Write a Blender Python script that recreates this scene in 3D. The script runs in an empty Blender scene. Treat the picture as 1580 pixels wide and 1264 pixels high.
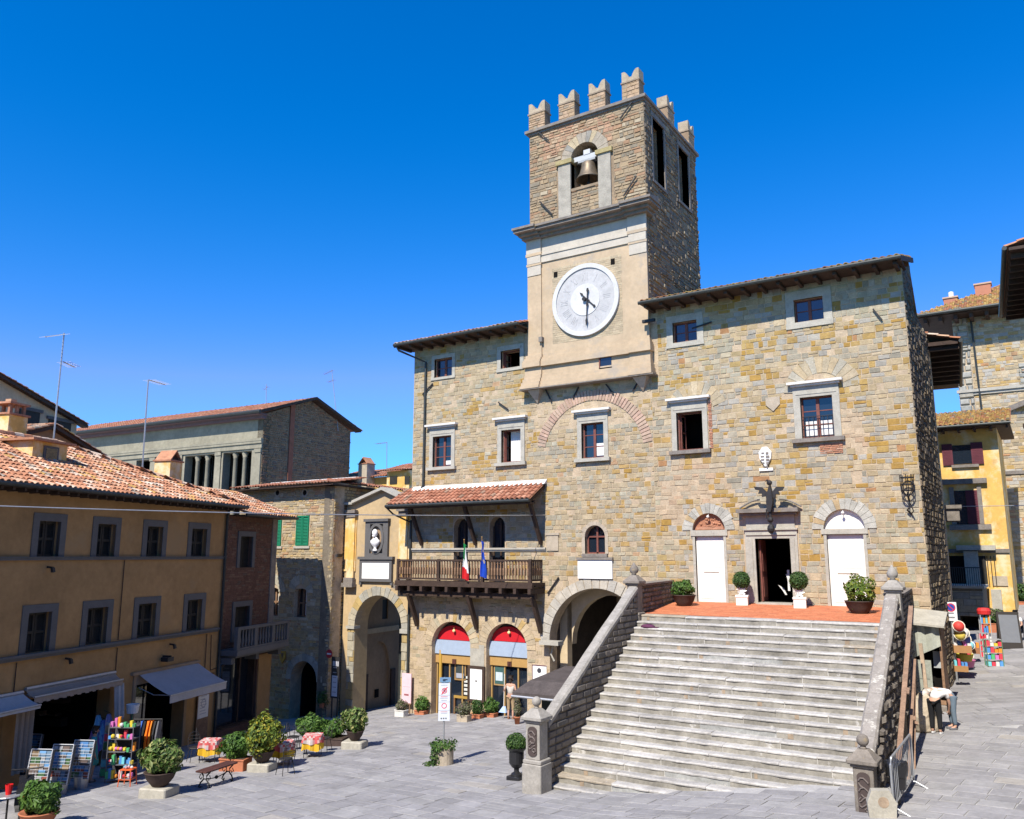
import bpy, bmesh, math, random
from mathutils import Vector, Matrix
sin, cos, pi, R = math.sin, math.cos, math.pi, math.radians
S = bpy.context.scene
COL = S.collection
rng = random.Random(11)
U = rng.uniform

# ------------------------------------------------------------------ camera
FPX, CXP, CYP = 1264., 790., 632.
PITCH, YAW, CZ = math.atan(226/FPX), R(32.9), 7.25
FW = Vector((-sin(YAW)*cos(PITCH), cos(YAW)*cos(PITCH), sin(PITCH)))
RT = Vector((cos(YAW), sin(YAW), 0))
UP = Vector((sin(YAW)*sin(PITCH), -cos(YAW)*sin(PITCH), cos(PITCH)))
EYE = Vector((0, 0, CZ))
cam = bpy.data.cameras.new('camera'); camo = bpy.data.objects.new('camera', cam); COL.objects.link(camo)
cam.sensor_width = 36; cam.lens = FPX/1580*36; cam.clip_start = .1; cam.clip_end = 3000
camo.location = EYE; camo.rotation_euler = (R(90)+PITCH, 0, YAW); S.camera = camo

def ray(px, py): return FW + RT*((px-CXP)/FPX) + UP*((CYP-py)/FPX)
def sstep(a, b, x):
    t = min(1, max(0, (x-a)/(b-a))); return t*t*(3-2*t)
def ground(X, Y):
    X = min(25, max(-60, X)); Y = min(75, max(-15, Y))
    z = .25+.066*(X+25.2)-.029*(Y-30)
    z -= .06*max(0, -25-X)
    return z + sstep(-10, -4, X)*(.26+.059*max(0, Y-18.3)+.05*max(0, Y-36))
def gp(px, py):
    z = .5; d = ray(px, py)
    for i in range(50):
        t = (z-CZ)/d.z; p = EYE+d*t; z = .5*z+.5*ground(p.x, p.y)
    return Vector((p.x, p.y, ground(p.x, p.y)))
def onz(px, py, z):
    d = ray(px, py); return EYE+d*((z-CZ)/d.z)
def hgt(p, py):                       # height above point p of image row py
    lo, hi = -5, 40
    for i in range(40):
        m = (lo+hi)/2; v = Vector((p.x, p.y, m))-EYE; y = CYP-FPX*v.dot(UP)/v.dot(FW)
        if y > py: lo = m
        else: hi = m
    return lo-p.z
def mpp(p): return (Vector(p)-EYE).dot(FW)/FPX      # metres per photo pixel at p

class Fr:                              # upright wall frame: u along the wall, w outwards, z up
    def __init__(s, o, deg):
        a = R(deg); s.o = Vector((o[0], o[1], 0)); s.U = Vector((cos(a), sin(a), 0)); s.N = Vector((sin(a), -cos(a), 0))
    def p(s, u, w, z): q = s.o+s.U*u+s.N*w; return (q.x, q.y, z)
    def at(s, px, py, w=0):
        d = ray(px, py); o = s.o+s.N*w; t = (o-EYE).dot(s.N)/d.dot(s.N); q = EYE+d*t
        return (q-s.o).dot(s.U), q.z
class Id:
    def p(s, u, w, z): return (u, w, z)
WID = Id()

# ------------------------------------------------------------------ mesh builder
class MB:
    def __init__(s, fr=WID): s.v = []; s.f = []; s.c = []; s.fr = fr; s.col = (1, 1, 1)
    def add(s, vs, fs, col=None):
        b = len(s.v); s.v += vs; c = col or s.col
        for f in fs: s.f.append([b+i for i in f]); s.c.append(c)
    def box(s, u0, u1, w0, w1, z0, z1, col=None):
        p = s.fr.p
        s.add([p(u0, w0, z0), p(u1, w0, z0), p(u1, w1, z0), p(u0, w1, z0), p(u0, w0, z1), p(u1, w0, z1), p(u1, w1, z1), p(u0, w1, z1)],
              [(0, 3, 2, 1), (4, 5, 6, 7), (0, 1, 5, 4), (1, 2, 6, 5), (2, 3, 7, 6), (3, 0, 4, 7)], col)
    def bbox(s, u0, u1, w0, w1, z0, z1, b=.015, col=None):      # box with chamfered top/bottom & vertical edges
        p = s.fr.p; vs = []
        for z, i in ((z0, b), (z0+b, 0), (z1-b, 0), (z1, b)):
            k = b if i == 0 else b
            a0, a1, c0, c1 = u0+i, u1-i, w0+i, w1-i
            vs += [p(a0+k, c0, z), p(a1-k, c0, z), p(a1, c0+k, z), p(a1, c1-k, z), p(a1-k, c1, z), p(a0+k, c1, z), p(a0, c1-k, z), p(a0, c0+k, z)]
        fs = [tuple(reversed(range(8))), tuple(range(24, 32))]
        for l in range(3):
            for j in range(8): fs.append((l*8+j, l*8+(j+1) % 8, l*8+8+(j+1) % 8, l*8+8+j))
        s.add(vs, fs, col)
    def quad(s, a, b, c, d, col=None): s.add([tuple(a), tuple(b), tuple(c), tuple(d)], [(0, 1, 2, 3)], col)
    def prism(s, pts, w0, w1, col=None):          # pts (u,z) polygon, extruded along w
        n = len(pts); p = s.fr.p
        s.add([p(u, w0, z) for u, z in pts]+[p(u, w1, z) for u, z in pts],
              [tuple(range(n)), tuple(reversed(range(n, 2*n)))]+[(i, (i+1) % n, n+(i+1) % n, n+i) for i in range(n)], col)
    def slab(s, pts, z0, z1, col=None):           # pts (u,w) polygon, extruded along z
        n = len(pts); p = s.fr.p
        s.add([p(u, w, z0) for u, w in pts]+[p(u, w, z1) for u, w in pts],
              [tuple(reversed(range(n))), tuple(range(n, 2*n))]+[(i, (i+1) % n, n+(i+1) % n, n+i) for i in range(n)], col)
    def bar(s, a, b, w, h=None, col=None, up=(0, 0, 1)):       # rectangular bar between world points
        h = h or w; a = Vector(a); b = Vector(b); d = (b-a).normalized(); k = Vector(up)
        if abs(d.dot(k)) > .98: k = Vector((0, 1, 0))
        x = d.cross(k).normalized()*w/2; y = x.cross(d).normalized()*h/2
        vs = [tuple(q) for e in (a, b) for q in (e-x-y, e+x-y, e+x+y, e-x+y)]
        s.add(vs, [(3, 2, 1, 0), (4, 5, 6, 7), (0, 1, 5, 4), (1, 2, 6, 5), (2, 3, 7, 6), (3, 0, 4, 7)], col)
    def tube(s, pts, r, n=6, col=None, cap=True):
        pts = [Vector(q) for q in pts]; rs = r if isinstance(r, (list, tuple)) else [r]*len(pts); vs = []
        for i, q in enumerate(pts):
            d = (pts[min(i+1, len(pts)-1)]-pts[max(i-1, 0)]).normalized(); k = Vector((0, 0, 1)) if abs(d.z) < .95 else Vector((1, 0, 0))
            x = d.cross(k).normalized(); y = x.cross(d)
            vs += [tuple(q+(x*cos(2*pi*j/n)+y*sin(2*pi*j/n))*rs[i]) for j in range(n)]
        fs = [(i*n+j, i*n+(j+1) % n, i*n+n+(j+1) % n, i*n+n+j) for i in range(len(pts)-1) for j in range(n)]
        if cap: fs += [tuple(reversed(range(n))), tuple(range(len(vs)-n, len(vs)))]
        s.add(vs, fs, col)
    def lathe(s, c, prof, n=16, col=None, sx=1, sy=1):          # prof (r,z)
        vs = [(c[0]+r*sx*cos(2*pi*j/n), c[1]+r*sy*sin(2*pi*j/n), c[2]+z) for r, z in prof for j in range(n)]
        fs = [(i*n+j, i*n+(j+1) % n, i*n+n+(j+1) % n, i*n+n+j) for i in range(len(prof)-1) for j in range(n)]
        fs += [tuple(reversed(range(n))), tuple(range(len(vs)-n, len(vs)))]
        s.add(vs, fs, col)
    def ball(s, c, r, n=10, m=7, col=None, k=(1, 1, 1)):
        s.lathe((c[0], c[1], c[2]), [(r*max(.02, sin(pi*i/m))*k[0], -r*cos(pi*i/m)*k[2]) for i in range(m+1)], n, col)
    def disc(s, cu, cz, r0, r1, w0, w1, n=40, col=None):       # ring (or disc) facing w
        p = s.fr.p; A = [2*pi*i/n for i in range(n)]
        if r0 <= 0: s.prism([(cu+r1*cos(a), cz+r1*sin(a)) for a in A], w0, w1, col); return
        vs = [p(cu+r*cos(a), w, cz+r*sin(a)) for r, w in ((r0, w0), (r0, w1), (r1, w1), (r1, w0)) for a in A]
        s.add(vs, [(k*n+i, k*n+(i+1) % n, ((k+1) % 4)*n+(i+1) % n, ((k+1) % 4)*n+i) for k in range(4) for i in range(n)], col)
    def build(s, name, mat, parent=None, smooth=False, fix=True):
        me = bpy.data.meshes.new(name); off = Vector((0, 0, 0)); q = parent
        local = s.v and max(max(abs(v[0]), abs(v[1])) for v in s.v) < 7 and not (isinstance(s.fr, Fr) and s.fr.o.length > 1)
        while q is not None and not local: off += q.location; q = q.parent
        me.from_pydata([(x-off.x, y-off.y, z-off.z) for x, y, z in s.v], [], s.f)
        a = me.attributes.new('Col', 'FLOAT_COLOR', 'FACE')
        a.data.foreach_set('color', [k for c in s.c for k in (c[0], c[1], c[2], 1)])
        if fix and len(s.f) < 60000:
            bm = bmesh.new(); bm.from_mesh(me); bmesh.ops.recalc_face_normals(bm, faces=bm.faces); bm.to_mesh(me); bm.free()
        me.materials.append(mat)
        if smooth: me.polygons.foreach_set('use_smooth', [True]*len(me.polygons))
        o = bpy.data.objects.new(name, me); COL.objects.link(o); o.parent = parent
        return o

def tag(o, label=None, cat=None, group=None, kind=None):
    for k, v in (('label', label), ('category', cat), ('group', group), ('kind', kind)):
        if v: o[k] = v
    return o
def thing(name, label, cat, loc=(0, 0, 0), rz=0, group=None):
    o = bpy.data.objects.new(name, None); COL.objects.link(o); o.location = loc; o.rotation_euler = (0, 0, rz); o.empty_display_size = .3
    return tag(o, label, cat, group)
def dup(root, loc, rz=0, label=None, scale=1):
    r = root.copy(); COL.objects.link(r); r.location = loc; r.rotation_euler = (0, 0, rz); r.scale = (scale,)*3
    if label: r['label'] = label
    for ch in list(root.children):
        c = ch.copy(); COL.objects.link(c); c.parent = r
        for gch in ch.children:
            d = gch.copy(); COL.objects.link(d); d.parent = c
    return r
def place(root, loc, rz=0, scale=1):
    root.location = loc; root.rotation_euler = (0, 0, rz); root.scale = (scale,)*3; return root
def cut(o, mb):                        # boolean difference, applied
    c = mb.build('cutter', o.data.materials[0], o.parent)
    m = o.modifiers.new('b', 'BOOLEAN'); m.operation = 'DIFFERENCE'; m.solver = 'EXACT'; m.object = c
    bpy.context.view_layer.update()
    dg = bpy.context.evaluated_depsgraph_get(); me = bpy.data.meshes.new_from_object(o.evaluated_get(dg))
    o.modifiers.clear(); o.data = me; bpy.data.objects.remove(c)
    return o

# ------------------------------------------------------------------ materials
def M(name, col=None, rough=.85, var=.18, scale=2.5, bump=.25, bscale=30, metal=0, spec=.3, tint=None, bdist=.01, trans=0):
    m = bpy.data.materials.new(name); m.use_nodes = True; n = m.node_tree.nodes; l = m.node_tree.links; b = n['Principled BSDF']
    b.inputs['Roughness'].default_value = rough; b.inputs['Metallic'].default_value = metal; b.inputs['Specular IOR Level'].default_value = spec
    tc = n.new('ShaderNodeTexCoord')
    if col is None: src = n.new('ShaderNodeAttribute'); src.attribute_name = 'Col'; out = src.outputs['Color']
    else: src = n.new('ShaderNodeRGB'); src.outputs[0].default_value = (*col, 1); out = src.outputs[0]
    if var:
        for sc, vv in ((scale, var), (scale*6.3, var*.7)):
            no = n.new('ShaderNodeTexNoise'); no.inputs['Scale'].default_value = sc; no.inputs['Detail'].default_value = 5; no.inputs['Roughness'].default_value = .65
            l.new(tc.outputs['Object'], no.inputs['Vector'])
            mr = n.new('ShaderNodeMapRange'); mr.inputs[1].default_value = .3; mr.inputs[2].default_value = .7; mr.inputs[3].default_value = 1-vv; mr.inputs[4].default_value = 1+vv
            l.new(no.outputs[0], mr.inputs[0])
            mx = n.new('ShaderNodeMix'); mx.data_type = 'RGBA'; mx.blend_type = 'MULTIPLY'; mx.inputs[0].default_value = 1
            l.new(out, mx.inputs[6]); l.new(mr.outputs[0], mx.inputs[7]); out = mx.outputs[2]
    if tint:                           # (colour, scale, threshold) stains or lichen with a shape of their own
        for tcl, ts, th in tint:
            no = n.new('ShaderNodeTexNoise'); no.inputs['Scale'].default_value = ts; no.inputs['Detail'].default_value = 6; no.inputs['Roughness'].default_value = .7
            l.new(tc.outputs['Object'], no.inputs['Vector'])
            mr = n.new('ShaderNodeMapRange'); mr.inputs[1].default_value = th; mr.inputs[2].default_value = th+.12
            l.new(no.outputs[0], mr.inputs[0])
            mx = n.new('ShaderNodeMix'); mx.data_type = 'RGBA'; l.new(mr.outputs[0], mx.inputs[0]); l.new(out, mx.inputs[6]); mx.inputs[7].default_value = (*tcl, 1); out = mx.outputs[2]
    l.new(out, b.inputs['Base Color'])
    if bump:
        no = n.new('ShaderNodeTexNoise'); no.inputs['Scale'].default_value = bscale; no.inputs['Detail'].default_value = 4
        l.new(tc.outputs['Object'], no.inputs['Vector'])
        bp = n.new('ShaderNodeBump'); bp.inputs['Strength'].default_value = bump; bp.inputs['Distance'].default_value = bdist
        l.new(no.outputs[0], bp.inputs['Height']); l.new(bp.outputs[0], b.inputs['Normal'])
    if trans:
        b.inputs['Subsurface Weight'].default_value = 0
        t = n.new('ShaderNodeBsdfTranslucent'); l.new(out, t.inputs[0]); ms = n.new('ShaderNodeMixShader'); ms.inputs[0].default_value = trans
        l.new(b.outputs[0], ms.inputs[1]); l.new(t.outputs[0], ms.inputs[2]); l.new(ms.outputs[0], n['Material Output'].inputs[0])
    return m
m_stone = M('stone', None, .92, .2, 3, .6, 22, bdist=.02)
m_stone_hall = M('stone_hall', None, .92, .2, 3, .6, 22, bdist=.02, tint=[((.42, .33, .225), .45, .60), ((.26, .225, .165), .75, .63), ((.48, .42, .33), 2.6, .66)])
m_mortar = M('mortar', (.43, .335, .225), .95, .22, 2, .7, 18, bdist=.02)
m_mortar_dk = M('mortar_dark', (.17, .14, .10), .95, .25, 2, .7, 18, bdist=.02)
m_mort_tower = M('mortar_tower', (.27, .20, .13), .95, .25, 2, .7, 18, bdist=.02)
m_plaster = M('plaster_tower', (.46, .35, .23), .9, .12, .9, .3, 12, tint=[((.38, .315, .24), .8, .55), ((.33, .28, .215), 1.7, .64)])
m_trim = M('grey_sandstone', (.385, .36, .30), .88, .16, 3, .4, 25, tint=[((.22, .21, .19), 2.2, .6)])
m_trim_warm = M('warm_sandstone', (.40, .335, .25), .88, .18, 3, .4, 25)
m_trim_dk = M('weathered_stone', (.20, .175, .15), .9, .25, 3, .5, 25, tint=[((.30, .22, .09), 4, .6)])
m_slab = M('pale_slab', (.62, .60, .56), .85, .12, 4, .3, 25)
m_marble = M('marble', (.80, .78, .74), .6, .05, 2, .1)
m_white = M('white_paint', (.78, .75, .69), .6, .05, 2, .1, tint=[((.60, .56, .50), 1.7, .62)])
m_wood = M('dark_wood', (.055, .034, .024), .75, .3, 3, .4, 40)
m_wood_lt = M('brown_wood', (.22, .13, .075), .75, .3, 3, .4, 40)
m_wood_grey = M('old_board', (.36, .27, .19), .85, .3, 2, .5, 30)
m_sash = M('red_brown_sash', (.17, .06, .045), .6, .2, 4, .1)
m_iron = M('iron', (.022, .02, .02), .6, .3, 6, .3, 40, spec=.4)
m_gutter = M('gutter', (.045, .05, .048), .5, .2, 4, .1, metal=.3)
m_glass = M('window_glass', (.012, .018, .028), .04, 0, 1, 0, spec=.9)
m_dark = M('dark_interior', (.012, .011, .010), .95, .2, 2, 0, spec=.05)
m_curtain = M('curtain', (.72, .70, .66), .9, .05, 3, .2)
m_tile = M('clay_tile', None, .9, .25, 3, .4, 35, tint=[((.42, .40, .33), 9, .64)])
m_tilebed = M('tile_bed', (.16, .075, .04), .95, .2, 3, .3)
m_pave = M('paving_slab', None, .8, .16, 1.3, .35, 14, tint=[((.17, .16, .155), 1.1, .66)])
m_joint = M('paving_joint', (.38, .37, .36), .95, .15, 2, .3)
m_step = M('step_stone', None, .85, .26, 1.9, .6, 14, tint=[((.55, .53, .50), 2.6, .60), ((.24, .215, .175), 1.7, .645), ((.40, .29, .17), 1.1, .70)])
m_brickfloor = M('terrace_brick', None, .85, .1, 3, .2)
m_leaf = M('leaf', None, .55, .15, 6, 0, spec=.35, trans=.25)
m_terra = M('terracotta', (.42, .15, .075), .85, .15, 4, .2)
m_bowl = M('dark_bowl', (.06, .04, .034), .8, .2, 4, .2)
m_ochre = M('ochre_plaster', (.34, .20, .083), .92, .16, .6, .25, 12, tint=[((.33, .21, .10), .45, .56), ((.41, .265, .13), 1.3, .66), ((.25, .16, .08), 2.1, .7)])
m_yellow = M('yellow_plaster', (.66, .40, .11), .92, .14, .9, .2, 12, tint=[((.70, .56, .34), .7, .48), ((.45, .30, .14), 1.5, .62)])
m_cream = M('cream_plaster', (.52, .41, .26), .92, .14, .8, .2, 12, tint=[((.42, .34, .25), 1.0, .58)])
m_brown_pl = M('brown_plaster', (.30, .21, .13), .92, .15, .9, .2, 12)
m_shutter = M('dark_shutter', (.028, .026, .022), .7, .2, 4, .1)
m_green = M('green_shutter', (.01, .17, .085), .55, .1, 4, .1)
m_maroon = M('maroon_shutter', (.11, .025, .035), .6, .15, 4, .1)
m_greyframe = M('grey_surround', (.115, .11, .105), .9, .1, 3, .2)
m_bronze = M('bronze', (.19, .15, .105), .5, .3, 4, .2, metal=.5)
m_paint = M('painted', None, .6, .06, 5, .1)
m_cloth = M('cloth', None, .9, .1, 8, .25, 60)
m_skin = M('skin', (.50, .29, .20), .6, .06, 10, 0)
m_steel = M('galvanised', (.42, .43, .44), .45, .1, 6, .1, metal=.6)
m_blackpl = M('black_plastic', (.018, .018, .02), .35, .1, 4, .2, spec=.5)
m_lead = M('slate_canopy', (.075, .062, .058), .8, .25, 3, .4)
m_gold = M('gilt_frame', (.32, .19, .07), .5, .15, 4, .1)
m_earth = M('soil', (.05, .035, .022), 1, .3, 6, .5)

# ------------------------------------------------------------------ masonry, tiles, leaves
def pick(pal):
    t = U(0, sum(w for w, c in pal))
    for w, c in pal:
        t -= w
        if t <= 0: break
    k = U(.9, 1.1); return (c[0]*k, c[1]*k, c[2]*k)
def minus(rects, h):
    out = []
    for a0, a1, b0, b1 in rects:
        if h[0] >= a1 or h[1] <= a0 or h[2] >= b1 or h[3] <= b0: out.append((a0, a1, b0, b1)); continue
        if h[0] > a0: out.append((a0, h[0], b0, b1))
        if h[1] < a1: out.append((h[1], a1, b0, b1))
        m0, m1 = max(a0, h[0]), min(a1, h[1])
        if h[2] > b0: out.append((m0, m1, b0, h[2]))
        if h[3] < b1: out.append((m0, m1, h[3], b1))
    return out
def arc_holes(cu, cz, r, n=14):
    return [(cu-math.sqrt(max(0, r*r-((i+.35)*r/n)**2)), cu+math.sqrt(max(0, r*r-((i+.35)*r/n)**2)), cz+i*r/n, cz+(i+1)*r/n) for i in range(n)]
def ashlar(mb, u0, u1, z0, z1, holes, ch, sl, pal, gap=.014, prot=(.003, .028), bev=.012, jit=.01, w0=0, fmap=None, zf=None):
    z = z0
    while z < z1-.03:
        h = U(*ch); hz1 = min(z+h, z1)
        if z1-hz1 < .06: hz1 = z1
        hh = [k for k in holes if k[2] < hz1 and k[3] > z]
        u = u0-U(0, sl[0])
        while u < u1:
            L = U(*sl)*(1 if U(0, 1) > .12 else 1.5); a0, a1 = max(u, u0), min(u+L, u1); u += L
            if a1-a0 < .05: continue
            rs = [(a0, a1, z, hz1)]
            if hz1-z > .2 and U(0, 1) < .12: m = (z+hz1)/2; rs = [(a0, a1, z, m), (a0, a1, m, hz1)]
            for k in hh: rs = minus(rs, k)
            for r0, r1, b0, b1 in rs:
                if r1-r0 < .05 or b1-b0 < .045: continue
                c = pal(.5*(r0+r1), .5*(b0+b1)) if callable(pal) else pick(pal)
                if c is None: continue
                g = gap/2; r0 += g; r1 -= g; b0 += g; b1 -= g; p = U(*prot); b = min(bev, (b1-b0)*.3)
                P = []; fm = fmap or mb.fr.p
                j = [(U(-jit, jit), U(-jit, jit)) for q in range(4)]
                k4 = ((r0, b0), (r1, b0), (r1, b1), (r0, b1)); s4 = ((1, 1), (-1, 1), (-1, -1), (1, -1))
                for q in range(4): P.append(fm(k4[q][0]+j[q][0], w0, k4[q][1]+j[q][1]))
                for q in range(4): P.append(fm(k4[q][0]+j[q][0]+s4[q][0]*b, w0+p+U(-.004, .004)*(jit > 0), k4[q][1]+j[q][1]+s4[q][1]*b))
                mb.add(P, [(4, 5, 6, 7), (0, 1, 5, 4), (1, 2, 6, 5), (2, 3, 7, 6), (3, 0, 4, 7)], c)
        z = hz1
def voussoirs(mb, cu, cz, r0, r1, n, a0, a1, w0, w1, pal, seg=2):
    for i in range(n):
        b0 = a0+(a1-a0)*i/n+.006; b1 = a0+(a1-a0)*(i+1)/n-.006; rr = r1+U(-.04, .04)
        A = [b0+(b1-b0)*k/seg for k in range(seg+1)]
        mb.prism([(cu+r0*cos(a), cz+r0*sin(a)) for a in A]+[(cu+rr*cos(a), cz+rr*sin(a)) for a in reversed(A)], w0, w1+U(-.006, .01), pick(pal))
def arch_pts(u0, u1, zb, zs, n=16, rise=None):
    cu, r = (u0+u1)/2, (u1-u0)/2; k = (rise or r)/r
    return [(u0, zb), (u1, zb)]+[(cu+r*cos(pi*i/n), zs+k*r*sin(pi*i/n)) for i in range(n+1)]
def tiles(mb, o, ud, vd, W, L, tw=.23, tl=.36, pal=None, rad=.085, keep=None):
    o = Vector(o); ud = Vector(ud).normalized(); vd = Vector(vd).normalized(); nn = ud.cross(vd).normalized()
    if nn.z < 0: nn = -nn
    mb.quad(o, o+ud*W, o+ud*W+vd*L, o+vd*L, (.24, .11, .06))
    nu, nv = max(1, int(round(W/tw))), max(1, int(round(L/tl)))
    tw, tl = W/nu, L/nv
    for j in range(nv):
        for i in range(nu):
            cx = (i+.5)*tw+U(-.012, .012); v0 = j*tl+U(-.015, .015)-.04; v1 = v0+tl+.07
            if keep and not keep(cx, v0): continue
            c = pick(pal); vs = []; K = 5; th = U(-.012, .012)
            for vv, lift, r in ((v0, .035+th, rad*1.08), (v1, .0, rad*.92)):
                for k in range(K+1):
                    a = pi*k/K; q = o+ud*(cx-r*cos(a))+vd*vv+nn*(lift+r*.85*sin(a)); vs.append(tuple(q))
            for k in range(K+1):
                a = pi*k/K; r = rad*.86; q = o+ud*(cx-r*cos(a))+vd*(v0+.004)+nn*(.02+th+r*.85*sin(a)); vs.append(tuple(q))
            fs = [(k, k+1, K+2+k, K+1+k) for k in range(K)]+[(2*K+2+k, 2*K+3+k, k+1, k) for k in range(K)]
            mb.add(vs, fs, c)
            # channel tile between two covers
            c2 = pick(pal); e = (i+1)*tw; vs = []
            if i < nu-1:
                for vv, lift in ((v0+.02, .022), (v1, .004)):
                    for k in range(4):
                        a = pi*k/3; q = o+ud*(e-tw*.33*cos(a))+vd*vv+nn*(lift+.03-.03*sin(a)); vs.append(tuple(q))
                mb.add(vs, [(k, k+1, 5+k, 4+k) for k in range(3)], (c2[0]*.8, c2[1]*.8, c2[2]*.8))
PAL_ROOF = [(3, (.47, .23, .125)), (3, (.40, .175, .09)), (2, (.52, .33, .21)), (1.2, (.56, .43, .32)), (1, (.30, .14, .08)), (.7, (.45, .27, .08)), (.5, (.30, .25, .19))]
PAL_RED = [(4, (.37, .16, .095)), (2, (.32, .13, .075)), (1.5, (.43, .22, .14)), (.8, (.29, .19, .13))]
PAL_MOSS = [(3, (.38, .22, .07)), (2, (.44, .30, .10)), (2, (.36, .16, .08)), (1, (.28, .18, .07)), (1, (.25, .22, .15))]
PAL_GREY = [(3, (.34, .33, .29)), (2, (.38, .35, .28)), (1, (.29, .29, .26))]
def foliage(mb, c, rad, n, pal, ls=.07, lump=.38, shell=.55, zmin=-9):
    ph = [U(0, 6.28) for i in range(6)]
    blobs = [(Vector((U(-1, 1), U(-1, 1), U(-.6, 1))).normalized(), U(.75, 1.05)) for i in range(7)]
    k = 0
    while k < n:
        d = Vector((rng.gauss(0, 1), rng.gauss(0, 1), rng.gauss(0, 1))).normalized()
        f = 1+lump*(.5*sin(3.1*d.x*2+ph[0])+.4*sin(4.3*d.y+ph[1]+2*d.z)+.35*sin(6*d.z+ph[2]+3*d.x))
        r = f*(shell+(1-shell)*U(0, 1)**.5)*(1 if U(0, 1) < .9 else U(.95, 1.15))
        q = Vector((c[0]+d.x*rad[0]*r, c[1]+d.y*rad[1]*r, c[2]+d.z*rad[2]*r))
        if q.z < zmin: k += .3; continue
        nrm = (d+Vector((U(-1, 1), U(-1, 1), U(-.6, 1)))*.8).normalized(); t = nrm.cross(Vector((U(-1, 1), U(-1, 1), U(-1, 1)))).normalized(); b = nrm.cross(t)
        s = ls*U(.65, 1.3); cc = pick(pal)
        a0, a1, m = q-t*s, q+t*s, q+nrm*s*.15
        mb.add([tuple(a0), tuple(m+b*s*.45), tuple(a1), tuple(m-b*s*.45)], [(0, 1, 2), (0, 2, 3)], cc); k += 1
G_DARK = [(3, (.035, .085, .018)), (2, (.06, .12, .025)), (1, (.10, .16, .04))]
G_MID = [(3, (.07, .15, .025)), (2, (.11, .20, .035)), (1, (.04, .09, .02))]
G_YEL = [(2, (.20, .24, .03)), (2, (.12, .18, .03)), (1, (.38, .32, .03)), (1, (.05, .09, .02))]
G_VAR = [(2, (.09, .16, .03)), (1.5, (.22, .26, .09)), (1, (.05, .10, .02)), (.4, (.40, .38, .14))]
G_GREY = [(2, (.16, .17, .09)), (2, (.12, .13, .06)), (1, (.20, .14, .12))]
# ------------------------------------------------------------------ sky, sun, ground
SUN_EL, SUN_AZ = R(48), R(3.2)
w = bpy.data.worlds.new('World'); S.world = w; w.use_nodes = True
nt = w.node_tree; bg = nt.nodes['Background']; sk = nt.nodes.new('ShaderNodeTexSky'); sk.sky_type = 'NISHITA'; sk.sun_disc = False
sk.sun_elevation = SUN_EL; sk.sun_rotation = pi-SUN_AZ; sk.air_density = 1.15; sk.dust_density = .05; sk.ozone_density = 3.2; sk.altitude = 500
hs = nt.nodes.new('ShaderNodeHueSaturation'); hs.inputs['Saturation'].default_value = 1.22; hs.inputs['Value'].default_value = 1
nt.links.new(sk.outputs[0], hs.inputs['Color']); sc_ = nt.nodes.new('ShaderNodeSeparateColor'); cb_ = nt.nodes.new('ShaderNodeCombineColor')       # deepens the blue overhead, keeps the pale horizon
def mth(op, v, src):
    n = nt.nodes.new('ShaderNodeMath'); n.operation = op; n.inputs[1].default_value = v; nt.links.new(src, n.inputs[0]); return n.outputs[0]
nt.links.new(hs.outputs[0], sc_.inputs[0])
nt.links.new(mth('MINIMUM', 1.7, mth('MULTIPLY', 1.35, mth('POWER', 1.75, mth('MAXIMUM', .001, mth('SUBTRACT', .5, sc_.outputs[0]))))), cb_.inputs[0])
nt.links.new(mth('MULTIPLY', 1.12, sc_.outputs[1]), cb_.inputs[1]); nt.links.new(mth('MULTIPLY', 1.85, sc_.outputs[2]), cb_.inputs[2])
nt.links.new(cb_.outputs[0], bg.inputs[0]); bg.inputs[1].default_value = .077
sd = bpy.data.lights.new('sun', 'SUN'); sd.energy = 5; sd.angle = R(.5); sd.color = (1, .94, .84)
so = bpy.data.objects.new('sun', sd); COL.objects.link(so)
so.rotation_euler = Vector((sin(SUN_AZ)*cos(SUN_EL), -cos(SUN_AZ)*cos(SUN_EL), sin(SUN_EL))).to_track_quat('Z', 'Y').to_euler()
S.view_settings.view_transform = 'Standard'; S.view_settings.look = 'None'; S.view_settings.exposure = .56; S.view_settings.gamma = 1

gm = MB(); xs = [-400, -200, -110]+[-62+i*1.5 for i in range(60)]+[60, 120, 300]; ys = [-250, -100, -40]+[-16+i*1.5 for i in range(64)]+[110, 200, 500]
gm.v = [(x, y, ground(x, y)) for y in ys for x in xs]; nx = len(xs)
gm.f = [[j*nx+i, j*nx+i+1, j*nx+nx+i+1, j*nx+nx+i] for j in range(len(ys)-1) for i in range(nx-1)]; gm.c = [(1, 1, 1)]*len(gm.f)
tag(gm.build('ground', m_joint, fix=False), kind='structure')
PAL_PAVE = [(4, (.272, .264, .268)), (3, (.29, .282, .28)), (2, (.255, .247, .25)), (.3, (.305, .285, .26))]
pv = MB()
def gmap(a):
    ca, sa = cos(a), sin(a)
    def f(u, w_, v): x, y = u*ca-v*sa, u*sa+v*ca; return (x, y, ground(x, y)+.006+w_)
    return f
def pave(a, u0, u1, v0, v1, keep, ch=(.34, .5), sl=(.5, 1.0)):
    ca, sa = cos(a), sin(a)
    def pal(u, v):
        return pick(PAL_PAVE) if keep(u*ca-v*sa, u*sa+v*ca) else None
    ashlar(pv, u0, u1, v0, v1, [], ch, sl, pal, gap=.022, prot=(.004, .013), bev=.006, jit=.01, fmap=gmap(a))
side = lambda x, y: (x+19)*.5+(y-20)*.86
pave(R(-8), -50, 10, 2, 45, lambda x, y: -36 < x < -.3 and 8 < y < 36 and (x < -5.2 or y < 27) and not (-4.2 > x > -10.6 and y > 19.4))
pave(R(24), -14, 40, 18, 80, lambda x, y: -5.2 <= x < 6 and 27 <= y < 75, ch=(.4, .65), sl=(.7, 1.5))
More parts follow.
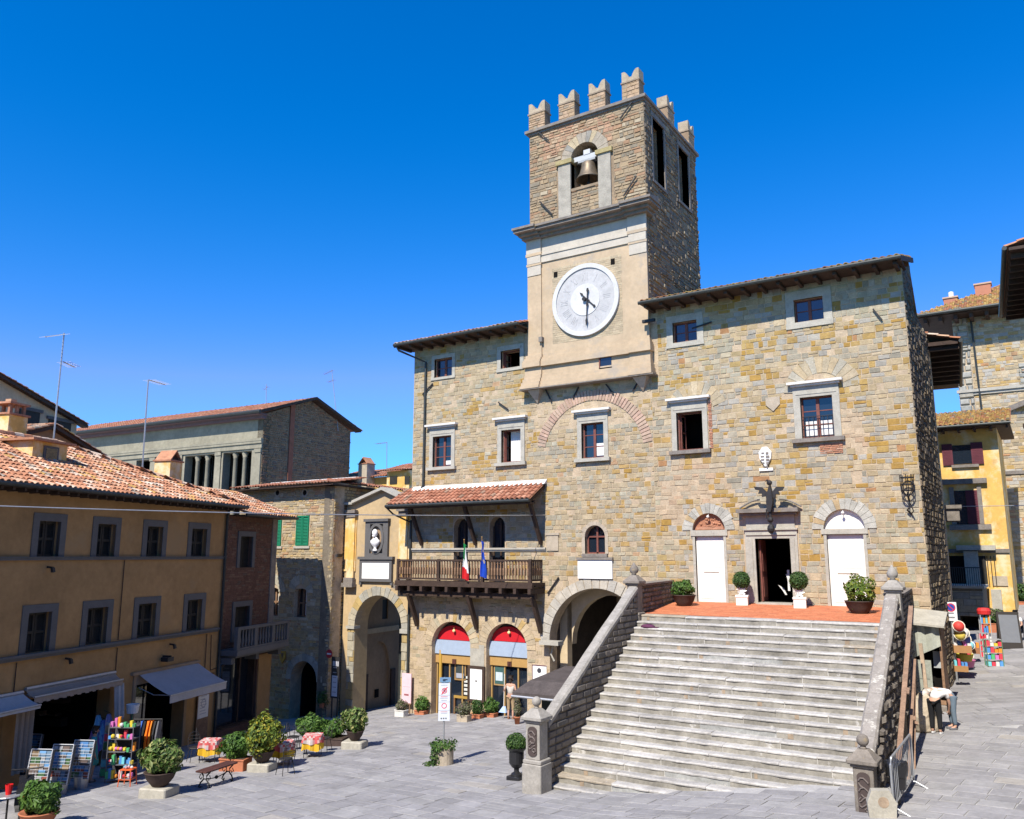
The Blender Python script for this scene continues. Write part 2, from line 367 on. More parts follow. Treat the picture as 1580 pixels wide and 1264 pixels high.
tag(pv.build('paving', m_pave, fix=False), kind='structure')
# ------------------------------------------------------------------ town hall (front plane Y = 30)
PH = Fr((0, 30), 0)
hall = thing('town_hall', 'large ochre and grey stone town hall with tiled eaves behind the broad stone staircase', 'town hall', (-14.2, 30, .9))
XL, XC, ZT = -25.05, -3.37, 17.45
TL, TR = -18.45, -12.74                 # tower
def rect(px0, py0, px1, py1, w=0):
    (a, t0), (b, t1) = PH.at(px0, (py0+py1)/2, w), PH.at(px1, (py0+py1)/2, w)
    xm = (px0+px1)/2; return a, b, PH.at(xm, py1, w)[1], PH.at(xm, py0, w)[1]
WIN = {  # opening rectangles u0,u1,z0,z1
 'a': rect(670.7, 553, 698, 581), 'b': rect(773, 540, 802.7, 567), 'c': rect(668.3, 673, 696.8, 720), 'd': rect(774, 663, 804, 713),
 'e': rect(897.8, 652.5, 932, 706.5), 'f': rect(1038.2, 496, 1075.5, 527), 'g': rect(1225.4, 460, 1270.5, 495), 'h': rect(1044.6, 635.5, 1084.8, 694), 'i': rect(1236.2, 611.5, 1286.2, 675)}
holes = list(WIN.values()); cutm = MB(PH); st_holes = []
for a, b, z0, z1 in holes: cutm.box(a, b, -.8, .3, z0, z1)
FRW = {'a': .17, 'b': .2, 'c': .2, 'd': .2, 'e': .2, 'f': .26, 'g': .3, 'h': .2, 'i': .24}
for k, (a, b, z0, z1) in WIN.items():
    f = FRW[k]; up = f*1.1 if k in 'abfg' else .42
    st_holes.append((a-f, b+f, z0-f*.8, z1+up))
# ground openings
def px_arch(l, r, yb, ys, top): 
    a, b, _, _ = rect(l, ys, r, yb); xm = (l+r)/2
    return a, b, PH.at(xm, yb)[1], PH.at(xm, ys)[1], PH.at(xm, top)[1]
SH1 = (*rect(665.5, 1000, 726, 1100)[:2], -.2); SH2 = (*rect(750, 1000, 813.5, 1100)[:2], -.2)
zs1 = PH.at(696, 998)[1]; zs2 = PH.at(782, 1001)[1]
for (a, b, z) in (SH1, SH2):
    cutm.prism(arch_pts(a, b, -.9, zs1 if a < -21 else zs2), -.8, .3)
TA, TB = PH.at(848, 985)[0], PH.at(848, 985)[0]+4.35; TZ = PH.at(848, 990)[1]; TC, TRD = (TA+TB)/2, (TB-TA)/2
cutm.prism(arch_pts(TA, TB, -.9, TZ, 20), -.8, .3)
SA = rect(903, 828, 934, 854.5)         # small arched window
cutm.prism(arch_pts(SA[0], SA[1], SA[2], SA[3]-.02), -.8, .3)
BD = [(rect(700, 830, 722, 862)[:2]), (rect(755, 830, 779, 862)[:2])]; bz0 = 6.1; bzs = PH.at(767, 812)[1]
for a, b in BD: cutm.prism(arch_pts(a, b, bz0, bzs), -.8, .3)
PD = rect(1168, 831, 1222, 931)         # portal
cutm.box(PD[0], PD[1], -.8, .3, 5.5, PD[3])
LD = (*rect(1074, 830, 1118, 900)[:2], 5.5, PH.at(1096, 827)[1]); RD = (*rect(1278, 830, 1335, 900)[:2], 5.5, PH.at(1306, 824)[1])
LL = (*rect(1069, 817, 1119, 820)[:2], PH.at(1094, 818)[1]); RL = (*rect(1271, 817, 1335, 820)[:2], PH.at(1303, 816)[1])
for a, b, z0, z1 in (LD, RD): cutm.box(a, b, -.22, .3, z0, z1)
for a, b, z in (LL, RL): cutm.prism(arch_pts(a, b, z, z+.001), -.22, .3)
wm = MB(PH); wm.box(XL, XC, -.6, 0, -1.2, ZT)
wall = cut(wm.build('front_wall', m_mortar, hall), cutm)
# stone facing
PAL_L = [(5, (.415, .325, .20)), (4, (.395, .325, .215)), (2.4, (.36, .325, .25)), (1.1, (.41, .275, .11)), (2.5, (.45, .365, .24)), (.3, (.42, .27, .16))]
PAL_R = [(3, (.375, .335, .255)), (4, (.425, .335, .205)), (1.2, (.41, .275, .10)), (.5, (.385, .235, .065)), (3, (.375, .35, .30)), (2.4, (.465, .38, .255)), (.15, (.39, .21, .10)), (.4, (.30, .275, .215))]
PAL_OC = [(3, (.41, .275, .095)), (2, (.385, .235, .06)), (1, (.43, .31, .13)), (1, (.40, .31, .17))]
PAL_LOW = [(5, (.46, .36, .23)), (3, (.43, .345, .23)), (1, (.39, .34, .235)), (.6, (.42, .29, .12))]
PAL_PINK = [(4, (.48, .37, .25)), (2, (.46, .33, .22)), (2, (.42, .35, .25)), (.5, (.42, .27, .10))]
PAL_PALE = [(4, (.39, .36, .275)), (3, (.42, .365, .26)), (2, (.37, .335, .235)), (1, (.39, .29, .13))]
def pal_front(u, z):
    c = pal_raw(u, z); return c and (c[0]*.86, c[1]*.85, c[2]*.82)
def pal_raw(u, z):
    n = sin(u*.9+z*.55)+sin(u*.37-z*.8+1.3)+.6*sin(u*2.1+z*1.7)
    if u < -17.2 and z < 6.2: return pick(PAL_LOW) if U(0, 1) < .55+.1*n else None      # mostly rendered over
    if -17.2 < u < -12.9 and z < 6.5: return pick(PAL_LOW) if U(0, 1) < .45 else None
    if -18.3 < u < -12.9 and 12.6 < z < 14.6: return pick(PAL_LOW) if U(0, 1) < .5 else None
    n2 = sin(u*1.9+z*.7+2)+sin(z*2.3-u*.6)+.8*sin(u*3.1-z*1.9)
    if n2 > (1.15 if u > -12.6 else 1.5) and z > 6 and U(0, 1) < .6: return pick(PAL_OC)
    if u < -12.6: return pick(PAL_L if U(0, 1) < .85 else PAL_PALE) if U(0, 1) < .95-.06*max(0, n) else None
    if n > 1.25: return pick(PAL_PINK) if U(0, 1) < .75 else None
    if z < 8.6 and U(0, 1) < .45: return pick(PAL_PALE)
    if n < -1.3 and U(0, 1) < .5: return pick(PAL_PALE)
    return pick(PAL_R) if U(0, 1) < .96 else None
cen = lambda a, b: (a+b)/2
H = st_holes + [(TL-.25, TR+.3, 14.35, 22)]
for (a, b, z) in (SH1, SH2):
    zs = zs1 if a < -21 else zs2; H += [(a-.02, b+.02, -2, zs)]+arc_holes(cen(a, b), zs, (b-a)/2+.42)
H += [(TA-.02, TB+.02, -2, TZ)]+arc_holes(TC, TZ, TRD+.42)
H += [(SA[0]-.02, SA[1]+.02, SA[2]-.1, SA[3])]+arc_holes(cen(SA[0], SA[1]), SA[3], (SA[1]-SA[0])/2+.05)
for a, b in BD: H += [(a-.05, b+.05, bz0, bzs)]+arc_holes(cen(a, b), bzs, (b-a)/2+.05)
H += [(PD[0]-.42, PD[1]+.3, 5, PD[3]+.85)]
for (a, b, z0, z1), (c, d, z) in ((LD, LL), (RD, RL)): H += [(a-.08, b+.08, 5, z1), (c-.12, d+.12, z1, z)]+arc_holes(cen(c, d), z, (d-c)/2+.36)
BRK = (-12.42-4.9, -13.1+.15)
sm = MB(PH)
pinkc, pinkz, pr0, pr1 = -15.45, 11.35, 2.3, 2.72
PR = [(pinkc-3.1, pinkc+3.1, pinkz-9, pinkz-9)]
ashlar(sm, XL+.02, -12.75, .1, 17.2, H, (.12, .23), (.14, .40), pal_front, gap=.018, prot=(.003, .022), bev=.01, jit=.012)
ashlar(sm, -12.75, XC, 1.5, 17.2, H, (.135, .25), (.15, .44), pal_front, gap=.018, prot=(.003, .022), bev=.01, jit=.012)
sm.build('stone_facing', m_stone_hall, hall, fix=False)
def arch_part(*a):
    q = MB(PH); voussoirs(q, *a); q.build('arch_stones', m_stone, hall)
for (c, d, z) in (LL, RL): arch_part(cen(c, d), z, (d-c)/2, (d-c)/2+.38, 15, 0, pi, -.05, .035, [(3, (.40, .385, .33)), (2, (.37, .355, .30)), (1, (.42, .31, .17))])
for (a, b, z) in (SH1, SH2):
    zs = zs1 if a < -21 else zs2; arch_part(cen(a, b), zs, (b-a)/2, (b-a)/2+.42, 19, 0, pi, -.05, .02, PAL_LOW)
arch_part(TC, TZ, TRD, TRD+.42, 21, 0, pi, -.05, .03, [(1, (.40, .37, .315)), (1, (.43, .385, .31))])
wi = WIN['i']; arch_part(cen(wi[0], wi[1])+.2, wi[3]+.1, .75, 1.35, 13, .15, pi-.1, -.02, .02, PAL_L)
wi = WIN['h']; arch_part(cen(wi[0], wi[1])+.25, wi[3]-.1, .75, 1.25, 11, .3, pi-.3, -.02, .02, PAL_L)
rb = MB(PH); voussoirs(rb, pinkc, pinkz, pr0, pr1, 48, R(8), R(168), -.02, .034, [(3, (.43, .29, .215)), (2, (.41, .295, .215)), (1, (.44, .315, .23))], 1)
rb.build('brick_relieving_arch', m_stone, hall)
def bricks(a, b, z0, z1):
    bp = MB(PH); ashlar(bp, a, b, z0, z1, [], (.06, .065), (.22, .26), [(3, (.42, .20, .12)), (1, (.36, .17, .10)), (1, (.47, .28, .19))], gap=.012, prot=(.03, .042), bev=.004, jit=.003); bp.build('brick_patch', m_stone, hall, fix=False)
a, b, z0, z1 = rect(1265, 684, 1301, 700); bricks(a, b, z0, z1)
a, b, z0, z1 = rect(1093.5, 617, 1099.5, 692); bricks(a, b, z0, z1)
ap = MB(PH)
a, b, z0, z1 = rect(1182, 613, 1204, 635)
ap.prism([(a, z1), (a, z0+.25), (cen(a, b), z0), (b, z0+.25), (b, z1)], 0, .05); ap.build('worn_carving', m_trim_warm, hall); ap = MB(PH)
a, b, z0, z1 = rect(844, 826, 862, 850); ap.box(a, b, 0, .05, z0, z1); ap.box(a-.05, b+.05, 0, .08, z1, z1+.1)
ap.build('worn_carving', m_trim_warm, hall)

# right flank, left flank, roofs
RS = Fr((XC, 30), 90)
fm = MB(RS); fm.prism([(.61, -.5), (6.2, -.5), (6.2, 16.1), (2.5, 16.1), (2.5, 17.9), (.61, 17.25)], -.5, 0)
fw_ = fm.build('flank_wall', m_mortar_dk, hall)
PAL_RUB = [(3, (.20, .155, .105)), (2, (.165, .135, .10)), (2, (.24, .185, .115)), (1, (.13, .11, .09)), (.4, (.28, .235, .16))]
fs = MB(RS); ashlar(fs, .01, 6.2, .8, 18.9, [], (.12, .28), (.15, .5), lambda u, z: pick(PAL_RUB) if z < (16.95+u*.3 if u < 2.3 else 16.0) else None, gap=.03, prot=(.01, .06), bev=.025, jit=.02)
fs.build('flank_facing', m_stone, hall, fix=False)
lw = MB(); lw.box(XL, XL+.5, 30.6, 37, -1, 17.4); lw.box(XL, XC, 36.4, 37, -1, 15.9); lw.build('rear_wall', m_mortar, hall)
def roof(u0, u1, y0, z0, y1, z1, pal, parent, name='roof', tw=.23, keep=None):
    mb = MB(); dv = Vector((0, y1-y0, z1-z0)); tiles(mb, (u0, y0, z0), (1, 0, 0), dv, u1-u0, dv.length, tw=tw, pal=pal, keep=keep); return mb.build(name, m_tile, parent, fix=False)
EZ = 17.22
r1 = roof(XL-.42, TL+.02, 28.98, EZ, 37, EZ+2.4, PAL_ROOF, hall)
r2 = roof(TR+.02, XC+.12, 28.98, EZ-.08, 32.7, EZ+1.02, PAL_MOSS, hall)
q = MB(); q.add([(TR+.02, 32.7, EZ+1.0), (XC-.05, 32.7, EZ+1.0), (XC-.05, 34.3, EZ-1.2), (TR+.02, 34.3, EZ-1.2)], [(0, 1, 2, 3)], (.38, .2, .09)); q.build('rear_roof', m_tile, hall)
def eave(u0, u1, z, par):
    e = MB(PH); e.box(u0, u1, -.4, .98, z-.07, z-.03)
    n = int((u1-u0)/.62)
    for i in range(n): x = u0+.2+i*(u1-u0-.4)/max(1, n-1); e.box(x-.06, x+.06, 0, .9, z-.2, z-.07)
    e.build('rafters', m_wood, par)
    gt = MB(PH); gt.tube([PH.p(u0-.03, 1.04, z-.02), PH.p(u1+.03, 1.04, z-.02)], .075, 8); gt.build('gutter', m_gutter, par)
eave(XL-.42, TL, EZ, r1); eave(TR, XC+.1, EZ-.08, r2)
vg = MB(); vg.bar((XC+.1, 28.98, EZ-.14), (XC+.1, 32.6, EZ+.9), .06, .18); vg.bar((XL-.4, 28.95, EZ-.05), (XL-.4, 36.4, EZ+2.2), .1, .2); vg.build('verge_board', m_wood, r2)
dp = MB(); x = PH.at(658, 610)[0]
dp.tube([(XL-.3, 28.95, 17.2), (XL-.25, 29.1, 16.95), (x, 29.9, 16.4), (x-.02, 29.9, 10.5), (x-.35, 29.85, 10.1)], .055, 6)
dp.tube([(XL+.06, 29.9, 8.9), (XL+.06, 29.9, .3)], .055, 6)
dp.build('downpipe', m_gutter, hall)
def tie(ax, ay, bx, by):
    ti = MB(); a, b = PH.at(ax, ay, .06), PH.at(bx, by, .06); ti.bar(PH.p(a[0], .07, a[1]), PH.p(b[0], .07, b[1]), .05, .05); ti.build('wall_tie', m_iron, hall)
for q in ((652, 609, 668, 592), (769, 621, 784, 632), (1347, 477, 1361, 494), (1068, 507, 1098, 497), (845, 916, 862, 891), (842, 601, 851, 620), (884, 615, 893, 597), (935, 593, 947, 609), (976, 604, 986, 587)): tie(*q)
a = PH.at(1005, 498, .05); ti = MB(); ti.bar(PH.p(a[0]-.25, .35, a[1]), PH.p(a[0]+.28, .35, a[1]), .12, .12)
ti.build('iron_beam_end', m_iron, hall)

# windows
def window(k, sash=True, opened=None, cur=None, rows=3, grille=False):
    a, b, z0, z1 = WIN[k]; f = FRW[k]; low = k in 'abfg'
    s = MB(PH); d = -.24; t = .05
    if sash:
        s.box(a, a+t, d, d+.06, z0, z1); s.box(b-t, b, d, d+.06, z0, z1); s.box(a+t, b-t, d, d+.06, z0, z0+t); s.box(a+t, b-t, d, d+.06, z1-t, z1)
        m = cen(a, b)
        if opened is None:
            s.box(m-.055, m+.055, d, d+.065, z0+t, z1-t)
            for i in range(1, rows):
                zz = z0+(z1-z0)*i/rows
                for l, r in ((a+t, m-.055), (m+.055, b-t)): s.box(l, r, d+.005, d+.045, zz-.018, zz+.018)
        else:
            for x in opened:      # open leaf swung inwards
                y0 = x+.02; s.box(y0-.02, y0+.02, d-.5, d, z0+t, z0+t+.06); s.box(y0-.02, y0+.02, d-.5, d, z1-t-.06, z1-t)
                s.box(y0-.02, y0+.02, d-.06, d, z0+t+.06, z1-t-.06); s.box(y0-.02, y0+.02, d-.5, d-.44, z0+t+.06, z1-t-.06); s.box(y0-.02, y0+.02, d-.44, d-.06, cen(z0, z1)-.02, cen(z0, z1)+.02)
    o = s.build('window', m_sash, hall)
    q = MB(PH)
    if opened is None: q.box(a+.02, b-.02, d+.015, d+.03, z0+.02, z1-.02); q.build('pane', m_glass, o)
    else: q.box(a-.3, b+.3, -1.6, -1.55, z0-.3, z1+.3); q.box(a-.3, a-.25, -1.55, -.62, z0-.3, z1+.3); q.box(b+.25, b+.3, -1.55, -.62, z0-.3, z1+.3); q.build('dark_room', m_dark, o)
    q = MB(PH)
    zt = z1+(f*1.1 if low else .40)
    j = .05 if not low else .035
    q.box(a-f, a, -.1, j, z0-.02, z1); q.box(b, b+f, -.1, j, z0-.02, z1); q.box(a-f, b+f, -.1, j, z1, zt)
    if low: q.box(a-f-.02, b+f+.02, -.1, j+.02, z0-f*.8, z0-.02)
    else: q.box(a-f*.6, b+f*.6, j, j+.018, z1+.1, z1+.13)
    q.build('stone_surround', m_trim, o)
    if not low:
        q = MB(PH); q.box(a-f-.05, b+f+.05, 0, .14, zt, zt+.07); q.prism([(a-f-.16, zt+.07), (b+f+.16, zt+.07), (b+f+.16, zt+.16), (a-f-.16, zt+.16)], 0, .24); q.build('cornice', m_slab, o)
        q = MB(PH); q.box(a-f-.1, b+f+.1, -.2, .17, z0-.16, z0-.02); q.build('sill', m_trim_dk if k in 'hi' else m_trim, o)
    if cur == 'full':
        q = MB(PH); n = 14
        for i in range(n):
            u = a+.28+(b-a-.34)*i/n; q.add([PH.p(u, -.34-.03*(i % 2), z0), PH.p(u+(b-a-.34)/n, -.34-.03*((i+1) % 2), z0), PH.p(u+(b-a-.34)/n, -.34-.03*((i+1) % 2), z1), PH.p(u, -.34-.03*(i % 2), z1)], [(0, 1, 2, 3)])
        q.build('curtain', m_curtain, o)
    if cur == 'low':
        q = MB(PH); m = cen(a, b)
        for l, r in ((a+.1, m-.07), (m+.07, b-.1)):
            if k == 'e' and l < m: continue
            if k == 'c' and l < m: continue
            q.box(l, r, d+.031, d+.036, z0+.1, z0+(z1-z0)*(.42 if k != 'c' else .2))
        q.build('curtain', m_curtain, o)
    if grille:
        q = MB(PH)
        for i in range(7): u = a+.06+(b-a-.12)*i/6; q.box(u-.008, u+.008, -.1, -.085, z0, z0+(z1-z0)*.53)
        for z in (.05, .3, .53): q.box(a, b, -.1, -.084, z0+(z1-z0)*z-.01, z0+(z1-z0)*z+.01)
        q.build('railing', m_iron, o)
for k, kw in (('a', dict(rows=2)), ('b', dict(opened=(WIN['b'][0]+.05, WIN['b'][1]-.12))), ('c', dict(cur='low')), ('d', dict(opened=(WIN['d'][0]+.05,), cur='full')),
              ('e', dict(cur='low')), ('f', dict(rows=2)), ('g', dict(rows=2)), ('h', dict(opened=(WIN['h'][0]+.06,))), ('i', dict(cur='low', grille=True))): window(k, **kw)
# small arched window over blank white plaque
o = MB(PH); a, b, z0, z1 = SA; r = (b-a)/2
o.prism(arch_pts(a, b, z0, z1, 12), -.3, -.28); o = o.build('window', m_glass, hall)
q = MB(PH); m = cen(a, b); q.box(a, a+.06, -.27, -.2, z0, z1); q.box(b-.06, b, -.27, -.2, z0, z1); q.box(m-.04, m+.04, -.27, -.2, z0, z1+r-.02); q.box(a+.06, b-.06, -.27, -.2, z0, z0+.06); q.box(a+.06, b-.06, -.265, -.21, z1-.03, z1+.03); q.build('sash', m_sash, o)
q = MB(PH); q.box(a-.12, b+.12, -.1, .12, z0-.13, z0-.01); q.build('sill', m_trim_dk, o)
q = MB(PH); voussoirs(q, m, z1, r, r+.16, 9, 0, pi, -.1, .03, PAL_LOW); q.box(a-.14, a, -.1, .03, z0, z1); q.box(b, b+.14, -.1, .03, z0, z1); q.build('surround', m_trim_warm, o)
a, b, z0, z1 = rect(893, 864, 946, 893); q = MB(PH); q.box(a, b, 0, .09, z0, z1); o = q.build('blank_plaque', m_marble, hall)
q = MB(PH); q.box(a-.04, b+.04, 0, .14, z1+.003, z1+.1); q.build('plaque_cornice', m_trim_dk, o)
# coat of arms
a, b, z0, z1 = rect(1172, 690, 1191.5, 720); m = cen(a, b); hh = z1-z0
q = MB(PH); q.prism([(a+.14, z1), (b-.14, z1), (b, z1-.2), (b-.03, z0+.4*hh), (b-.2, z0), (a+.2, z0), (a+.03, z0+.4*hh), (a, z1-.2)], 0, .1)
q.box(a-.02, b+.02, 0, .07, z0-.16, z0-.06); o = q.build('coat_of_arms', m_marble, hall)
q = MB(PH)
for i, w_ in enumerate((.13, .16, .15, .12, .08)): q.box(m-w_, m-.03, .1, .12, z1-.25-i*.12, z1-.2-i*.12); q.box(m+.03, m+w_, .1, .12, z1-.28-i*.12, z1-.2-i*.12)
q.build('carving', m_trim_dk, o)
# iron torch basket
a, b, z0, z1 = rect(1396, 738, 1410, 792); m = cen(a, b); q = MB()
for zz, r_ in ((z1, .2), (z1-.22, .2), (z1-.42, .19)): q.tube([PH.p(m+r_*cos(t), .3+r_*sin(t), zz) for t in [2*pi*i/12 for i in range(13)]], .018, 5)
for i in range(8): t = 2*pi*i/8; q.tube([PH.p(m+.21*cos(t), .3+.21*sin(t), z1+.1), PH.p(m+.19*cos(t), .3+.19*sin(t), z1-.45), PH.p(m+.03*cos(t), .3+.03*sin(t), z1-.62)], .013, 4)
q.tube([PH.p(m, .02, z1-.75), PH.p(m, .3, z1-.62), PH.p(m, .25, z1-1.0), PH.p(m-.08, .12, z0+.1), PH.p(m, .03, z0)], .03, 5)
q.tube([PH.p(m, .02, z1-1.2), PH.p(m+.12, .25, z1-1.1), PH.p(m+.05, .3, z1-.85)], .02, 5); q.build('torch_basket', m_iron, hall)

# white doors and portal
for nm, (a, b, z0, z1), (c, d, z) in (('left', LD, LL), ('right', RD, RL)):
    q = MB(PH); q.box(a, b, -.14, -.10, 5.55, z1-.01); o = q.build('door', m_white, hall)
    q = MB(PH)
    zz = 5.55+.45*(z1-5.55); q.box(a+.26, b-.26, -.1, -.085, zz, zz+.03); q.build('letter_rail', m_trim_warm, o)
    q = MB(PH)
    for s_ in (0, 1): q.box(a+.12, b-.12, -.1, -.088, 5.7+s_*(zz-5.5), 5.72+s_*(zz-5.5))
    q.build('door_panel', m_white, o)
    q = MB(PH); r = (d-c)/2; q.prism([(cen(c, d)+r*cos(t), z+r*sin(t)) for t in [pi*i/20 for i in range(21)]], -.2, -.14)
    o = q.build('lunette', m_white if nm == 'right' else m_brickfloor, hall)
    if nm == 'left':
        bm_ = o.data.attributes['Col']; bm_.data.foreach_set('color', [k for _ in range(len(bm_.data)) for k in (.36, .16, .09, 1)])
        q = MB(PH); q.box(c+.1, d-.1, -.14, -.1, z+.02, z+.12, (.42, .21, .13))
        for i in range(26): t = U(.3, 2.8); rr = U(.1, r-.15); q.ball(PH.p(cen(c, d)+rr*cos(t), -.13, z+.08+rr*sin(t)*.8), U(.03, .06), 6, 4, (.40, .19, .11))
        q.build('relief', m_stone, o)
    q = MB(PH); q.box(a-.16, a+.05, -.2, .06, z1, z); q.box(b-.05, b+.16, -.2, .06, z1, z); q.box(a+.05, b-.05, -.2, .05, z1, z-.01); q.box(a-.1, a, -.2, .03, 5.5, z1); q.box(b, b+.1, -.2, .03, 5.5, z1)
    q.build('door_surround', m_trim, o)
    q = MB(PH); q.ball(PH.p(cen(c, d), .06, z+r-.13), .055, 8, 6); q.tube([PH.p(cen(c, d), -.1, z+r), PH.p(cen(c, d), .06, z+r-.1)], .015, 5); q.build('lamp', m_curtain, o)
a, b, z0, z1 = PD; q = MB(PH)
for l, r in ((a-.36, a), (b, b+.26)): q.box(l, r, -.3, .06, 5.5, z1); q.box(l+.04, r-.1, .06, .085, 5.6, z1)
q.box(a-.36, b+.26, -.3, .06, z1, z1+.3); q.box(a-.32, b+.22, .06, .1, z1+.12, z1+.15); q.box(a-.40, b+.30, 0, .12, z1+.3, z1+.36); q.box(a-.3, b+.2, 0, .05, z1+.36, z1+.82)
q.box(a, b, -.5, .25, 5.4, 5.62)
o = q.build('portal', m_trim, hall)
cz = z1+.82; q = MB(PH); q.box(a-.42, b+.3, 0, .26, cz, cz+.1); q.box(a-.54, b+.42, 0, .42, cz+.1, cz+.24); q.build('portal_cornice', m_trim_dk, o)
m = cen(a, b)
for s_ in (-1, 1):
    q = MB(PH); A = [m+s_*(.35+.75*i/8) for i in range(9)]; q.tube([PH.p(A[i], .12, cz+.28+.48*sin(pi*(.5+.5*i/8))*.6) for i in range(9)], .032, 6)
    q.build('pediment_scroll', m_trim_dk, o)
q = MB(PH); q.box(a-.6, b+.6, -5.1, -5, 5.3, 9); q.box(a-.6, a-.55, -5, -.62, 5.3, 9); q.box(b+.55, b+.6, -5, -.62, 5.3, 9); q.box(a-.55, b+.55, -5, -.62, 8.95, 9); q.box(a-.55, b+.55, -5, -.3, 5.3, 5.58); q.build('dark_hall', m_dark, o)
q = MB(PH); q.box(a+.03, a+.09, -.95, -.32, 5.64, z1-.05)
for zz in (5.8, 6.7): q.box(a+.09, a+.11, -.85, -.42, zz, zz+.7)
q.build('door_leaf', m_sash, o)
q = MB(PH); gx = b-.42
q.box(gx-.06, gx+.02, -1.2, -1.17, 6.0, 6.75); q.prism([(gx-.42, 6.2), (gx-.22, 6.08), (gx-.12, 5.85), (gx-.18, 5.85), (gx-.28, 6.02)], -1.25, -1.22); q.prism([(gx-.1, 6.6), (gx+.06, 6.5), (gx+.07, 6.3), (gx+.02, 6.15)], -1.16, -1.14); q.build('white_door_shapes', m_curtain, o)  # plain white upright and slanted shapes inside the doorway
# bronze eagle emblem on an iron bracket in front of the portal (hung from the wall)
eg = thing('eagle_emblem', 'dark iron eagle with spread wings on a pole above the portal', 'eagle', PH.p(m, .7, cz+.4))
W7 = .55
def pe(px, py): u, z = PH.at(px, py, W7); return u, z
q = MB(PH); q.prism([pe(1184, 762), pe(1188, 747), pe(1192, 762), pe(1193, 775), pe(1190, 790), pe(1185, 790), pe(1183, 775)], W7-.1, W7+.1)
q.ball(PH.p(pe(1187, 745)[0], W7, pe(1187, 745)[1]), .1, 8, 6); q.tube([PH.p(*[pe(1185, 741)[0], W7+.02, pe(1185, 741)[1]]), PH.p(pe(1181, 740)[0], W7+.05, pe(1181, 743)[1])], [.05, .015], 6); q.build('body', m_iron, eg)
for L in ([(1186, 762), (1176, 752), (1163, 751), (1166, 756), (1172, 757), (1170, 762), (1176, 762), (1176, 767), (1182, 766), (1183, 772)], [(1190, 762), (1198, 751), (1210, 752), (1207, 757), (1201, 758), (1203, 763), (1197, 763), (1197, 768), (1192, 768), (1190, 773)]):
    q = MB(PH); q.prism([pe(*t) for t in L], W7-.03, W7+.04); q.build('wing', m_iron, eg)
q = MB(PH); x0, zz = pe(1188, 790); q.tube([PH.p(x0, W7, zz+.1), PH.p(x0+.02, W7, pe(1188, 824)[1])], .05, 6); q.tube([PH.p(x0-.12, W7, zz+.1), PH.p(x0-.12, W7, pe(1186, 800)[1])], .025, 5)
q.tube([PH.p(x0, .05, cz+.3), PH.p(x0, W7, cz+.35)], .03, 5); q.ball(PH.p(x0, W7, pe(1188, 816)[1]), .13, 8, 6, k=(1, 1, 1.3)); q.ball(PH.p(x0, W7, pe(1188, 802)[1]), .11, 8, 6); q.build('pole', m_iron, eg)

# shop fronts inside the two arches
for (a, b, z), zs in ((SH1, zs1), (SH2, zs2)):
    r = (b-a)/2; c = cen(a, b); zb = .35 if a < -21 else .6
    q = MB(PH); q.prism(arch_pts(a, b, -.5, zs, 16), -.46, -.44); o = q.build('shop_window', m_glass, hall)
    zl = zs-.14; q = MB(PH)
    q.box(a, b, -.44, -.30, zl-.62, zl-.22, (.42, .25, .085)); 
    for u in (a+.02, a+(b-a)*.33, a+(b-a)*.66, b-.07): q.box(u, u+.06, -.44, -.36, zb-.2, zl-.62, (.40, .25, .09))
    q.build('brass_frame', m_paint, o)
    q = MB(PH); q.box(a, b, -.44, -.24, zl-.22, zl+.38, (.33, .40, .50)); q.build('blue_grey_fascia', m_paint, o)
    q = MB(PH); q.prism([(c-.1+r*.82*cos(t), zl+.40+.62*sin(t)) for t in [pi*i/16 for i in range(17)]], -.40, -.30, (.50, .012, .02)); q.build('red_awning', m_paint, o)
    q = MB(PH); q.ball(PH.p(c, -.2, zs+r*.62), .07, 8, 6, (.8, .65, .3)); q.tube([PH.p(c, -.2, zs+r*.62), PH.p(c, -.2, zs+r*.75)], .02, 5, (.3, .22, .1)); q.build('lamp', m_paint, o)
    q = MB(PH); q.box(c-.12, c+.08, -.36, -.25, zl-.62, zl-.42, (.09, .035, .025)); q.build('lantern', m_paint, o)
    if a < -21:
        q = MB(PH); q.tube([PH.p(a+.28, -.3, zb), PH.p(a+.28, -.3, zb+2.75)], .075, 8, (.48, .29, .05)); q.build('yellow_post', m_paint, o)
        q = MB(PH); q.box(a+1.0, b-.3, -.42, -.34, zb+.75, zb+.85, (.36, .22, .05)); q.box(a+1.0, a+1.06, -.42, -.34, zb, zb+.75, (.2, .1, .04)); q.box(b-.4, b-.34, -.42, -.34, zb, zb+.75, (.2, .1, .04)); q.build('display_bench', m_paint, o)
        q = MB(PH)
        for i in range(5): q.box(b-.62, b-.2, -.42, -.38, zb+.92+i*.17, zb+1.02+i*.17, (.6, .6, .55))
        q.box(a+1.25, a+1.45, -.42, -.38, zb+.12, zb+.42, (.6, .6, .58)); q.build('display_shelf', m_paint, o)
        q = MB(PH); q.box(a+1.0, a+1.62, -.42, -.38, zb+1.5, zb+2.25, (.30, .18, .07)); q.box(a+1.07, a+1.55, -.38, -.375, zb+1.57, zb+2.18, (.04, .05, .05)); q.box(a+1.1, a+1.5, -.375, -.37, zb+1.6, zb+1.8, (.35, .36, .40)); q.build('picture_frame', m_paint, o)
    else:
        q = MB(PH); q.box(a+.14, a+.74, -.42, -.38, zb+1.2, zb+2.05, (.34, .22, .1)); q.box(a+.2, a+.68, -.38, -.37, zb+1.27, zb+1.98, (.05, .11, .10)); q.box(a+.25, a+.6, -.37, -.365, zb+1.4, zb+1.75, (.5, .58, .62)); q.build('picture_frame', m_paint, o)
nb = thing('notice_board', 'tall white notice board in brown frame on the pier between the two shop arches', 'notice board', PH.p(cen(SH1[1], SH2[0]), 0, 1.2))
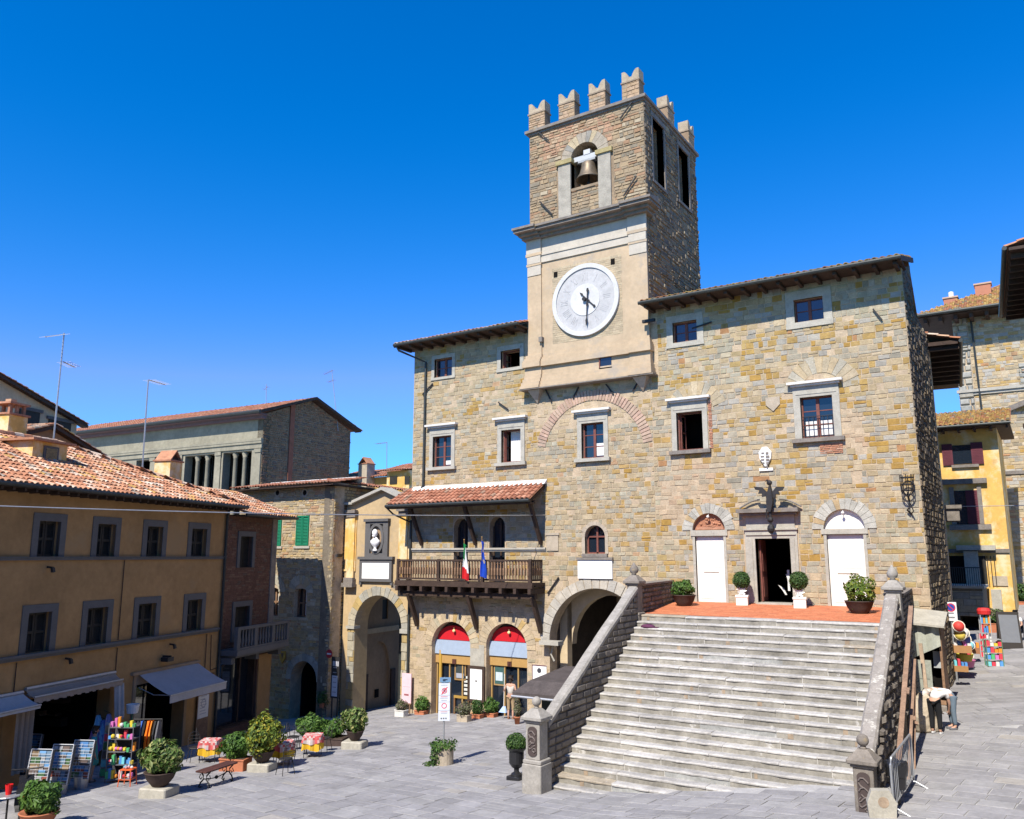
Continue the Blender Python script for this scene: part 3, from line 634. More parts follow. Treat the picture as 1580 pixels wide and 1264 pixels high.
a, b, z0, z1 = rect(727, 1032, 745.5, 1079); q = MB(PH); q.box(a, b, .06, .09, z0, z1); o = q.build('board', m_marble, nb)
q = MB(PH); q.box(cen(a, b)-.03, cen(a, b)+.05, .09, .095, cen(z0, z1)+.1, cen(z0, z1)+.16, (.05, .05, .05))
for i in range(6): q.box(a+.12, b-.14-.05*(i % 2), .09, .094, z1-.25-i*.055, z1-.235-i*.055, (.62, .62, .62))
q.build('print', m_paint, nb)
q = MB(PH); q.box(a-.13, a, .03, .1, z0-.1, z1+.12); q.box(b, b+.13, .03, .1, z0-.1, z1+.12); q.box(a, b, .03, .1, z1, z1+.12); q.box(a, b, .03, .1, z0-.1, z0); q.build('frame', m_wood, nb)
q = MB(PH); q.box(a-.05, b+.05, 0, .025, z1+.12, z1+1.0); q.build('pale_stone_pier', m_trim, hall)
ps = thing('street_plate', 'small white plate with dark emblem on the wall beside the tunnel arch', 'plate', PH.p(PH.at(832, 1030)[0], 0, 2.5))
a, b, z0, z1 = rect(822, 1026, 844, 1042); q = MB(PH); q.box(a, b, .02, .05, z0-.2, z1); q.build('plate', m_marble, ps)
q = MB(PH); q.disc(cen(a, b), z1-.22, 0, .1, .05, .056, 14, (.05, .05, .06)); q.box(a, b, .05, .056, z1-.04, z1, (.1, .02, .03)); q.box(a, a+.03, .05, .056, z0-.2, z1-.04, (.1, .02, .03)); q.build('emblem', m_paint, ps)
# tunnel under the hall
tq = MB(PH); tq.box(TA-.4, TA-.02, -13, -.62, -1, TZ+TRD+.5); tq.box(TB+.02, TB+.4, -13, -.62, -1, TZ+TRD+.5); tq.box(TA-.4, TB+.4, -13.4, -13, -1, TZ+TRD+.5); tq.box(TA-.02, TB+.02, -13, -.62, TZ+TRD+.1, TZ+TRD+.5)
tq.build('tunnel', M('tunnel_shade_plaster', (.07, .055, .042), .95, .25, 2, .2), hall)  # near-black tone puts the tunnel's deep shade into the wall colour
tq = MB(PH); rr = TRD-.1
cx_ = TC+.35; A = [pi*i/14 for i in range(15)]
pts = [(TB+.35, TZ+TRD+.6), (TA-.35, TZ+TRD+.6), (TA-.35, -.9), (TA+.35, -.9)]+[(TC+.2-(TRD-.35)*cos(t), TZ-.15+(TRD-.1)*sin(t)) for t in A]+[(TB+.35, TZ-.2)]
for i in range(14):
    x0, x1 = [TC+.2-(TRD-.35)*cos(A[i+k]) for k in (0, 1)]; y0, y1 = [TZ-.15+(TRD-.15)*sin(A[i+k]) for k in (0, 1)]
    tq.add([PH.p(x, wv, z) for wv in (-1.3, -.9) for x, z in ((x0, y0), (x1, y1), (x1, TZ+TRD+.4), (x0, TZ+TRD+.4))], [(0, 1, 2, 3), (7, 6, 5, 4), (0, 4, 5, 1), (1, 5, 6, 2), (2, 6, 7, 3), (3, 7, 4, 0)])
tq.box(TA-.3, TA+.33, -1.3, -.9, -1, TZ+TRD+.3)
tq.build('tunnel_inner_arch', m_cream, hall)
bx = MB(PH); a, z = PH.at(843, 990, .1); bx.box(a-.15, a+.75, 0, .45, z-.1, z+.06); bx.tube([PH.p(a+.3, .06, z-.15), PH.p(a+.22, .1, z-.5), PH.p(a+.35, .07, z-.75)], .04, 5); bx.build('stone_shelf', m_trim, hall)

# loggia roof and balcony
lg = MB(); lx0, lx1 = -25.45, -17.68
dv = Vector((0, 1.34, .78)); tiles(lg, (lx0, 28.68, 9.56), (1, 0, 0), dv, lx1-lx0, dv.length, tw=.24, tl=.33, pal=PAL_RED)
lo_ = lg.build('balcony_roof', m_tile, hall, fix=False)
q = MB(PH); q.add([PH.p(*t) for t in ((-24.9, .02, 10.28), (lx1+.05, .02, 10.28), (lx1+.05, .28, 10.24), (-24.9, .28, 10.24), (-24.9, .02, 10.46), (lx1+.05, .02, 10.46))], [(0, 1, 2, 3), (4, 5, 2, 3), (0, 3, 4), (1, 2, 5)]); q.build('flashing', m_slab, lo_)
q = MB(PH); q.tube([PH.p(lx0, 1.38, 9.5), PH.p(lx1, 1.38, 9.5)], .07, 8); q.tube([PH.p(lx0+.05, 1.38, 9.45), PH.p(lx0+.15, 1.0, 9.15), PH.p(XL+.06, .12, 8.8)], .04, 6); q.build('gutter', m_gutter, lo_)
q = MB(PH); q.box(lx0+.02, lx1-.02, .9, 1.3, 9.38, 9.44)
for i in range(14): x = lx0+.1+i*(lx1-lx0-.2)/13; q.bar(PH.p(x, 0, 10.15), PH.p(x, 1.3, 9.42), .09, .12)
q.box(lx0+.1, lx1-.05, .82, .95, 9.4, 9.55); q.build('rafters', m_wood, lo_)
for px in (652, 735, 836):
    x = PH.at(px, 845)[0]; q = MB(PH); q.bar(PH.p(x, .05, 7.75), PH.p(x, .95, 9.45), .13, .16); q.build('brace', m_wood, lo_)
q = MB(PH); q.box(XL+.12, -17.7, 0, .1, 7.52, 7.6); q.box(XL+.12, -17.7, 0, .05, 7.45, 7.52); q.build('string_course', m_trim, hall)
for a, b in BD:
    q = MB(PH); q.prism(arch_pts(a+.02, b-.02, bz0, bzs, 10), -.4, -.36); o = q.build('balcony_door', m_glass, hall)
    q = MB(PH); m = cen(a, b); q.box(a, a+.07, -.36, -.3, bz0, bzs); q.box(b-.07, b, -.36, -.3, bz0, bzs); q.box(m-.04, m+.04, -.36, -.3, bz0, bzs+.3)
    for zz in (6.9, 7.6): q.box(a+.07, m-.04, -.355, -.31, zz, zz+.04); q.box(m+.04, b-.07, -.355, -.31, zz, zz+.04)
    q.build('sash', m_wood, o)
bx0, bx1, bw = -25.0, -17.87, .9; RZ = 7.1
q = MB(PH); q.box(bx0-.05, bx1+.12, 0, bw+.16, 6.06, 6.16); q.box(bx0-.05, bx1+.12, bw+.02, bw+.18, 5.94, 6.06); q.box(bx0-.02, bx1+.1, .1, bw-.1, 5.99, 6.06)
bal = q.build('balcony', m_wood, hall)
q = MB(PH)
for i in range(11): x = bx0+.12+i*(bx1-bx0-.1)/10; q.box(x-.07, x+.07, 0, bw+.24, 5.72, 5.93)
q.box(bx0, bx1+.05, .55, .75, 5.5, 5.715); q.build('joists', m_wood, bal)
for px in (645, 737, 836):
    x = PH.at(px, 975)[0]; q = MB(PH); q.bar(PH.p(x, .05, 4.15), PH.p(x, .75, 5.6), .15, .2); q.build('brace', m_wood, bal)
q = MB(PH); q.box(bx0-.02, bx1+.02, bw-.02, bw+.08, RZ-.08, RZ); q.box(bx0-.02, bx1+.02, bw, bw+.06, 6.22, 6.3)
for u in (bx0, bx1-.08): q.box(u, u+.08, 0, bw-.02, RZ-.08, RZ); q.box(u+.01, u+.07, 0, bw, 6.22, 6.3)
for u in (bx0+.02, bx0+2.35, bx0+4.7, bx1-.06): q.box(u-.05, u+.07, bw-.02, bw+.085, 6.16, RZ+.02)
q.build('railing', m_wood, bal)
q = MB(PH); 
for t0, t1, rr in ((6.3, 6.45, .022), (6.45, 6.75, .038), (6.75, RZ-.08, .024)): q.box(-rr, rr, bw+.03-rr, bw+.03+rr, t0, t1)
b0 = q.build('baluster', m_wood_lt, bal)
nb_ = 47
for i in range(nb_):
    c = b0 if i == 0 else b0.copy()
    if i: COL.objects.link(c); c.parent = bal
    c.location.x = bx0+.16+i*(bx1-bx0-.32)/(nb_-1)
for i in range(6):
    for u in (bx0+.04, bx1-.04): c = b0.copy(); COL.objects.link(c); c.parent = bal; c.location = (u, (bw+.03)-(.1+i*.14), 0)
# flags held by the balcony rail
def flag(px, py, cols, name, lab, wd):
    x, z = PH.at(px, py, bw+.2); f = thing(name, lab, 'flag', PH.p(x, bw+.1, 6.6))
    q = MB(PH); q.tube([PH.p(x+.02, bw+.12, 6.4), PH.p(x-.03, bw+.25, z+.05)], .016, 5); q.ball(PH.p(x-.03, bw+.25, z+.08), .035, 6, 5); q.build('pole', m_gold, f)
    q = MB(PH); n, mm = 12, 9; z1, z0 = z-.02, z-1.55
    def pt(i, j):
        s_ = i/n; v = j/mm; return PH.p(x-.04+s_*wd*(1+.5*v)+.03*sin(5*v+s_*4), bw+.27+.05*sin(s_*9+v*2), z1-v*(z1-z0)*(1-.1*s_)-s_*.25)
    for i in range(n):
        for j in range(mm): q.add([pt(i, j), pt(i+1, j), pt(i+1, j+1), pt(i, j+1)], [(0, 1, 2, 3)], cols(i/n, j/mm))
    q.build('cloth', m_cloth, f, fix=False)
flag(718, 836, lambda s_, v: (.02, .26, .07) if v < .36 and s_ < .7 else ((.75, .75, .72) if v < .62 or (s_ > .75 and v < .7) else (.55, .015, .02)), 'national_flag', 'green white and red flag hanging limp from the wooden balcony', .16)
flag(745.5, 832, lambda s_, v: (.6, .45, .03) if (int(s_*12) % 3 == 1 and int(v*9) % 3 == 1 and .1 < v < .7) else (.012, .06, .42), 'union_flag', 'blue flag with yellow stars hanging limp from the wooden balcony', .15)
# ------------------------------------------------------------------ clock tower
tower = thing('clock_tower', 'square crenellated stone bell tower with a white clock rising from the town hall', 'tower', (-15.6, 33, 14.4))
TD = 6.15; ZC = 21.62; ZP = 26.5        # depth, cornice, parapet string
tm = MB(); tm.box(TL, TR, 30.02, 30+TD, 14.4, ZP)
q = MB(); q.box(TL+.75, TR-.75, 30.8, 30+TD-.75, 22.4, ZP-.3)
bu0, bu1 = PH.at(881, 260)[0], PH.at(923.5, 250)[0]; bz0_ = PH.at(903, 287)[1]; bzs_ = PH.at(902, 242)[1]
TF = Fr((0, 30.02), 0); TS = Fr((TR, 30), 90)
q.fr = TF; q.prism(arch_pts(bu0, bu1, bz0_, bzs_, 16), -.9, .4)
q.fr = TS
SO = [(.85, 2.1, 23.1, 26.05), (3.85, 5.1, 23.3, 26.05)]
for a, b, z0, z1 in SO: q.box(a, b, -.9, .3, z0, z1)
cut(tm.build('wall', m_mort_tower, tower), q)
PAL_T = [(3, (.32, .235, .14)), (2, (.275, .21, .135)), (1.5, (.35, .265, .165)), (1, (.31, .19, .11)), (1.4, (.225, .19, .135)), (.5, (.38, .31, .21))]
PAL_TB = [(3, (.40, .245, .15)), (2, (.36, .21, .13)), (2, (.42, .30, .19))]
sm = MB(TF)
pal_t = lambda u, z: pick(PAL_TB) if (z > 25 and -17.8 < u < -14.2 and U(0, 1) < .75) else pick(PAL_T)
si = MB(TF); ashlar(si, bu0+.01, bu1-.01, ZC, bz0_-.03, [], (.10, .2), (.14, .4), pal_t, gap=.022, prot=(.008, .04), bev=.014, jit=.012); si.build('sill_masonry', m_stone, tower, fix=False)
hb = [(bu0-.72, bu0, ZC, bzs_+.05), (bu1, bu1+.72, ZC, bzs_+.05), (bu0, bu1, ZC, bzs_)]+arc_holes(cen(bu0, bu1), bzs_, (bu1-bu0)/2+.5)
ashlar(sm, TL+.01, TR, ZC, ZP-.05, hb, (.10, .22), (.14, .45), lambda u, z: pick(PAL_TB) if (z > 25 and -17.8 < u < -14.2 and U(0, 1) < .75) else pick(PAL_T), gap=.022, prot=(.008, .04), bev=.014, jit=.016)
voussoirs(sm, cen(bu0, bu1), bzs_, (bu1-bu0)/2, (bu1-bu0)/2+.5, 13, .08, pi-.08, -.1, .04, [(2, (.34, .29, .22)), (1, (.40, .32, .2)), (1, (.27, .25, .21))])
sm.build('front_facing', m_stone, tower, fix=False)
sm = MB(TS)
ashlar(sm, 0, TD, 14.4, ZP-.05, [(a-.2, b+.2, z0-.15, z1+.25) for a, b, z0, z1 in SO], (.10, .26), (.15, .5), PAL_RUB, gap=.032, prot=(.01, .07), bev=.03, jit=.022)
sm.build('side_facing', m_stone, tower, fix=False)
for a, b, z0, z1 in SO:
    q = MB(TS); q.box(a-.16, a, -.3, .05, z0, z1); q.box(b, b+.16, -.3, .05, z0, z1); q.box(a-.2, b+.2, -.3, .07, z1, z1+.22); q.box(a-.2, b+.2, -.3, .08, z0-.13, z0); q.build('side_opening_surround', m_trim_dk, tower)
for a, b in ((bu0-.62, bu0), (bu1, bu1+.6)):
    q = MB(TF); q.box(a, b, -.3, .09, ZC, bzs_-.12, (.33, .30, .245)); q.box(a-.1, b+.1, -.3, .16, bzs_-.12, bzs_+.08, (.33, .27, .13)); q.build('belfry_pilaster', m_stone, tower)
# string under the merlons
q = MB()
for i, (e, z0, z1) in enumerate(((.06, ZP-.1, ZP), (.16, ZP, ZP+.13))): q.box(TL-e, TR+e, 30-e, 30+TD+e, z0, z1)
q.build('parapet_string', m_trim_dk, tower)
PM = [(3, (.36, .25, .15)), (2, (.40, .28, .18)), (1, (.30, .24, .17))]
def merlon(fr, u, w0, wd=.98, th=.5, h=1.28):
    q = MB(fr); z = ZP+.13; b = z+h*.62
    q.box(u, u+wd, w0-th, w0, z, b, (.27, .19, .12)); 
    for s_ in (0, 1):
        f2 = MB(fr)
    ashlar(q, u, u+wd, z, b, [], (.10, .2), (.15, .4), PM, gap=.015, prot=(.006, .025), jit=.012, w0=w0)
    q.box(u-.04, u+wd+.04, w0-th-.04, w0+.04, b, b+.07, (.27, .21, .15))
    n = 7; P = [(u, b+.07), (u+wd, b+.07)]+[(u+wd-.5*wd*t/n, b+.07+h*.38*(1-(t/n)**2.2)+.05*sin(pi*t/n)) for t in range(n)]+[(u+wd/2, b+.26)]+[(u+.5*wd*t/n, b+.07+h*.38*(1-(t/n)**2.2)+.05*sin(pi*t/n)) for t in range(n-1, -1, -1)]
    q.prism(P, w0-th, w0, (.37, .30, .21)); q.build('merlon', m_stone, tower)
for px0, px1 in ((816.7, 843), (863, 889), (910, 937), (961.5, 990)):
    a, b = PH.at(px0, 190)[0], PH.at(px1, 180)[0]; merlon(PH, a, .04, wd=b-a-.06)
for v in (2.65, 5.25): merlon(TS, v, .04, wd=.78)
BK = Fr((0, 30+TD), 180)
for i in range(4): merlon(BK, -TR+.05+i*1.58, .04, wd=.95)
LS = Fr((TL, 30), -90)
for v in (-2.65-.78, ): merlon(LS, v, .04, wd=.9)
q = MB(); q.tube([(-14.2, 33.5, 26.4), (-14.2, 33.5, 29.3)], .02, 5); q.box(-14.3, -14.1, 33.47, 33.53, 28.0, 28.05); q.build('lightning_rod', m_iron, tower)
def tt(ax, ay, bx, by):
    q = MB(); a, b = PH.at(ax, ay, .08), PH.at(bx, by, .08); q.bar(PH.p(a[0], .09, a[1]), PH.p(b[0], .09, b[1]), .05, .05); q.build('wall_tie', m_iron, tower)
for t in ((829, 203, 847, 217), (833, 311, 852, 331), (957, 183, 975, 158), (962, 303, 982, 272)): tt(*t)
# bell
q = MB(); bc = cen(bu0, bu1)+.05; by = 30.28; bt = PH.at(904, 247)[1]; bb = PH.at(904, 274)[1]; bh = bt-bb
q.lathe((bc, by, bb), [(.02, bh), (.24, bh), (.30, bh*.93), (.33, bh*.7), (.40, bh*.35), (.52, bh*.1), (.57, 0), (.52, .01), (.42, bh*.2), (.02, bh*.6)], 24)
bell = q.build('bell', m_bronze, tower, smooth=True)
q = MB(); q.tube([(bc, by, bb+.4), (bc, by, bb-.18)], .04, 6); q.ball((bc, by, bb-.16), .09, 8, 6); q.build('clapper', m_iron, bell)
q = MB(); q.box(bc-.78, bc+.7, by-.14, by+.14, bt+.12, bt+.34, (.45, .46, .46)); q.box(bc-.16, bc+.16, by-.16, by+.16, bt+.34, bt+.56, (.5, .5, .5)); q.box(bc-.45, bc+.4, by-.145, by+.145, bt+.02, bt+.12, (.32, .33, .33)); q.build('headstock', m_paint, bell)
q = MB(TF); q.box(bu0, bu1, -.55, .05, bz0_-.1, bz0_+.02); q.build('belfry_sill', m_mort_tower, tower)
# plastered clock stage
q = MB(TF); q.box(TL+.01, TR-.01, 0, .10, 14.55, 21.3); st = q.build('clock_stage', m_plaster, tower)
pl0, pl1 = PH.at(837.5, 420)[0], PH.at(974, 420)[0]
for a, b in ((TL-.03, pl0), (pl1, TR+.02)):
    q = MB(TF); q.box(a, b, .1, .17, 15.9, 21.2); q.box(a-.03, b+.03, .17, .22, 20.0, 20.1); q.box(a-.05, b+.05, .17, .25, 20.45, 20.58); q.build('pilaster', m_plaster, st)
q = MB(TF)
for a, b in ((TL-.02, pl0), (pl1, TR+.02)): q.box(a, b, .17, .2, 19.55, 20.0); q.box(a, b, .17, .23, 20.1, 20.45); q.box(a-.03, b+.03, .17, .25, 20.58, 21.2)
q.box(pl0, pl1, .1, .16, 20.1, 20.42); q.box(pl0, pl1, .1, .2, 20.42, 20.5); q.box(pl0, pl1, .1, .15, 20.5, 21.2)
q.build('pale_frieze', M('pale_frieze', (.47, .42, .345), .88, .1, 1.5, .2, tint=[((.42, .38, .32), 1.2, .6)]), st)
a, b, z0, z1 = rect(855, 399, 960, 520); z0, z1 = PH.at(907, 524)[1], PH.at(907, 404)[1]
q = MB(TF); ashlar(q, a-.05, b+.05, z0, z1, [], (.085, .1), (.25, .4), [(1, (.42, .34, .225)), (1, (.39, .315, .21))], gap=.012, prot=(.004, .01), bev=.004, jit=.003, w0=.1); q.build('brick_panel', m_stone, st, fix=False)
ck0 = PH.at(855.5, 463)[0]; ck1 = PH.at(958, 463)[0]; cc = cen(ck0, ck1); cr = (ck1-ck0)/2; cz_ = PH.at(907, 463.5)[1]
q = MB(TF); q.disc(cc, cz_, cr*.88, cr, .1, .22, 64); clock = q.build('clock_face', M('clock_white', (.54, .53, .515), .7, .08, 2, .1, tint=[((.40, .39, .38), 1.4, .6)]), tower)
q = MB(TF); q.disc(cc, cz_, cr*.44, cr*.88, .1, .17, 64); q.build('dial_ring', M('dial_grey', (.44, .43, .42), .7, .12, 2.5, .1, tint=[((.40, .39, .38), 1.6, .6)]), clock)
q = MB(TF); q.disc(cc, cz_, 0, cr*.44, .1, .19, 48); q.build('dial_centre', clock.data.materials[0], clock)
def num(h, s_):
    q = MB(TF); t = pi/2-h*pi/6; up_ = (cos(t), sin(t)); rt_ = (sin(t), -cos(t)); wd = {'I': .075, 'V': .17, 'X': .17}; tot = sum(wd[k] for k in s_); x = -tot/2
    def ln(x0, y0, x1, y1, lw):
        a_ = Vector((x0, y0)); b_ = Vector((x1, y1)); d = (b_-a_).normalized(); nn = Vector((-d.y, d.x))*lw/2
        P = [a_-nn, b_-nn, b_+nn, a_+nn]; q.prism([(cc+rt_[0]*v.x+up_[0]*(v.y+cr*.64), cz_+rt_[1]*v.x+up_[1]*(v.y+cr*.64)) for v in P], .171, .176+U(0, .004), (.40, .39, .385))
    for k in s_:
        m_ = x+wd[k]/2; hh = .17
        if k == 'I': ln(m_, -hh, m_, hh, .03)
        if k == 'V': ln(m_-.06, hh, m_, -hh, .035); ln(m_+.06, hh, m_, -hh, .018)
        if k == 'X': ln(m_-.06, hh, m_+.06, -hh, .035); ln(m_+.06, hh, m_-.06, -hh, .018)
        x += wd[k]
    q.build('numeral', m_paint, clock)
for h, s_ in enumerate(('XII', 'I', 'II', 'III', 'IIII', 'V', 'VI', 'VII', 'VIII', 'IX', 'X', 'XI')): num(h, s_)
def hand(nm, tx, ty, bx_, by_, w0, wid):
    t, b_ = Vector(PH.at(tx, ty, .2)), Vector(PH.at(bx_, by_, .2)); d = (t-b_).normalized(); nn = Vector((-d.y, d.x)); L = (t-b_).length
    q = MB(TF); P = []
    for f, ww in ((0, .9), (.06, 1.6), (.12, .7), (.35, .55), (.42, 1.5), (.5, .6), (.8, .45), (.86, 1.4), (1, .02)): P.append((b_+d*L*f, ww*wid))
    q.prism([tuple(p_+nn*k) for p_, k in P]+[tuple(p_-nn*k) for p_, k in reversed(P)], w0, w0+.03); q.build(nm, m_iron, clock)
hand('hour_hand', 894.5, 451.5, 918, 473, .21, .036); hand('minute_hand', 905.5, 503, 907.5, 445, .26, .034)
q = MB(TF); q.disc(cen(*PH.at(907.3, 463)) if 0 else cc, cz_, 0, .09, .19, .31, 12); q.build('hub', m_iron, clock)
for px, py in ((859, 424), (947, 404)):
    q = MB(TF); u, z = PH.at(px, py); q.box(u-.09, u+.09, .1, .13, z-.14, z+.1); q.build('putlog_hole', m_dark, st)
u, z = PH.at(838, 526); q = MB(TF); q.box(u-.07, u+.1, .1, .3, z-.1, z+.12)
q.build('stone_stub', m_trim_dk, st)
# main cornice, wraps slightly round the corners with breaks over the pilasters
q = MB()
for e, z0, z1 in ((.22, 21.2, 21.32), (.38, 21.32, 21.44), (.62, 21.44, 21.56), (.7, 21.56, 21.66)):
    k = e
    for a, b, ex in ((TL-.04, pl0+.08, .12), (pl0+.08, pl1-.08, 0), (pl1-.08, TR+.03, .12)):
        l = a-(k*.5 if a < pl0 else 0); r = b+(k*.75 if b > pl1 else 0); q.box(l, r, 30-.1-k-ex, 30.0, z0, z1)
    q.box(TR+.03, TR+.03+k*.75, 30.0, 30.25, z0, z1)
q.add([(TL-.36, 29.2, 21.66), (TR+.55, 29.2, 21.66), (TR+.55, 30.02, 21.9), (TL-.36, 30.02, 21.9), (TL-.36, 30.02, 21.66), (TR+.55, 30.02, 21.66)], [(0, 1, 2, 3), (0, 3, 4), (1, 5, 2), (0, 4, 5, 1), (2, 5, 4, 3)])
q.build('cornice', m_trim_dk, tower)
# base moulding
q = MB(); a, b, z0, z1 = rect(929.5, 546.7, 946.5, 568.4)
def band(e, z0_, z1_, ex=.1):
    for l, r, x in ((TL-.08, pl0+.05, ex), (pl0+.05, pl1-.05, 0), (pl1-.05, TR+.06, ex)):
        q.box(l-(e*.5 if l < pl0 else 0), r+(e*.5 if r > pl1 else 0), 30-.12-e-x, 30.03, z0_, z1_)
for e, s0, s1 in ((.02, 15.75, 15.9), (.1, 15.66, 15.75), (.16, 15.56, 15.66), (.2, 15.34, 15.56)): band(e, s0, s1)
band(.06, 14.98, 15.34); 
for e, s0, s1 in ((.1, 14.82, 14.98), (.17, 14.66, 14.82), (.24, 14.5, 14.66), (.3, 14.38, 14.5)): band(e, s0, s1)
bm_ = q.build('base_moulding', m_plaster, tower)
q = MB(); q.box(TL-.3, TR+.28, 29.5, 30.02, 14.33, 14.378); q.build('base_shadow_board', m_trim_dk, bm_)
q = MB(PH); q.box(a, b, .19, .2, z0, z1); o = q.build('small_window', m_glass, tower)
q = MB(PH); q.box(a-.05, a, .17, .23, z0, z1); q.box(a-.05, b+.03, .17, .22, z0-.05, z0); q.build('frame', m_sash, o)
for px in (830, 993):
    u = PH.at(px, 605)[0]; q = MB(PH); q.add([PH.p(u-.3, .38, 14.32), PH.p(u+.3, .38, 14.32), PH.p(u+.3, 0, 14.32), PH.p(u-.3, 0, 14.32), PH.p(u, .02, 13.75)], [(0, 1, 2, 3), (0, 1, 4), (1, 2, 4), (2, 3, 4), (3, 0, 4)]); q.build('corbel', m_trim_warm, tower)
# ------------------------------------------------------------------ the stone staircase
stair = thing('staircase', 'broad weathered stone staircase with walled sides leading up to the brick terrace', 'staircase', (-7.5, 22, 1.6))
Y0, Y1, NS = 25.2, 18.5, 22; RUN = (Y0-Y1)/NS; ZT0 = 5.38; RISE = .179
xl = lambda y: -11.38+(Y0-y)/(Y0-Y1)*.3
xr = lambda y: -3.93+(Y0-y)/(Y0-Y1)*.2
def lv(): k = U(.88, 1.14); return k
for i in range(NS+1):
    yb, yf, zt = Y0-(i-1)*RUN, Y0-i*RUN, ZT0-i*RISE
    if i == 0: yb = Y0+.42
    q = MB(); x = xl(yf); x1 = xr(yf); front = i
    while x < x1-.05:
        L = U(.9, 2.4); e = min(x+L, x1)
        if x1-e < .5: e = x1
        dz, dy = U(-.008, .008), U(-.015, .012); g = .006
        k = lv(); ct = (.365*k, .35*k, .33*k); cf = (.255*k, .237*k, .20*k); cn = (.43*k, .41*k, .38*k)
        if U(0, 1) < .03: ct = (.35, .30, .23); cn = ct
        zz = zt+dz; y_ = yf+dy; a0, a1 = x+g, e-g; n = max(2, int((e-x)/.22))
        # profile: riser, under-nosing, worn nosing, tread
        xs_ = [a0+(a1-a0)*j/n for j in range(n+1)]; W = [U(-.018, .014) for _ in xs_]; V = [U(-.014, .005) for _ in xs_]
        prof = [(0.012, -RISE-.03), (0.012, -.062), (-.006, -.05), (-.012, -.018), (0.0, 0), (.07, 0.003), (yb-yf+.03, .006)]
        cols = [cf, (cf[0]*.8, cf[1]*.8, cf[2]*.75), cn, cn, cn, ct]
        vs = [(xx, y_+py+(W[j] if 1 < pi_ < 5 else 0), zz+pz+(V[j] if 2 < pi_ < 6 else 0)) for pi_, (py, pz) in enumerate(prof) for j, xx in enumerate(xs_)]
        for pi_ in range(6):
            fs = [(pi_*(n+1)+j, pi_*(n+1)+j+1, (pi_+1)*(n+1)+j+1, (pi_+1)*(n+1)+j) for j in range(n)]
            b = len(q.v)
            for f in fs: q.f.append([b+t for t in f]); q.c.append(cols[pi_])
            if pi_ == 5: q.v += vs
        q.box(e-.012, e+.012, y_+.018, yb+.01, zz-RISE, zz-.002, (.48, .46, .42))
        if U(0, 1) < .25: t_ = U(a0, a1-.15); q.box(t_, t_+U(.06, .14), y_+.004, y_+.03, zz-RISE+.01, zz-.05, (.30, .23, .16))
        x = e
    q.box(xl(yf)-.02, x1+.02, y_+.03, yb+.02, zt-.6, zt-.03, (.3, .3, .28))
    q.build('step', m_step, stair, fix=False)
tb = MB(); z0, z1 = 5.392, 5.575
def tmap(u, w_, v): return (u, v, z0+(v-(Y0+.4))/(30-Y0-.4)*(z1-z0)+w_)
for (a0, a1, v0, v1) in ((-11.9, -3.97, Y0+.42, 30.05),):
    ashlar(tb, a0, a1, v0, v1, [], (.11, .115), (.22, .3), [(3, (.50, .165, .075)), (2, (.46, .15, .07)), (1, (.53, .20, .095))], gap=.006, prot=(.001, .003), bev=.002, jit=0, fmap=tmap)
tb.box(-11.9, -3.97, Y0+.42, 30.0, 4.6, 5.385, (.35, .12, .06)); tb.build('brick_terrace', m_brickfloor, stair, fix=False)
m_coping = M('coping_stone', (.27, .245, .22), .92, .2, 3, .5, 20, tint=[((.58, .56, .50), 5.5, .56), ((.17, .155, .14), 2, .6)])
m_copl = M('coping_stone_grey', (.30, .28, .25), .92, .2, 3, .5, 20, tint=[((.46, .44, .40), 6, .6), ((.17, .155, .14), 2, .6)])
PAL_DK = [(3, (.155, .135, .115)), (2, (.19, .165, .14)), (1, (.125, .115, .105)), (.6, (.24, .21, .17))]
def parapet(xt0, xb0, xt1, xb1, ztop, zbot, yb, inner, mcop, face_kw):
    # slab between lower end (y = yb) and upper end (y = Y0-.1); xt0/xt1 left and right face at the top, xb0/xb1 at the bottom
    q = MB(); yt = Y0-.15
    vs = [(xb0, yb, .4), (xb1, yb, .4), (xt1, yt, .4), (xt0, yt, .4), (xb0, yb, zbot), (xb1, yb, zbot), (xt1, yt, ztop), (xt0, yt, ztop)]
    q.add(vs, [(0, 3, 2, 1), (4, 5, 6, 7), (0, 1, 5, 4), (1, 2, 6, 5), (2, 3, 7, 6), (3, 0, 4, 7)]); par = q.build('parapet', m_mortar_dk, stair)
    a = math.atan2(yt-yb, xt1-xb1); L = math.hypot(yt-yb, xt1-xb1); f = Fr((xb1, yb), math.degrees(a)); q = MB(f)
    sl = (ztop-zbot)/L
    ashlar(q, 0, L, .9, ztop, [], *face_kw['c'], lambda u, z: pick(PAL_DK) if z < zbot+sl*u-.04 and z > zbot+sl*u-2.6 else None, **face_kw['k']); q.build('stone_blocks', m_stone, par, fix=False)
    q = MB(); n = 9; e = .035
    for i in range(n):
        t0, t1 = i/n+.001, (i+1)/n-.001; o = [U(-.012, .012) for _ in range(4)]
        P = []
        for t, oo in ((t0, o[0]), (t1, o[1])):
            y = yb+(yt-yb)*t; z = zbot+(ztop-zbot)*t; l = xb0+(xt0-xb0)*t-e+oo; r = xb1+(xt1-xb1)*t+e+oo
            P += [(l, y, z), (r, y, z), (r, y, z+.10), (r-.05, y, z+.16), (l+.05, y, z+.16), (l, y, z+.10)]
        q.add(P, [(0, 1, 2, 3, 4, 5), (11, 10, 9, 8, 7, 6)]+[(k, 6+k, 6+(k+1) % 6, (k+1) % 6) for k in range(6)])
    q.build('coping', mcop, par); return par
parapet(-11.66, -11.32, -11.38, -11.06, 6.12, 2.98, 18.75, True, m_copl, dict(c=((.17, .19), (.3, .55)), k=dict(gap=.03, prot=(.03, .06), bev=.02, jit=.006)))
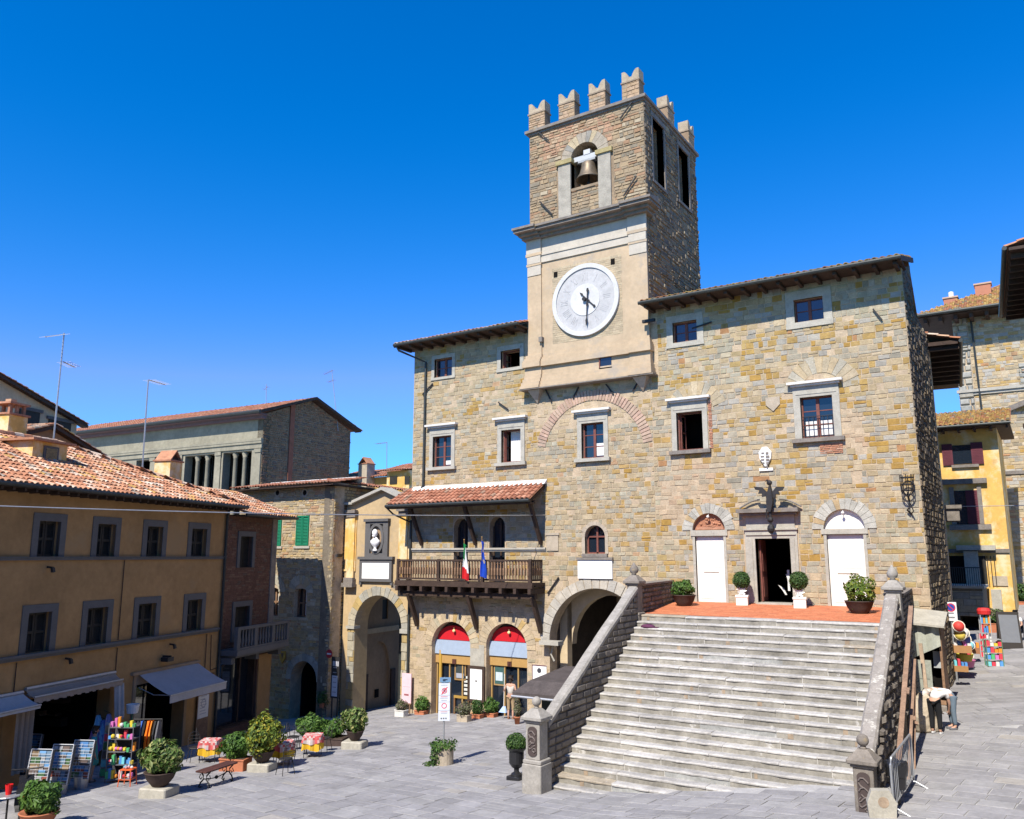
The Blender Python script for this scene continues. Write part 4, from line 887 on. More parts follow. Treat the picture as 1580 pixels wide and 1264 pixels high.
parapet(-3.93, -3.73, -3.64, -3.44, 6.05, 3.0, 18.75, False, m_coping, dict(c=((.18, .28), (.25, .45)), k=dict(gap=.05, prot=(.04, .12), bev=.05, jit=.02)))
def side_wall(xa, ya, xb, yb, th, zt, kw):
    a = math.atan2(yb-ya, xb-xa); L = math.hypot(yb-ya, xb-xa); f = Fr((xa, ya), math.degrees(a)); q = MB(f); q.box(0, L, -th, 0, .5, zt); par = q.build('terrace_wall', m_mortar_dk, stair)
    q = MB(f); ashlar(q, 0, L, 1, zt, [], (.14, .17), (.3, .5), PAL_DK, gap=.03, prot=(.03, .07), bev=.02, jit=.008); q.build('stone_blocks', m_stone, par, fix=False)
    q = MB(f); q.box(-.02, L+.02, -th-.05, .08, zt, zt+.07); q.build('coping', m_trim_dk, par)
side_wall(-11.42, Y0+.25, -12.15, 29.95, .4, 6.28, None)
side_wall(-3.6, Y0+.25, -3.95, 29.9, .4, 6.15, None)
def pedestal(x, y, zb, zs, zc, sw, bw, ball, plaque, mt):
    q = MB(); h = sw/2
    if bw: q.bbox(x-bw/2, x+bw/2, y-bw/2, y+bw/2, zb-.9, zs-.1, .02); q.bbox(x-h-.06, x+h+.06, y-h-.06, y+h+.06, zs-.1, zs, .02)
    q.bbox(x-h, x+h, y-h, y+h, zs, zc-.16, .012)
    q.bbox(x-h-.04, x+h+.04, y-h-.04, y+h+.04, zc-.16, zc-.1, .012); q.bbox(x-h-.1, x+h+.1, y-h-.1, y+h+.1, zc-.1, zc, .02)
    e = h+.07; q.add([(x-e, y-e, zc), (x+e, y-e, zc), (x+e, y+e, zc), (x-e, y+e, zc), (x-.1, y-.1, zc+.17), (x+.1, y-.1, zc+.17), (x+.1, y+.1, zc+.17), (x-.1, y+.1, zc+.17)], [(0, 1, 5, 4), (1, 2, 6, 5), (2, 3, 7, 6), (3, 0, 4, 7), (4, 5, 6, 7)])
    o = q.build('pedestal', mt, stair)
    q = MB()
    if ball: q.lathe((x, y, zc+.16), [(.07, 0), (.05, .07)]+[(max(.02, .12*sin(pi*i/9)), .17-.12*cos(pi*i/9)) for i in range(1, 10)], 16)
    else: q.lathe((x, y, zc+.16), [(.1, 0), (.06, .05), (.13, .1), (.15, .2), (.10, .3), (.05, .36), (.02, .42)], 14)
    q.build('finial', mt, o, smooth=True)
    if plaque:
        f = Fr((x, y-h), 0); q = MB(f); pw, p0, p1 = h-.07, zs+.08, zc-.24
        A = [pi*i/8 for i in range(9)]
        q.prism([(pw*cos(a), p1-pw*.7+pw*.7*sin(a)) for a in A]+[(-pw*cos(a), p0+pw*.7-pw*.7*sin(a)) for a in A], 0, .025, (.07, .052, .048)); 
        for k in range(7):
            zc_ = p0+.15+(p1-p0-.3)*k/6; q.tube([f.p(.10*sin(k*1.9+t), .035, zc_+.05*sin(t*2+k)) for t in [0, .6, 1.2, 1.8, 2.4, 3]], .018, 4, (.14, .115, .105))
        q.build('crest_plaque', m_paint, o)
pedestal(-11.2, 18.45, 1.5, 2.30, 3.32, .40, .55, True, True, m_copl)
pedestal(-3.52, 18.4, 1.9, 2.12, 3.28, .38, .46, True, True, m_trim_dk)
pedestal(-11.55, 25.25, 5.3, 5.45, 6.46, .38, .48, False, False, m_trim_dk)
pedestal(-3.74, 25.25, 5.3, 5.45, 6.42, .36, None, False, False, m_copl)
# ------------------------------------------------------------------ ochre building on the left
YW = Fr((-29.2, 22.9), 108.5)
def yrect(px0, py0, px1, py1, fr=YW, w=0):
    a, b = fr.at(px0, (py0+py1)/2, w)[0], fr.at(px1, (py0+py1)/2, w)[0]; xm = (px0+px1)/2; return a, b, fr.at(xm, py1, w)[1], fr.at(xm, py0, w)[1]
och = thing('ochre_house', 'long ochre three storey house with grey framed windows and shops below', 'house', YW.p(-6, 0, .3))
OW = [yrect(58, 806, 89, 858), yrect(149, 810, 177, 858), yrect(226, 811, 250, 858), yrect(295, 812, 318, 858),
      yrect(41, 945, 77, 1002), yrect(133, 940, 164, 993), yrect(212, 932, 239, 981), yrect(288, 928, 310, 971)]
for i in range(4):                    # shared heads and sills
    for row in (0, 4):
        pass
row1 = (7.23, 8.32); row2 = (4.36, 5.55)
OW = [(a, b, *(row1 if i < 4 else row2)) for i, (a, b, c, d) in enumerate(OW)]
OW = [(a, max(b, a+.85), c, d) for a, b, c, d in OW]
OW += [(a-2.75-.15, b-2.75-.15, c, d) for a, b, c, d in (OW[0], OW[4])]
S1 = (-9.75, -6.25, -1, 3.0); S2 = (-5.0, -2.2, -1, 2.75); S0 = (-14.5, -10.55, -1, 2.75)
cm = MB(YW)
for a, b, z0, z1 in OW: cm.box(a, b, -.3, .2, z0, z1)
for a, b, z0, z1 in (S0, S1, S2): cm.box(a, b, -.8, .2, z0, z1)
q = MB(YW); q.box(-18, -.02, -.5, 0, -1.5, 9.3); cut(q.build('front_wall', m_ochre, och), cm)
q = MB(YW); q.box(-.5, -.02, -9, -.5, -1.5, 9.3); q.box(-18, -.5, -9, -8.5, -1.5, 9.3); q.build('rear_wall', m_ochre, och)
for a, b, z0, z1 in OW:
    q = MB(YW); m = cen(a, b)
    for l, r in ((a+.01, m-.01), (m+.01, b-.01)):
        q.box(l, l+.07, -.24, -.17, z0, z1); q.box(r-.07, r, -.24, -.17, z0, z1)
        for k in range(3): zz = z0+(z1-z0-.08)*k/2; q.box(l+.07, r-.07, -.24, -.17, zz, zz+.08)
        for k in range(22): zz = z0+.09+(z1-z0-.18)*k/22; q.add([YW.p(l+.07, -.19, zz), YW.p(r-.07, -.19, zz), YW.p(r-.07, -.225, zz+.04), YW.p(l+.07, -.225, zz+.04)], [(0, 1, 2, 3)])
    q.box(a, b, -.27, -.245, z0, z1); o = q.build('shuttered_window', m_shutter, och)
    q = MB(YW); f = .24; q.box(a-f, a, -.1, .03, z0, z1); q.box(b, b+f, -.1, .03, z0, z1); q.box(a-f, b+f, -.1, .03, z1, z1+f); q.build('surround', m_greyframe, o)
q = MB(YW); q.box(-18, -.02, 0, .07, 7.12, 7.2); q.box(-18, -.02, 0, .1, 7.2, 7.23); q.build('string_course', m_greyframe, och)
q = MB(YW); q.box(-18, -.35, 0, .1, 4.2, 4.28); q.box(-18, -.33, 0, .16, 4.28, 4.36); q.build('sill_course', m_greyframe, och)
q = MB(YW); q.box(S2[0]-.3, S2[1]+.75, 0, .12, 3.1, 3.2); q.box(S2[0]-.15, S2[0], 0, .05, -.3, 3.1); q.box(S2[1], S2[1]+.15, 0, .05, -.3, 3.1); q.box(S2[0], S2[1], 0, .05, 2.75, 3.1); q.build('shop_surround', m_brown_pl, och)
q = MB(YW); q.tube([YW.p(-.15, .08, 9.0), YW.p(-.15, .08, -.2)], .06, 6); q.build('downpipe', m_gutter, och)
q = MB(YW)
for L in ([(-1.0, 4.15), (-1.0, 2.6), (-.3, 2.55)], [(-.7, 4.1), (-.62, 2.7), (.5, 2.8)], [(-6.1, 7.1), (-6.1, 4.4)], [(-6.1, 4.15), (-6.1, 3.3)], [(-10.3, 4.15), (-10.3, 2.9)]): q = MB(YW); q.tube([YW.p(u, .03, z) for u, z in L], .018, 4); q.build('wall_cable', m_wood, och)
for px, py in ((101, 1016), (262, 994), (73, 875)):
    u, z = YW.at(px, py); q = MB(YW); q.bar(YW.p(u, 0, z), YW.p(u, .22, z-.02), .05, .06); q.bar(YW.p(u, .2, z-.02), YW.p(u, .24, z-.16), .1, .08); q.build('spotlight', m_iron, och)
u, z = YW.at(262, 1018, .3); q = MB(YW); q.box(u-.25, u+.1, .1, .4, z-.05, z+.1); q.bar(YW.p(u, 0, z+.12), YW.p(u, .35, z+.12), .06); q.build('shop_lamp', m_iron, och)
for a, b, z0, z1 in (S0, S1, S2):
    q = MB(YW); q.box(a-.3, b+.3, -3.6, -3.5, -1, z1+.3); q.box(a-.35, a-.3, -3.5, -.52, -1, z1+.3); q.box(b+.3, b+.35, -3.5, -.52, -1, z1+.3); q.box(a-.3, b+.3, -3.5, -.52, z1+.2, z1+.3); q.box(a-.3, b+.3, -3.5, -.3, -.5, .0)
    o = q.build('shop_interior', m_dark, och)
    q = MB(YW)
    for k in range(26): u = U(a+.1, b-.1); zz = U(.6, z1-.4); q.box(u-U(.05, .2), u+U(.05, .2), -3.2+U(-.2, 1.5), -1.6, zz, zz+U(.05, .3), pick([(1, (.05, .035, .03)), (1, (.03, .04, .06)), (1, (.08, .05, .02))]))
    q.build('shelf_goods', m_paint, o)
q = MB(YW); q.box(S2[0]+.9, S2[0]+1.0, -.4, -.3, -.3, 2.7); q.box(S2[0]+.05, S2[0]+.9, -.36, -.34, .3, 2.6); q.box(S2[0]+.05, S2[0]+.9, -.4, -.3, -.3, .3); q.build('shop_glazing', m_glass, och)
# roof with a hip at its right end
TN = math.tan(R(23)); rz = 9.32; ru, rw = .28, .72; RD_ = 5.2
q = MB(YW); o_ = YW.p(-18, rw, rz); vd = -YW.N+Vector((0, 0, TN)); SL = RD_/cos(R(23))
tiles(q, o_, YW.U, vd, 18+ru, SL, tw=.21, tl=.35, pal=PAL_ROOF, rad=.08, keep=lambda x, v: x < 18+ru-v*cos(R(23))+.12)
kk = len(q.f)-1
q.v[0:4] = [YW.p(-18, rw, rz), YW.p(ru, rw, rz), YW.p(ru-RD_, rw-RD_, rz+RD_*TN), YW.p(-18, rw-RD_, rz+RD_*TN)]
rf = q.build('roof', m_tile, och, fix=False)
q = MB(YW); vd2 = -YW.U+Vector((0, 0, TN)); tiles(q, YW.p(ru, rw, rz), -YW.N, vd2, 2*RD_, SL, tw=.21, tl=.35, pal=PAL_ROOF, rad=.08, keep=lambda x, v: v*cos(R(23))-.1 < x < 2*RD_-v*cos(R(23))+.1)
q.v[0:4] = [YW.p(ru, rw, rz), YW.p(ru, rw-2*RD_, rz), YW.p(ru-RD_+.01, rw-RD_-.01, rz+RD_*TN), YW.p(ru-RD_, rw-RD_, rz+RD_*TN)]
q.build('roof_hip', m_tile, rf, fix=False)
q = MB(YW); q.add([YW.p(-18, rw-2*RD_, rz), YW.p(ru, rw-2*RD_, rz), YW.p(ru-RD_, rw-RD_, rz+RD_*TN), YW.p(-18, rw-RD_, rz+RD_*TN)], [(0, 1, 2, 3)], (.4, .2, .1)); q.build('roof_back', m_tile, rf)
def ridge(fr, pts, par):
    q = MB(); 
    for (a, b) in zip(pts, pts[1:]):
        a = Vector(a); b = Vector(b); n = max(1, int((b-a).length/.4))
        for i in range(n): q.tube([a+(b-a)*(i/n), a+(b-a)*((i+1.08)/n)], [.13, .11], 8, pick(PAL_ROOF))
    q.build('ridge_tiles', m_tile, par)
ridge(YW, [YW.p(ru, rw, rz+.05), YW.p(ru-RD_, rw-RD_, rz+RD_*TN+.05), YW.p(-18, rw-RD_, rz+RD_*TN+.05)], rf)
q = MB(YW); q.box(-18, ru-.02, -.3, rw-.03, rz-.1, rz-.04)
for i in range(44): u = -17.8+i*.41; q.box(u-.04, u+.04, 0, rw-.06, rz-.2, rz-.1)
q.build('eave_boards', m_wood, rf); q = MB(YW); q.tube([YW.p(-18, rw+.05, rz-.03), YW.p(ru, rw+.05, rz-.03)], .07, 8); q.build('gutter', m_gutter, rf)
# dormer, chimneys on the ochre roof
q = MB(YW); u, z = YW.at(75, 722, -2.0); dz = rz+(rw+2.0)*TN
q.prism([(u-.75, dz-.3), (u+.75, dz-.3), (u+.75, dz+.62), (u-.75, dz+.62)], -4.2, -2.0); o = q.build('dormer', m_yellow, rf)
q = MB(YW); q.box(u-.95, u+.95, -4.2, -1.8, dz+.62, dz+.70, (.38, .18, .1)); q.build('dormer_roof', m_tile, rf)
q = MB(YW); q.box(u-.3, u+.35, -2.0, -1.96, dz-.1, dz+.5); q.build('dormer_window', m_greyframe, rf)
q = MB(YW); q.box(u-.22, u+.27, -1.96, -1.95, dz-.03, dz+.43); q.build('dormer_pane', m_glass, rf)
def chimney(p, wd, z0, z1, mt, par, hat='gable', fr=YW, nm='chimney'):
    f = Fr((p[0], p[1]), math.degrees(math.atan2(fr.U.y, fr.U.x))); q = MB(f); q.bbox(-wd/2, wd/2, -wd/2, wd/2, z0, z1, .01); o = q.build(nm, mt, par)
    q = MB(f); e = wd/2+.06; q.box(-e, e, -e, e, z1, z1+.07, (.36, .17, .1))
    if hat == 'gable':
        for s_ in (-1, 1): q.prism([(s_*wd*.5, z1+.07), (s_*wd*.42, z1+.07), (0, z1+.07+wd*.48), (0, z1+.07+wd*.56)], -wd/2, wd/2, (.42, .2, .11))
        q.box(-wd*.3, wd*.3, -wd*.35, wd*.35, z1+.07, z1+.2, (.08, .04, .03))
    else:
        for i in (-1, 0, 1):
            for j in (-1, 1): q.box(i*wd*.36-.05, i*wd*.36+.05, j*wd*.36-.05, j*wd*.36+.05, z1+.07, z1+.07+wd*.4, (.36, .17, .1))
        q.box(-e*.95, e*.95, -e*.95, e*.95, z1+.07+wd*.4, z1+.14+wd*.4, (.40, .2, .12)); q.box(-wd*.15, wd*.15, -wd*.15, wd*.15, z1+.14+wd*.4, z1+.3+wd*.4, (.45, .27, .16))
    q.build(nm+'_hat', m_tile, par if par is None else o if False else par)
w_ = -3.6; u, z = YW.at(258, 742, w_); zt = YW.at(258, 713, w_)[1]; p = YW.p(u, w_, 0); chimney(p, .82, z-.9, zt, m_yellow, rf)
# brick house further along
brk = thing('brick_house', 'narrow dark red brick house with a stone balcony beside the ochre house', 'house', YW.p(2, 0, -.2))
BW = [(*yrect(370, 828, 389, 876)[:2], 6.75, 8.1), (*yrect(362, 930, 384, 981)[:2], 3.65, 5.1)]
cm = MB(YW); 
for a, b, z0, z1 in BW: cm.box(a, b, -.3, .2, z0, z1)
cm.box(.1, 2.95, -.6, .2, .15, 3.0)
q = MB(YW); q.box(0, 4.05, -.5, -.02, -1.5, 9.0); cut(q.build('front_wall', M('red_brick', (.11, .06, .04), .92, .25, 2, .4, 20), brk), cm)
q = MB(YW); ashlar(q, .02, 4.03, 3.2, 8.95, [(a-.25, b+.25, z0-.1, z1+.25) for a, b, z0, z1 in BW], (.075, .085), (.24, .3), [(3, (.135, .068, .046)), (2, (.115, .06, .042)), (1, (.165, .095, .062)), (.5, (.12, .085, .065))], gap=.014, prot=(.004, .016), bev=.005, jit=.004, w0=-.02); q.build('brick_facing', m_stone, brk, fix=False)
q = MB(YW); q.box(3.62, 4.05, -.02, .03, 3.1, 8.95); q.build('corner_stones', m_trim_dk, brk)
q = MB(YW); q.box(3.0, 4.06, -.02, .03, -1.5, 2.9); q.box(0, 3.0, -.02, .03, 3.0, 3.1); q.build('ochre_pier', m_ochre, brk)
for a, b, z0, z1 in BW:
    q = MB(YW); q.box(a, b, -.24, -.2, z0, z1); m = cen(a, b)
    for l, r in ((a, m-.01), (m+.01, b)):
        for k in range(20): zz = z0+.05+(z1-z0-.1)*k/20; q.add([YW.p(l+.04, -.15, zz), YW.p(r-.04, -.15, zz), YW.p(r-.04, -.19, zz+.045), YW.p(l+.04, -.19, zz+.045)], [(0, 1, 2, 3)])
    o = q.build('shuttered_window', m_shutter, brk); q = MB(YW); q.box(a-.2, a, -.1, .03, z0, z1); q.box(b, b+.2, -.1, .03, z0, z1); q.box(a-.2, b+.2, -.1, .03, z1, z1+.22); q.build('surround', m_greyframe, o)
q = MB(YW); q.box(.1, 2.95, -.45, -.42, .2, 3.0); o = q.build('shop_window', m_glass, brk)
q = MB(YW); q.box(.1, .22, -.42, -.1, .15, 3.0); q.box(2.0, 2.1, -.42, -.3, .15, 3.0); q.box(2.85, 2.95, -.42, -.1, .15, 3.0); q.box(.1, 2.95, -.42, -.1, -.5, .2); q.build('shop_frame', m_wood, o)
q = MB(YW); q.box(-.05, 4.1, 0, .85, 3.2, 3.42); q.box(.1, 3.95, 0, .7, 3.1, 3.2)
for u in (.15, 2.0, 3.85): q.box(u-.12, u+.12, .0, .55, 2.85, 3.1)
bo = q.build('stone_balcony', m_greyframe, brk)
q = MB(YW); q.box(-.05, 4.1, .66, .84, 4.22, 4.34); q.box(-.05, 4.1, .68, .82, 3.42, 3.5)
for u in (.0, 1.3, 2.7, 4.0): q.box(u-.05, u+.15, .67, .83, 3.5, 4.22)
q.build('handrail', m_greyframe, bo)
bq = None
for i in range(17):
    u = .22+i*.225
    if abs(u-1.35) < .12 or abs(u-2.75) < .12: continue
    p = YW.p(u, .75, 3.5)
    if bq is None: q = MB(); q.lathe((0, 0, 3.5), [(.05, 0), (.05, .06), (.035, .1), (.065, .25), (.04, .45), (.035, .6), (.05, .66), (.05, .72)], 8); bq = q.build('baluster', m_greyframe, bo, smooth=True); c = bq; base_ = Vector(bq.location)
    else: c = bq.copy(); COL.objects.link(c); c.parent = bo
    c.location = base_+Vector((p[0], p[1], 0))-brk.location
q = MB(YW); tiles(q, YW.p(.35, .62, 9.05), YW.U, -YW.N+Vector((0, 0, .38)), 4.4, 3.6, tw=.21, tl=.35, pal=PAL_ROOF, rad=.08); rb_ = q.build('roof', m_tile, brk, fix=False)
q = MB(YW); q.box(.35, 4.7, -.4, .56, 8.95, 9.0); q.build('eave_boards', m_wood, rb_); q = MB(YW); q.tube([YW.p(.35, .67, 9.0), YW.p(4.75, .67, 9.0)], .06, 8); q.build('gutter', m_gutter, rb_)
q = MB(YW); q.box(0, .4, -6, -.5, -1, 9); q.box(3.65, 4.05, -8, -.5, -1.5, 9.1); q.build('end_wall', m_brown_pl, brk)

# ------------------------------------------------------------------ stone house with green shutters
SH = Fr((-29.5, 29.4), 0)
sho = thing('stone_house', 'rough stone house with green shutters and a low tiled roof left of the yellow archway', 'house', (-32.5, 29.4, -.3))
def srect(px0, py0, px1, py1): return yrect(px0, py0, px1, py1, SH)
GW = [srect(424, 808, 432, 842), srect(457.6, 796, 477, 842)]; GW = [(GW[1][0]-2.0, GW[1][1]-2.0, *GW[1][2:]), GW[1]]
AW = srect(454.5, 908, 472.5, 953); AW = [(AW[0]-2.0, AW[1]-2.0, *AW[2:]), AW]
DA = srect(447, 1050, 488, 1107); SZ = SH.at(467, 1050)[1]
cm = MB(SH)
for a, b, z0, z1 in AW: cm.prism(arch_pts(a, b, z0, z1-.15, 8, rise=.15), -.5, .3)
cm.prism(arch_pts(DA[0], DA[1], -1.2, SZ), -.8, .3)
q = MB(SH); q.box(-7, 0, -.7, 0, -1.5, 10.75); cut(q.build('front_wall', m_mortar, sho), cm)
PAL_SH = [(3, (.38, .29, .155)), (3, (.34, .265, .16)), (2, (.30, .25, .165)), (1.5, (.40, .28, .12)), (1, (.36, .22, .12)), (1, (.42, .36, .25))]
q = MB(SH); hh = [(a-.06, b+.06, z0-.1, z1) for a, b, z0, z1 in GW+AW]+[(DA[0], DA[1], -2, SZ)]+arc_holes(cen(DA[0], DA[1]), SZ, (DA[1]-DA[0])/2+.35)
for a, b, z0, z1 in AW: hh += arc_holes(cen(a, b), z1-.2, .85)
ashlar(q, -6.9, -.02, -.6, 10.7, hh, (.10, .2), (.16, .46), PAL_SH, gap=.022, prot=(.006, .035), bev=.014, jit=.014); q.build('stone_facing', m_stone, sho, fix=False)
for a, b, z0, z1 in AW:
    q = MB(SH); voussoirs(q, cen(a, b), z1-.2, (b-a)/2, .86, 11, 0, pi, -.1, .04, [(2, (.36, .33, .25)), (1, (.40, .32, .19))]); q.build('arch_stones', m_stone, sho)
    q = MB(SH); q.box(a, b, -.3, -.28, z0, z1); o = q.build('arched_window', m_glass, sho); m = cen(a, b)
    q = MB(SH)
    for l in (a, m-.05, b-.08): q.box(l, l+.09, -.28, -.2, z0, z1-.06)
    for zz in (z0, cen(z0, z1)-.05): q.box(a+.09, b-.08, -.275, -.21, zz, zz+.08)
    q.build('sash', m_wood_lt, o); q = MB(SH); q.box(m+.08, b-.1, -.278, -.274, z0+.1, z1-.2); q.build('curtain', m_curtain, o)
q = MB(SH); voussoirs(q, cen(DA[0], DA[1]), SZ, (DA[1]-DA[0])/2, (DA[1]-DA[0])/2+.35, 13, 0, pi, -.2, .04, PAL_GREY); q.build('arch_stones', m_stone, sho)
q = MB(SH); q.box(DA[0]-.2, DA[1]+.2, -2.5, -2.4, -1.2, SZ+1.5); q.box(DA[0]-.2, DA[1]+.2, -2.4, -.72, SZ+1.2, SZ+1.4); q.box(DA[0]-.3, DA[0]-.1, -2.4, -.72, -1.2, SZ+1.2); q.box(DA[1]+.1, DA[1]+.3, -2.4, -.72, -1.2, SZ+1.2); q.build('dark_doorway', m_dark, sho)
for a, b, z0, z1 in GW:
    q = MB(SH); m = cen(a, b)
    for l, r in ((a, m-.01), (m+.01, b)):
        q.box(l, l+.06, .0, .06, z0, z1); q.box(r-.06, r, .0, .06, z0, z1); q.box(l+.06, r-.06, 0, .06, z0, z0+.07); q.box(l+.06, r-.06, 0, .06, z1-.07, z1); q.box(l+.06, r-.06, .0, .02, z0+.07, z1-.07)
        for k in range(18): zz = z0+.08+(z1-z0-.17)*k/18; q.add([SH.p(l+.06, .055, zz), SH.p(r-.06, .055, zz), SH.p(r-.06, .022, zz+.05), SH.p(l+.06, .022, zz+.05)], [(0, 1, 2, 3)])
    o = q.build('green_shutters', m_green, sho); q = MB(SH); q.box(a-.12, b+.12, 0, .08, z0-.14, z0-.02); q.build('sill', m_trim, o)
for px in (429, 471):
    u, z = SH.at(px, 760.5); q = MB(SH); q.disc(u, z, .14, .22, 0, .04, 20); o = q.build('round_vent', m_trim_warm, sho); q = MB(SH); q.disc(u, z, 0, .14, .0, .034, 16); q.build('vent_hole', m_dark, o)
SD = Fr((-29.5, 29.4), 97)
q = MB(SD); q.box(0, 10, -.6, 0, -1.5, 10.75); q.build('side_wall', m_mortar_dk, sho)
q = MB(SD); ashlar(q, .0, 9.9, -.5, 10.7, [], (.10, .22), (.2, .5), PAL_SH, gap=.025, prot=(.01, .05), bev=.02, jit=.016); q.build('side_facing', m_stone, sho, fix=False)
q = MB(); dv = Vector((0, 1, .16)); tiles(q, (-36.6, 28.75, 10.78), (1, 0, 0), dv, 7.45, 2.6, tw=.22, tl=.36, pal=PAL_RED); ro = q.build('roof', m_tile, sho, fix=False)
q = MB(); q.box(-36.6, -29.15, 28.8, 30, 10.68, 10.75); q.build('eave_boards', m_wood, ro)
q = MB(); q.bbox(-36.2, -29.5, 31.0, 31.4, 10.95, 11.27, .06); q.build('ridge_flashing', m_slab, ro)
q = MB(SD); tiles(q, SD.p(.9, .35, 10.8), SD.U, -SD.N+Vector((0, 0, .2)), 9.5, 1.6, tw=.22, tl=.36, pal=PAL_RED); q.build('side_roof', m_tile, ro, fix=False)
q = MB(SD); q.box(-.6, 10.4, -.3, .33, 10.68, 10.76); q.build('side_eave', m_wood, ro)
u, z = SH.at(437, 1014); q = MB(SH); q.prism([(u-.2, z+.3), (u+.2, z+.3), (u+.2, z-.05), (u, z-.3), (u-.2, z-.05)], .02, .07, (.42, .24, .02)); q.prism([(u-.1, z+.2), (u+.1, z+.2), (u, z-.12)], .07, .075, (.1, .06, .03)); tag(q.build('shield_sign', m_paint), 'small yellow shield plaque on the shaded stone house wall', 'plaque')

# ------------------------------------------------------------------ yellow archway
AY = Fr((-27.25, 30.3), 0)
arw = thing('yellow_archway', 'yellow plastered archway with pediment, marble bust niche and a tall round arch', 'archway', (-27.25, 30.3, .1))
def aw(px, py, w=0): return AY.at(px, py, w)
o0, o1 = aw(548, 960)[0], aw(620, 985)[0]; oz = aw(583, 968)[1]; oc, orr = cen(o0, o1), (o1-o0)/2
AL, AR = -2.25, 2.18
cm = MB(AY); cm.prism(arch_pts(o0, o1, -1.5, oz, 20), -1.2, .3)
zl_, za_, zr_ = aw(549, 779)[1], aw(583, 757)[1], aw(628, 770)[1]
q = MB(AY); q.prism([(AL, -1.5), (AR, -1.5), (AR, 9.85), (1.6, 9.85), (oc+.2, 10.4), (-1.65, 9.85), (AL, 9.85)], -.9, 0); cut(q.build('front_wall', M('warm_yellow_plaster', (.46, .335, .18), .92, .15, .8, .2, 12, tint=[((.37, .29, .20), 1.0, .55), ((.52, .35, .12), .7, .6)]), arw), cm)
for l, r in ((-2.25, -1.5), (1.25, 2.1)):
    q = MB(AY); q.box(l, r, 0, .06, oz+2.6, 9.2); q.build('yellow_panel', m_yellow, arw)
for l, r in ((-2.0, -1.55), (1.38, 1.85)):
    q = MB(AY); q.box(l, r, .06, .14, 6.2, 9.15, None); q.build('pilaster', m_yellow, arw)
    q = MB(AY); q.box(l-.06, r+.06, .06, .2, 9.15, 9.35); q.box(l-.12, r+.12, .06, .3, 9.35, 9.5); q.build('capital', m_trim_dk, arw)
    q = MB(AY); q.box(l-.08, r+.08, .06, .26, 5.95, 6.2); q.box(l-.14, r+.14, .06, .34, 5.75, 5.95); q.build('pilaster_base', m_trim_dk, arw)
q = MB(AY); k = .22
for (u0, z0), (u1, z1) in (((-1.7, 9.82), (oc+.2, 10.42)), ((oc+.2, 10.42), (1.7, 9.84))): q.prism([(u0, z0), (u1, z1), (u1, z1+.14), (u0, z0+.14)], -.5, .28)
q.box(-2.4, -1.7, -.5, .22, 9.78, 9.9); q.box(1.7, 2.2, -.5, .22, 9.78, 9.9); q.build('pediment', m_trim, arw)
q = MB(AY); voussoirs(q, oc, oz, orr, orr+.42, 19, 0, pi, -.3, .05, [(2, (.40, .35, .25)), (1, (.42, .30, .12)), (1, (.34, .32, .26))]); q.build('arch_stones', m_stone, arw)
q = MB(AY)
for l, r in ((o0-.45, o0), (o1, o1+.5)):
    ashlar(q, l, r, -.6, oz-.15, [], (.3, .45), (.3, .6), [(2, (.37, .33, .24)), (1, (.41, .30, .13)), (1, (.33, .31, .25))], gap=.012, prot=(.03, .05))
q.build('pier_stones', m_stone, arw, fix=False)
q = MB(AY); q.box(o0-.5, o0+.05, -.3, .12, oz-.14, oz+.0); q.box(o1-.05, o1+.52, -.3, .12, oz-.2, oz+.0); q.build('impost', m_trim, arw)
# niche, bust and marble plaque
n0, n1, nz0, nz1 = yrect(566, 805, 601, 861, AY); q = MB(AY)
nc = cen(n0, n1); nzc = cen(nz0, nz1)+.05
q.box(n0, nc-.42, 0, .14, nz0, nz1); q.box(nc+.42, n1, 0, .14, nz0, nz1); q.box(nc-.42, nc+.42, 0, .14, nzc+.7, nz1); q.box(nc-.42, nc+.42, 0, .14, nz0, nzc-.7); q.box(n0-.06, n1+.06, 0, .22, nz1, nz1+.13)
q.disc(nc, nzc, .40, .5, .14, .19, 24) if False else None
A = [2*pi*i/28 for i in range(28)]
for i in range(28):
    a0, a1 = A[i], 2*pi*(i+1)/28; c4 = lambda a, r, s_: (nc+r*cos(a), nzc+s_*sin(a))
    q.prism([c4(a0, .36, .6), c4(a1, .36, .6), c4(a1, .5, .74), c4(a0, .5, .74)], .02, .17)
ni = q.build('niche', m_greyframe, arw)
q = MB(AY); q.box(nc-.42, nc+.42, 0, .02, nzc-.7, nzc+.7); q.build('niche_back', m_brown_pl, ni)
q = MB(); P = AY.p(nc, .2, nzc); 
q.lathe((P[0], P[1], P[2]-.6), [(.13, 0), (.14, .06), (.07, .12), (.09, .2), (.2, .28), (.28, .42), (.27, .5), (.14, .6), (.085, .68)], 16, sy=.6); q.ball((P[0], P[1]-.03, P[2]+.26), .165, 12, 9, k=(.88, 1, 1.2)); q.ball((P[0], P[1]-.16, P[2]+.24), .035, 6, 5); q.tube([(P[0]-.06, P[1]-.12, P[2]+.12), (P[0]+.06, P[1]-.12, P[2]+.12)], .05, 6)
q.build('bust', m_marble, ni, smooth=True)
p0, p1, pz0, pz1 = yrect(561, 868, 603, 893, AY); q = MB(AY); q.box(p0, p1, .08, .12, pz0, pz1); pl = q.build('marble_plaque', m_marble, arw)
q = MB(AY)
for i in range(4): q.box(p0+.2+.06*(i % 2), p1-.25-.1*(i % 3), .12, .124, pz1-.2-i*.15, pz1-.165-i*.15, (.62, .58, .52))
q.build('inscription', m_paint, pl)
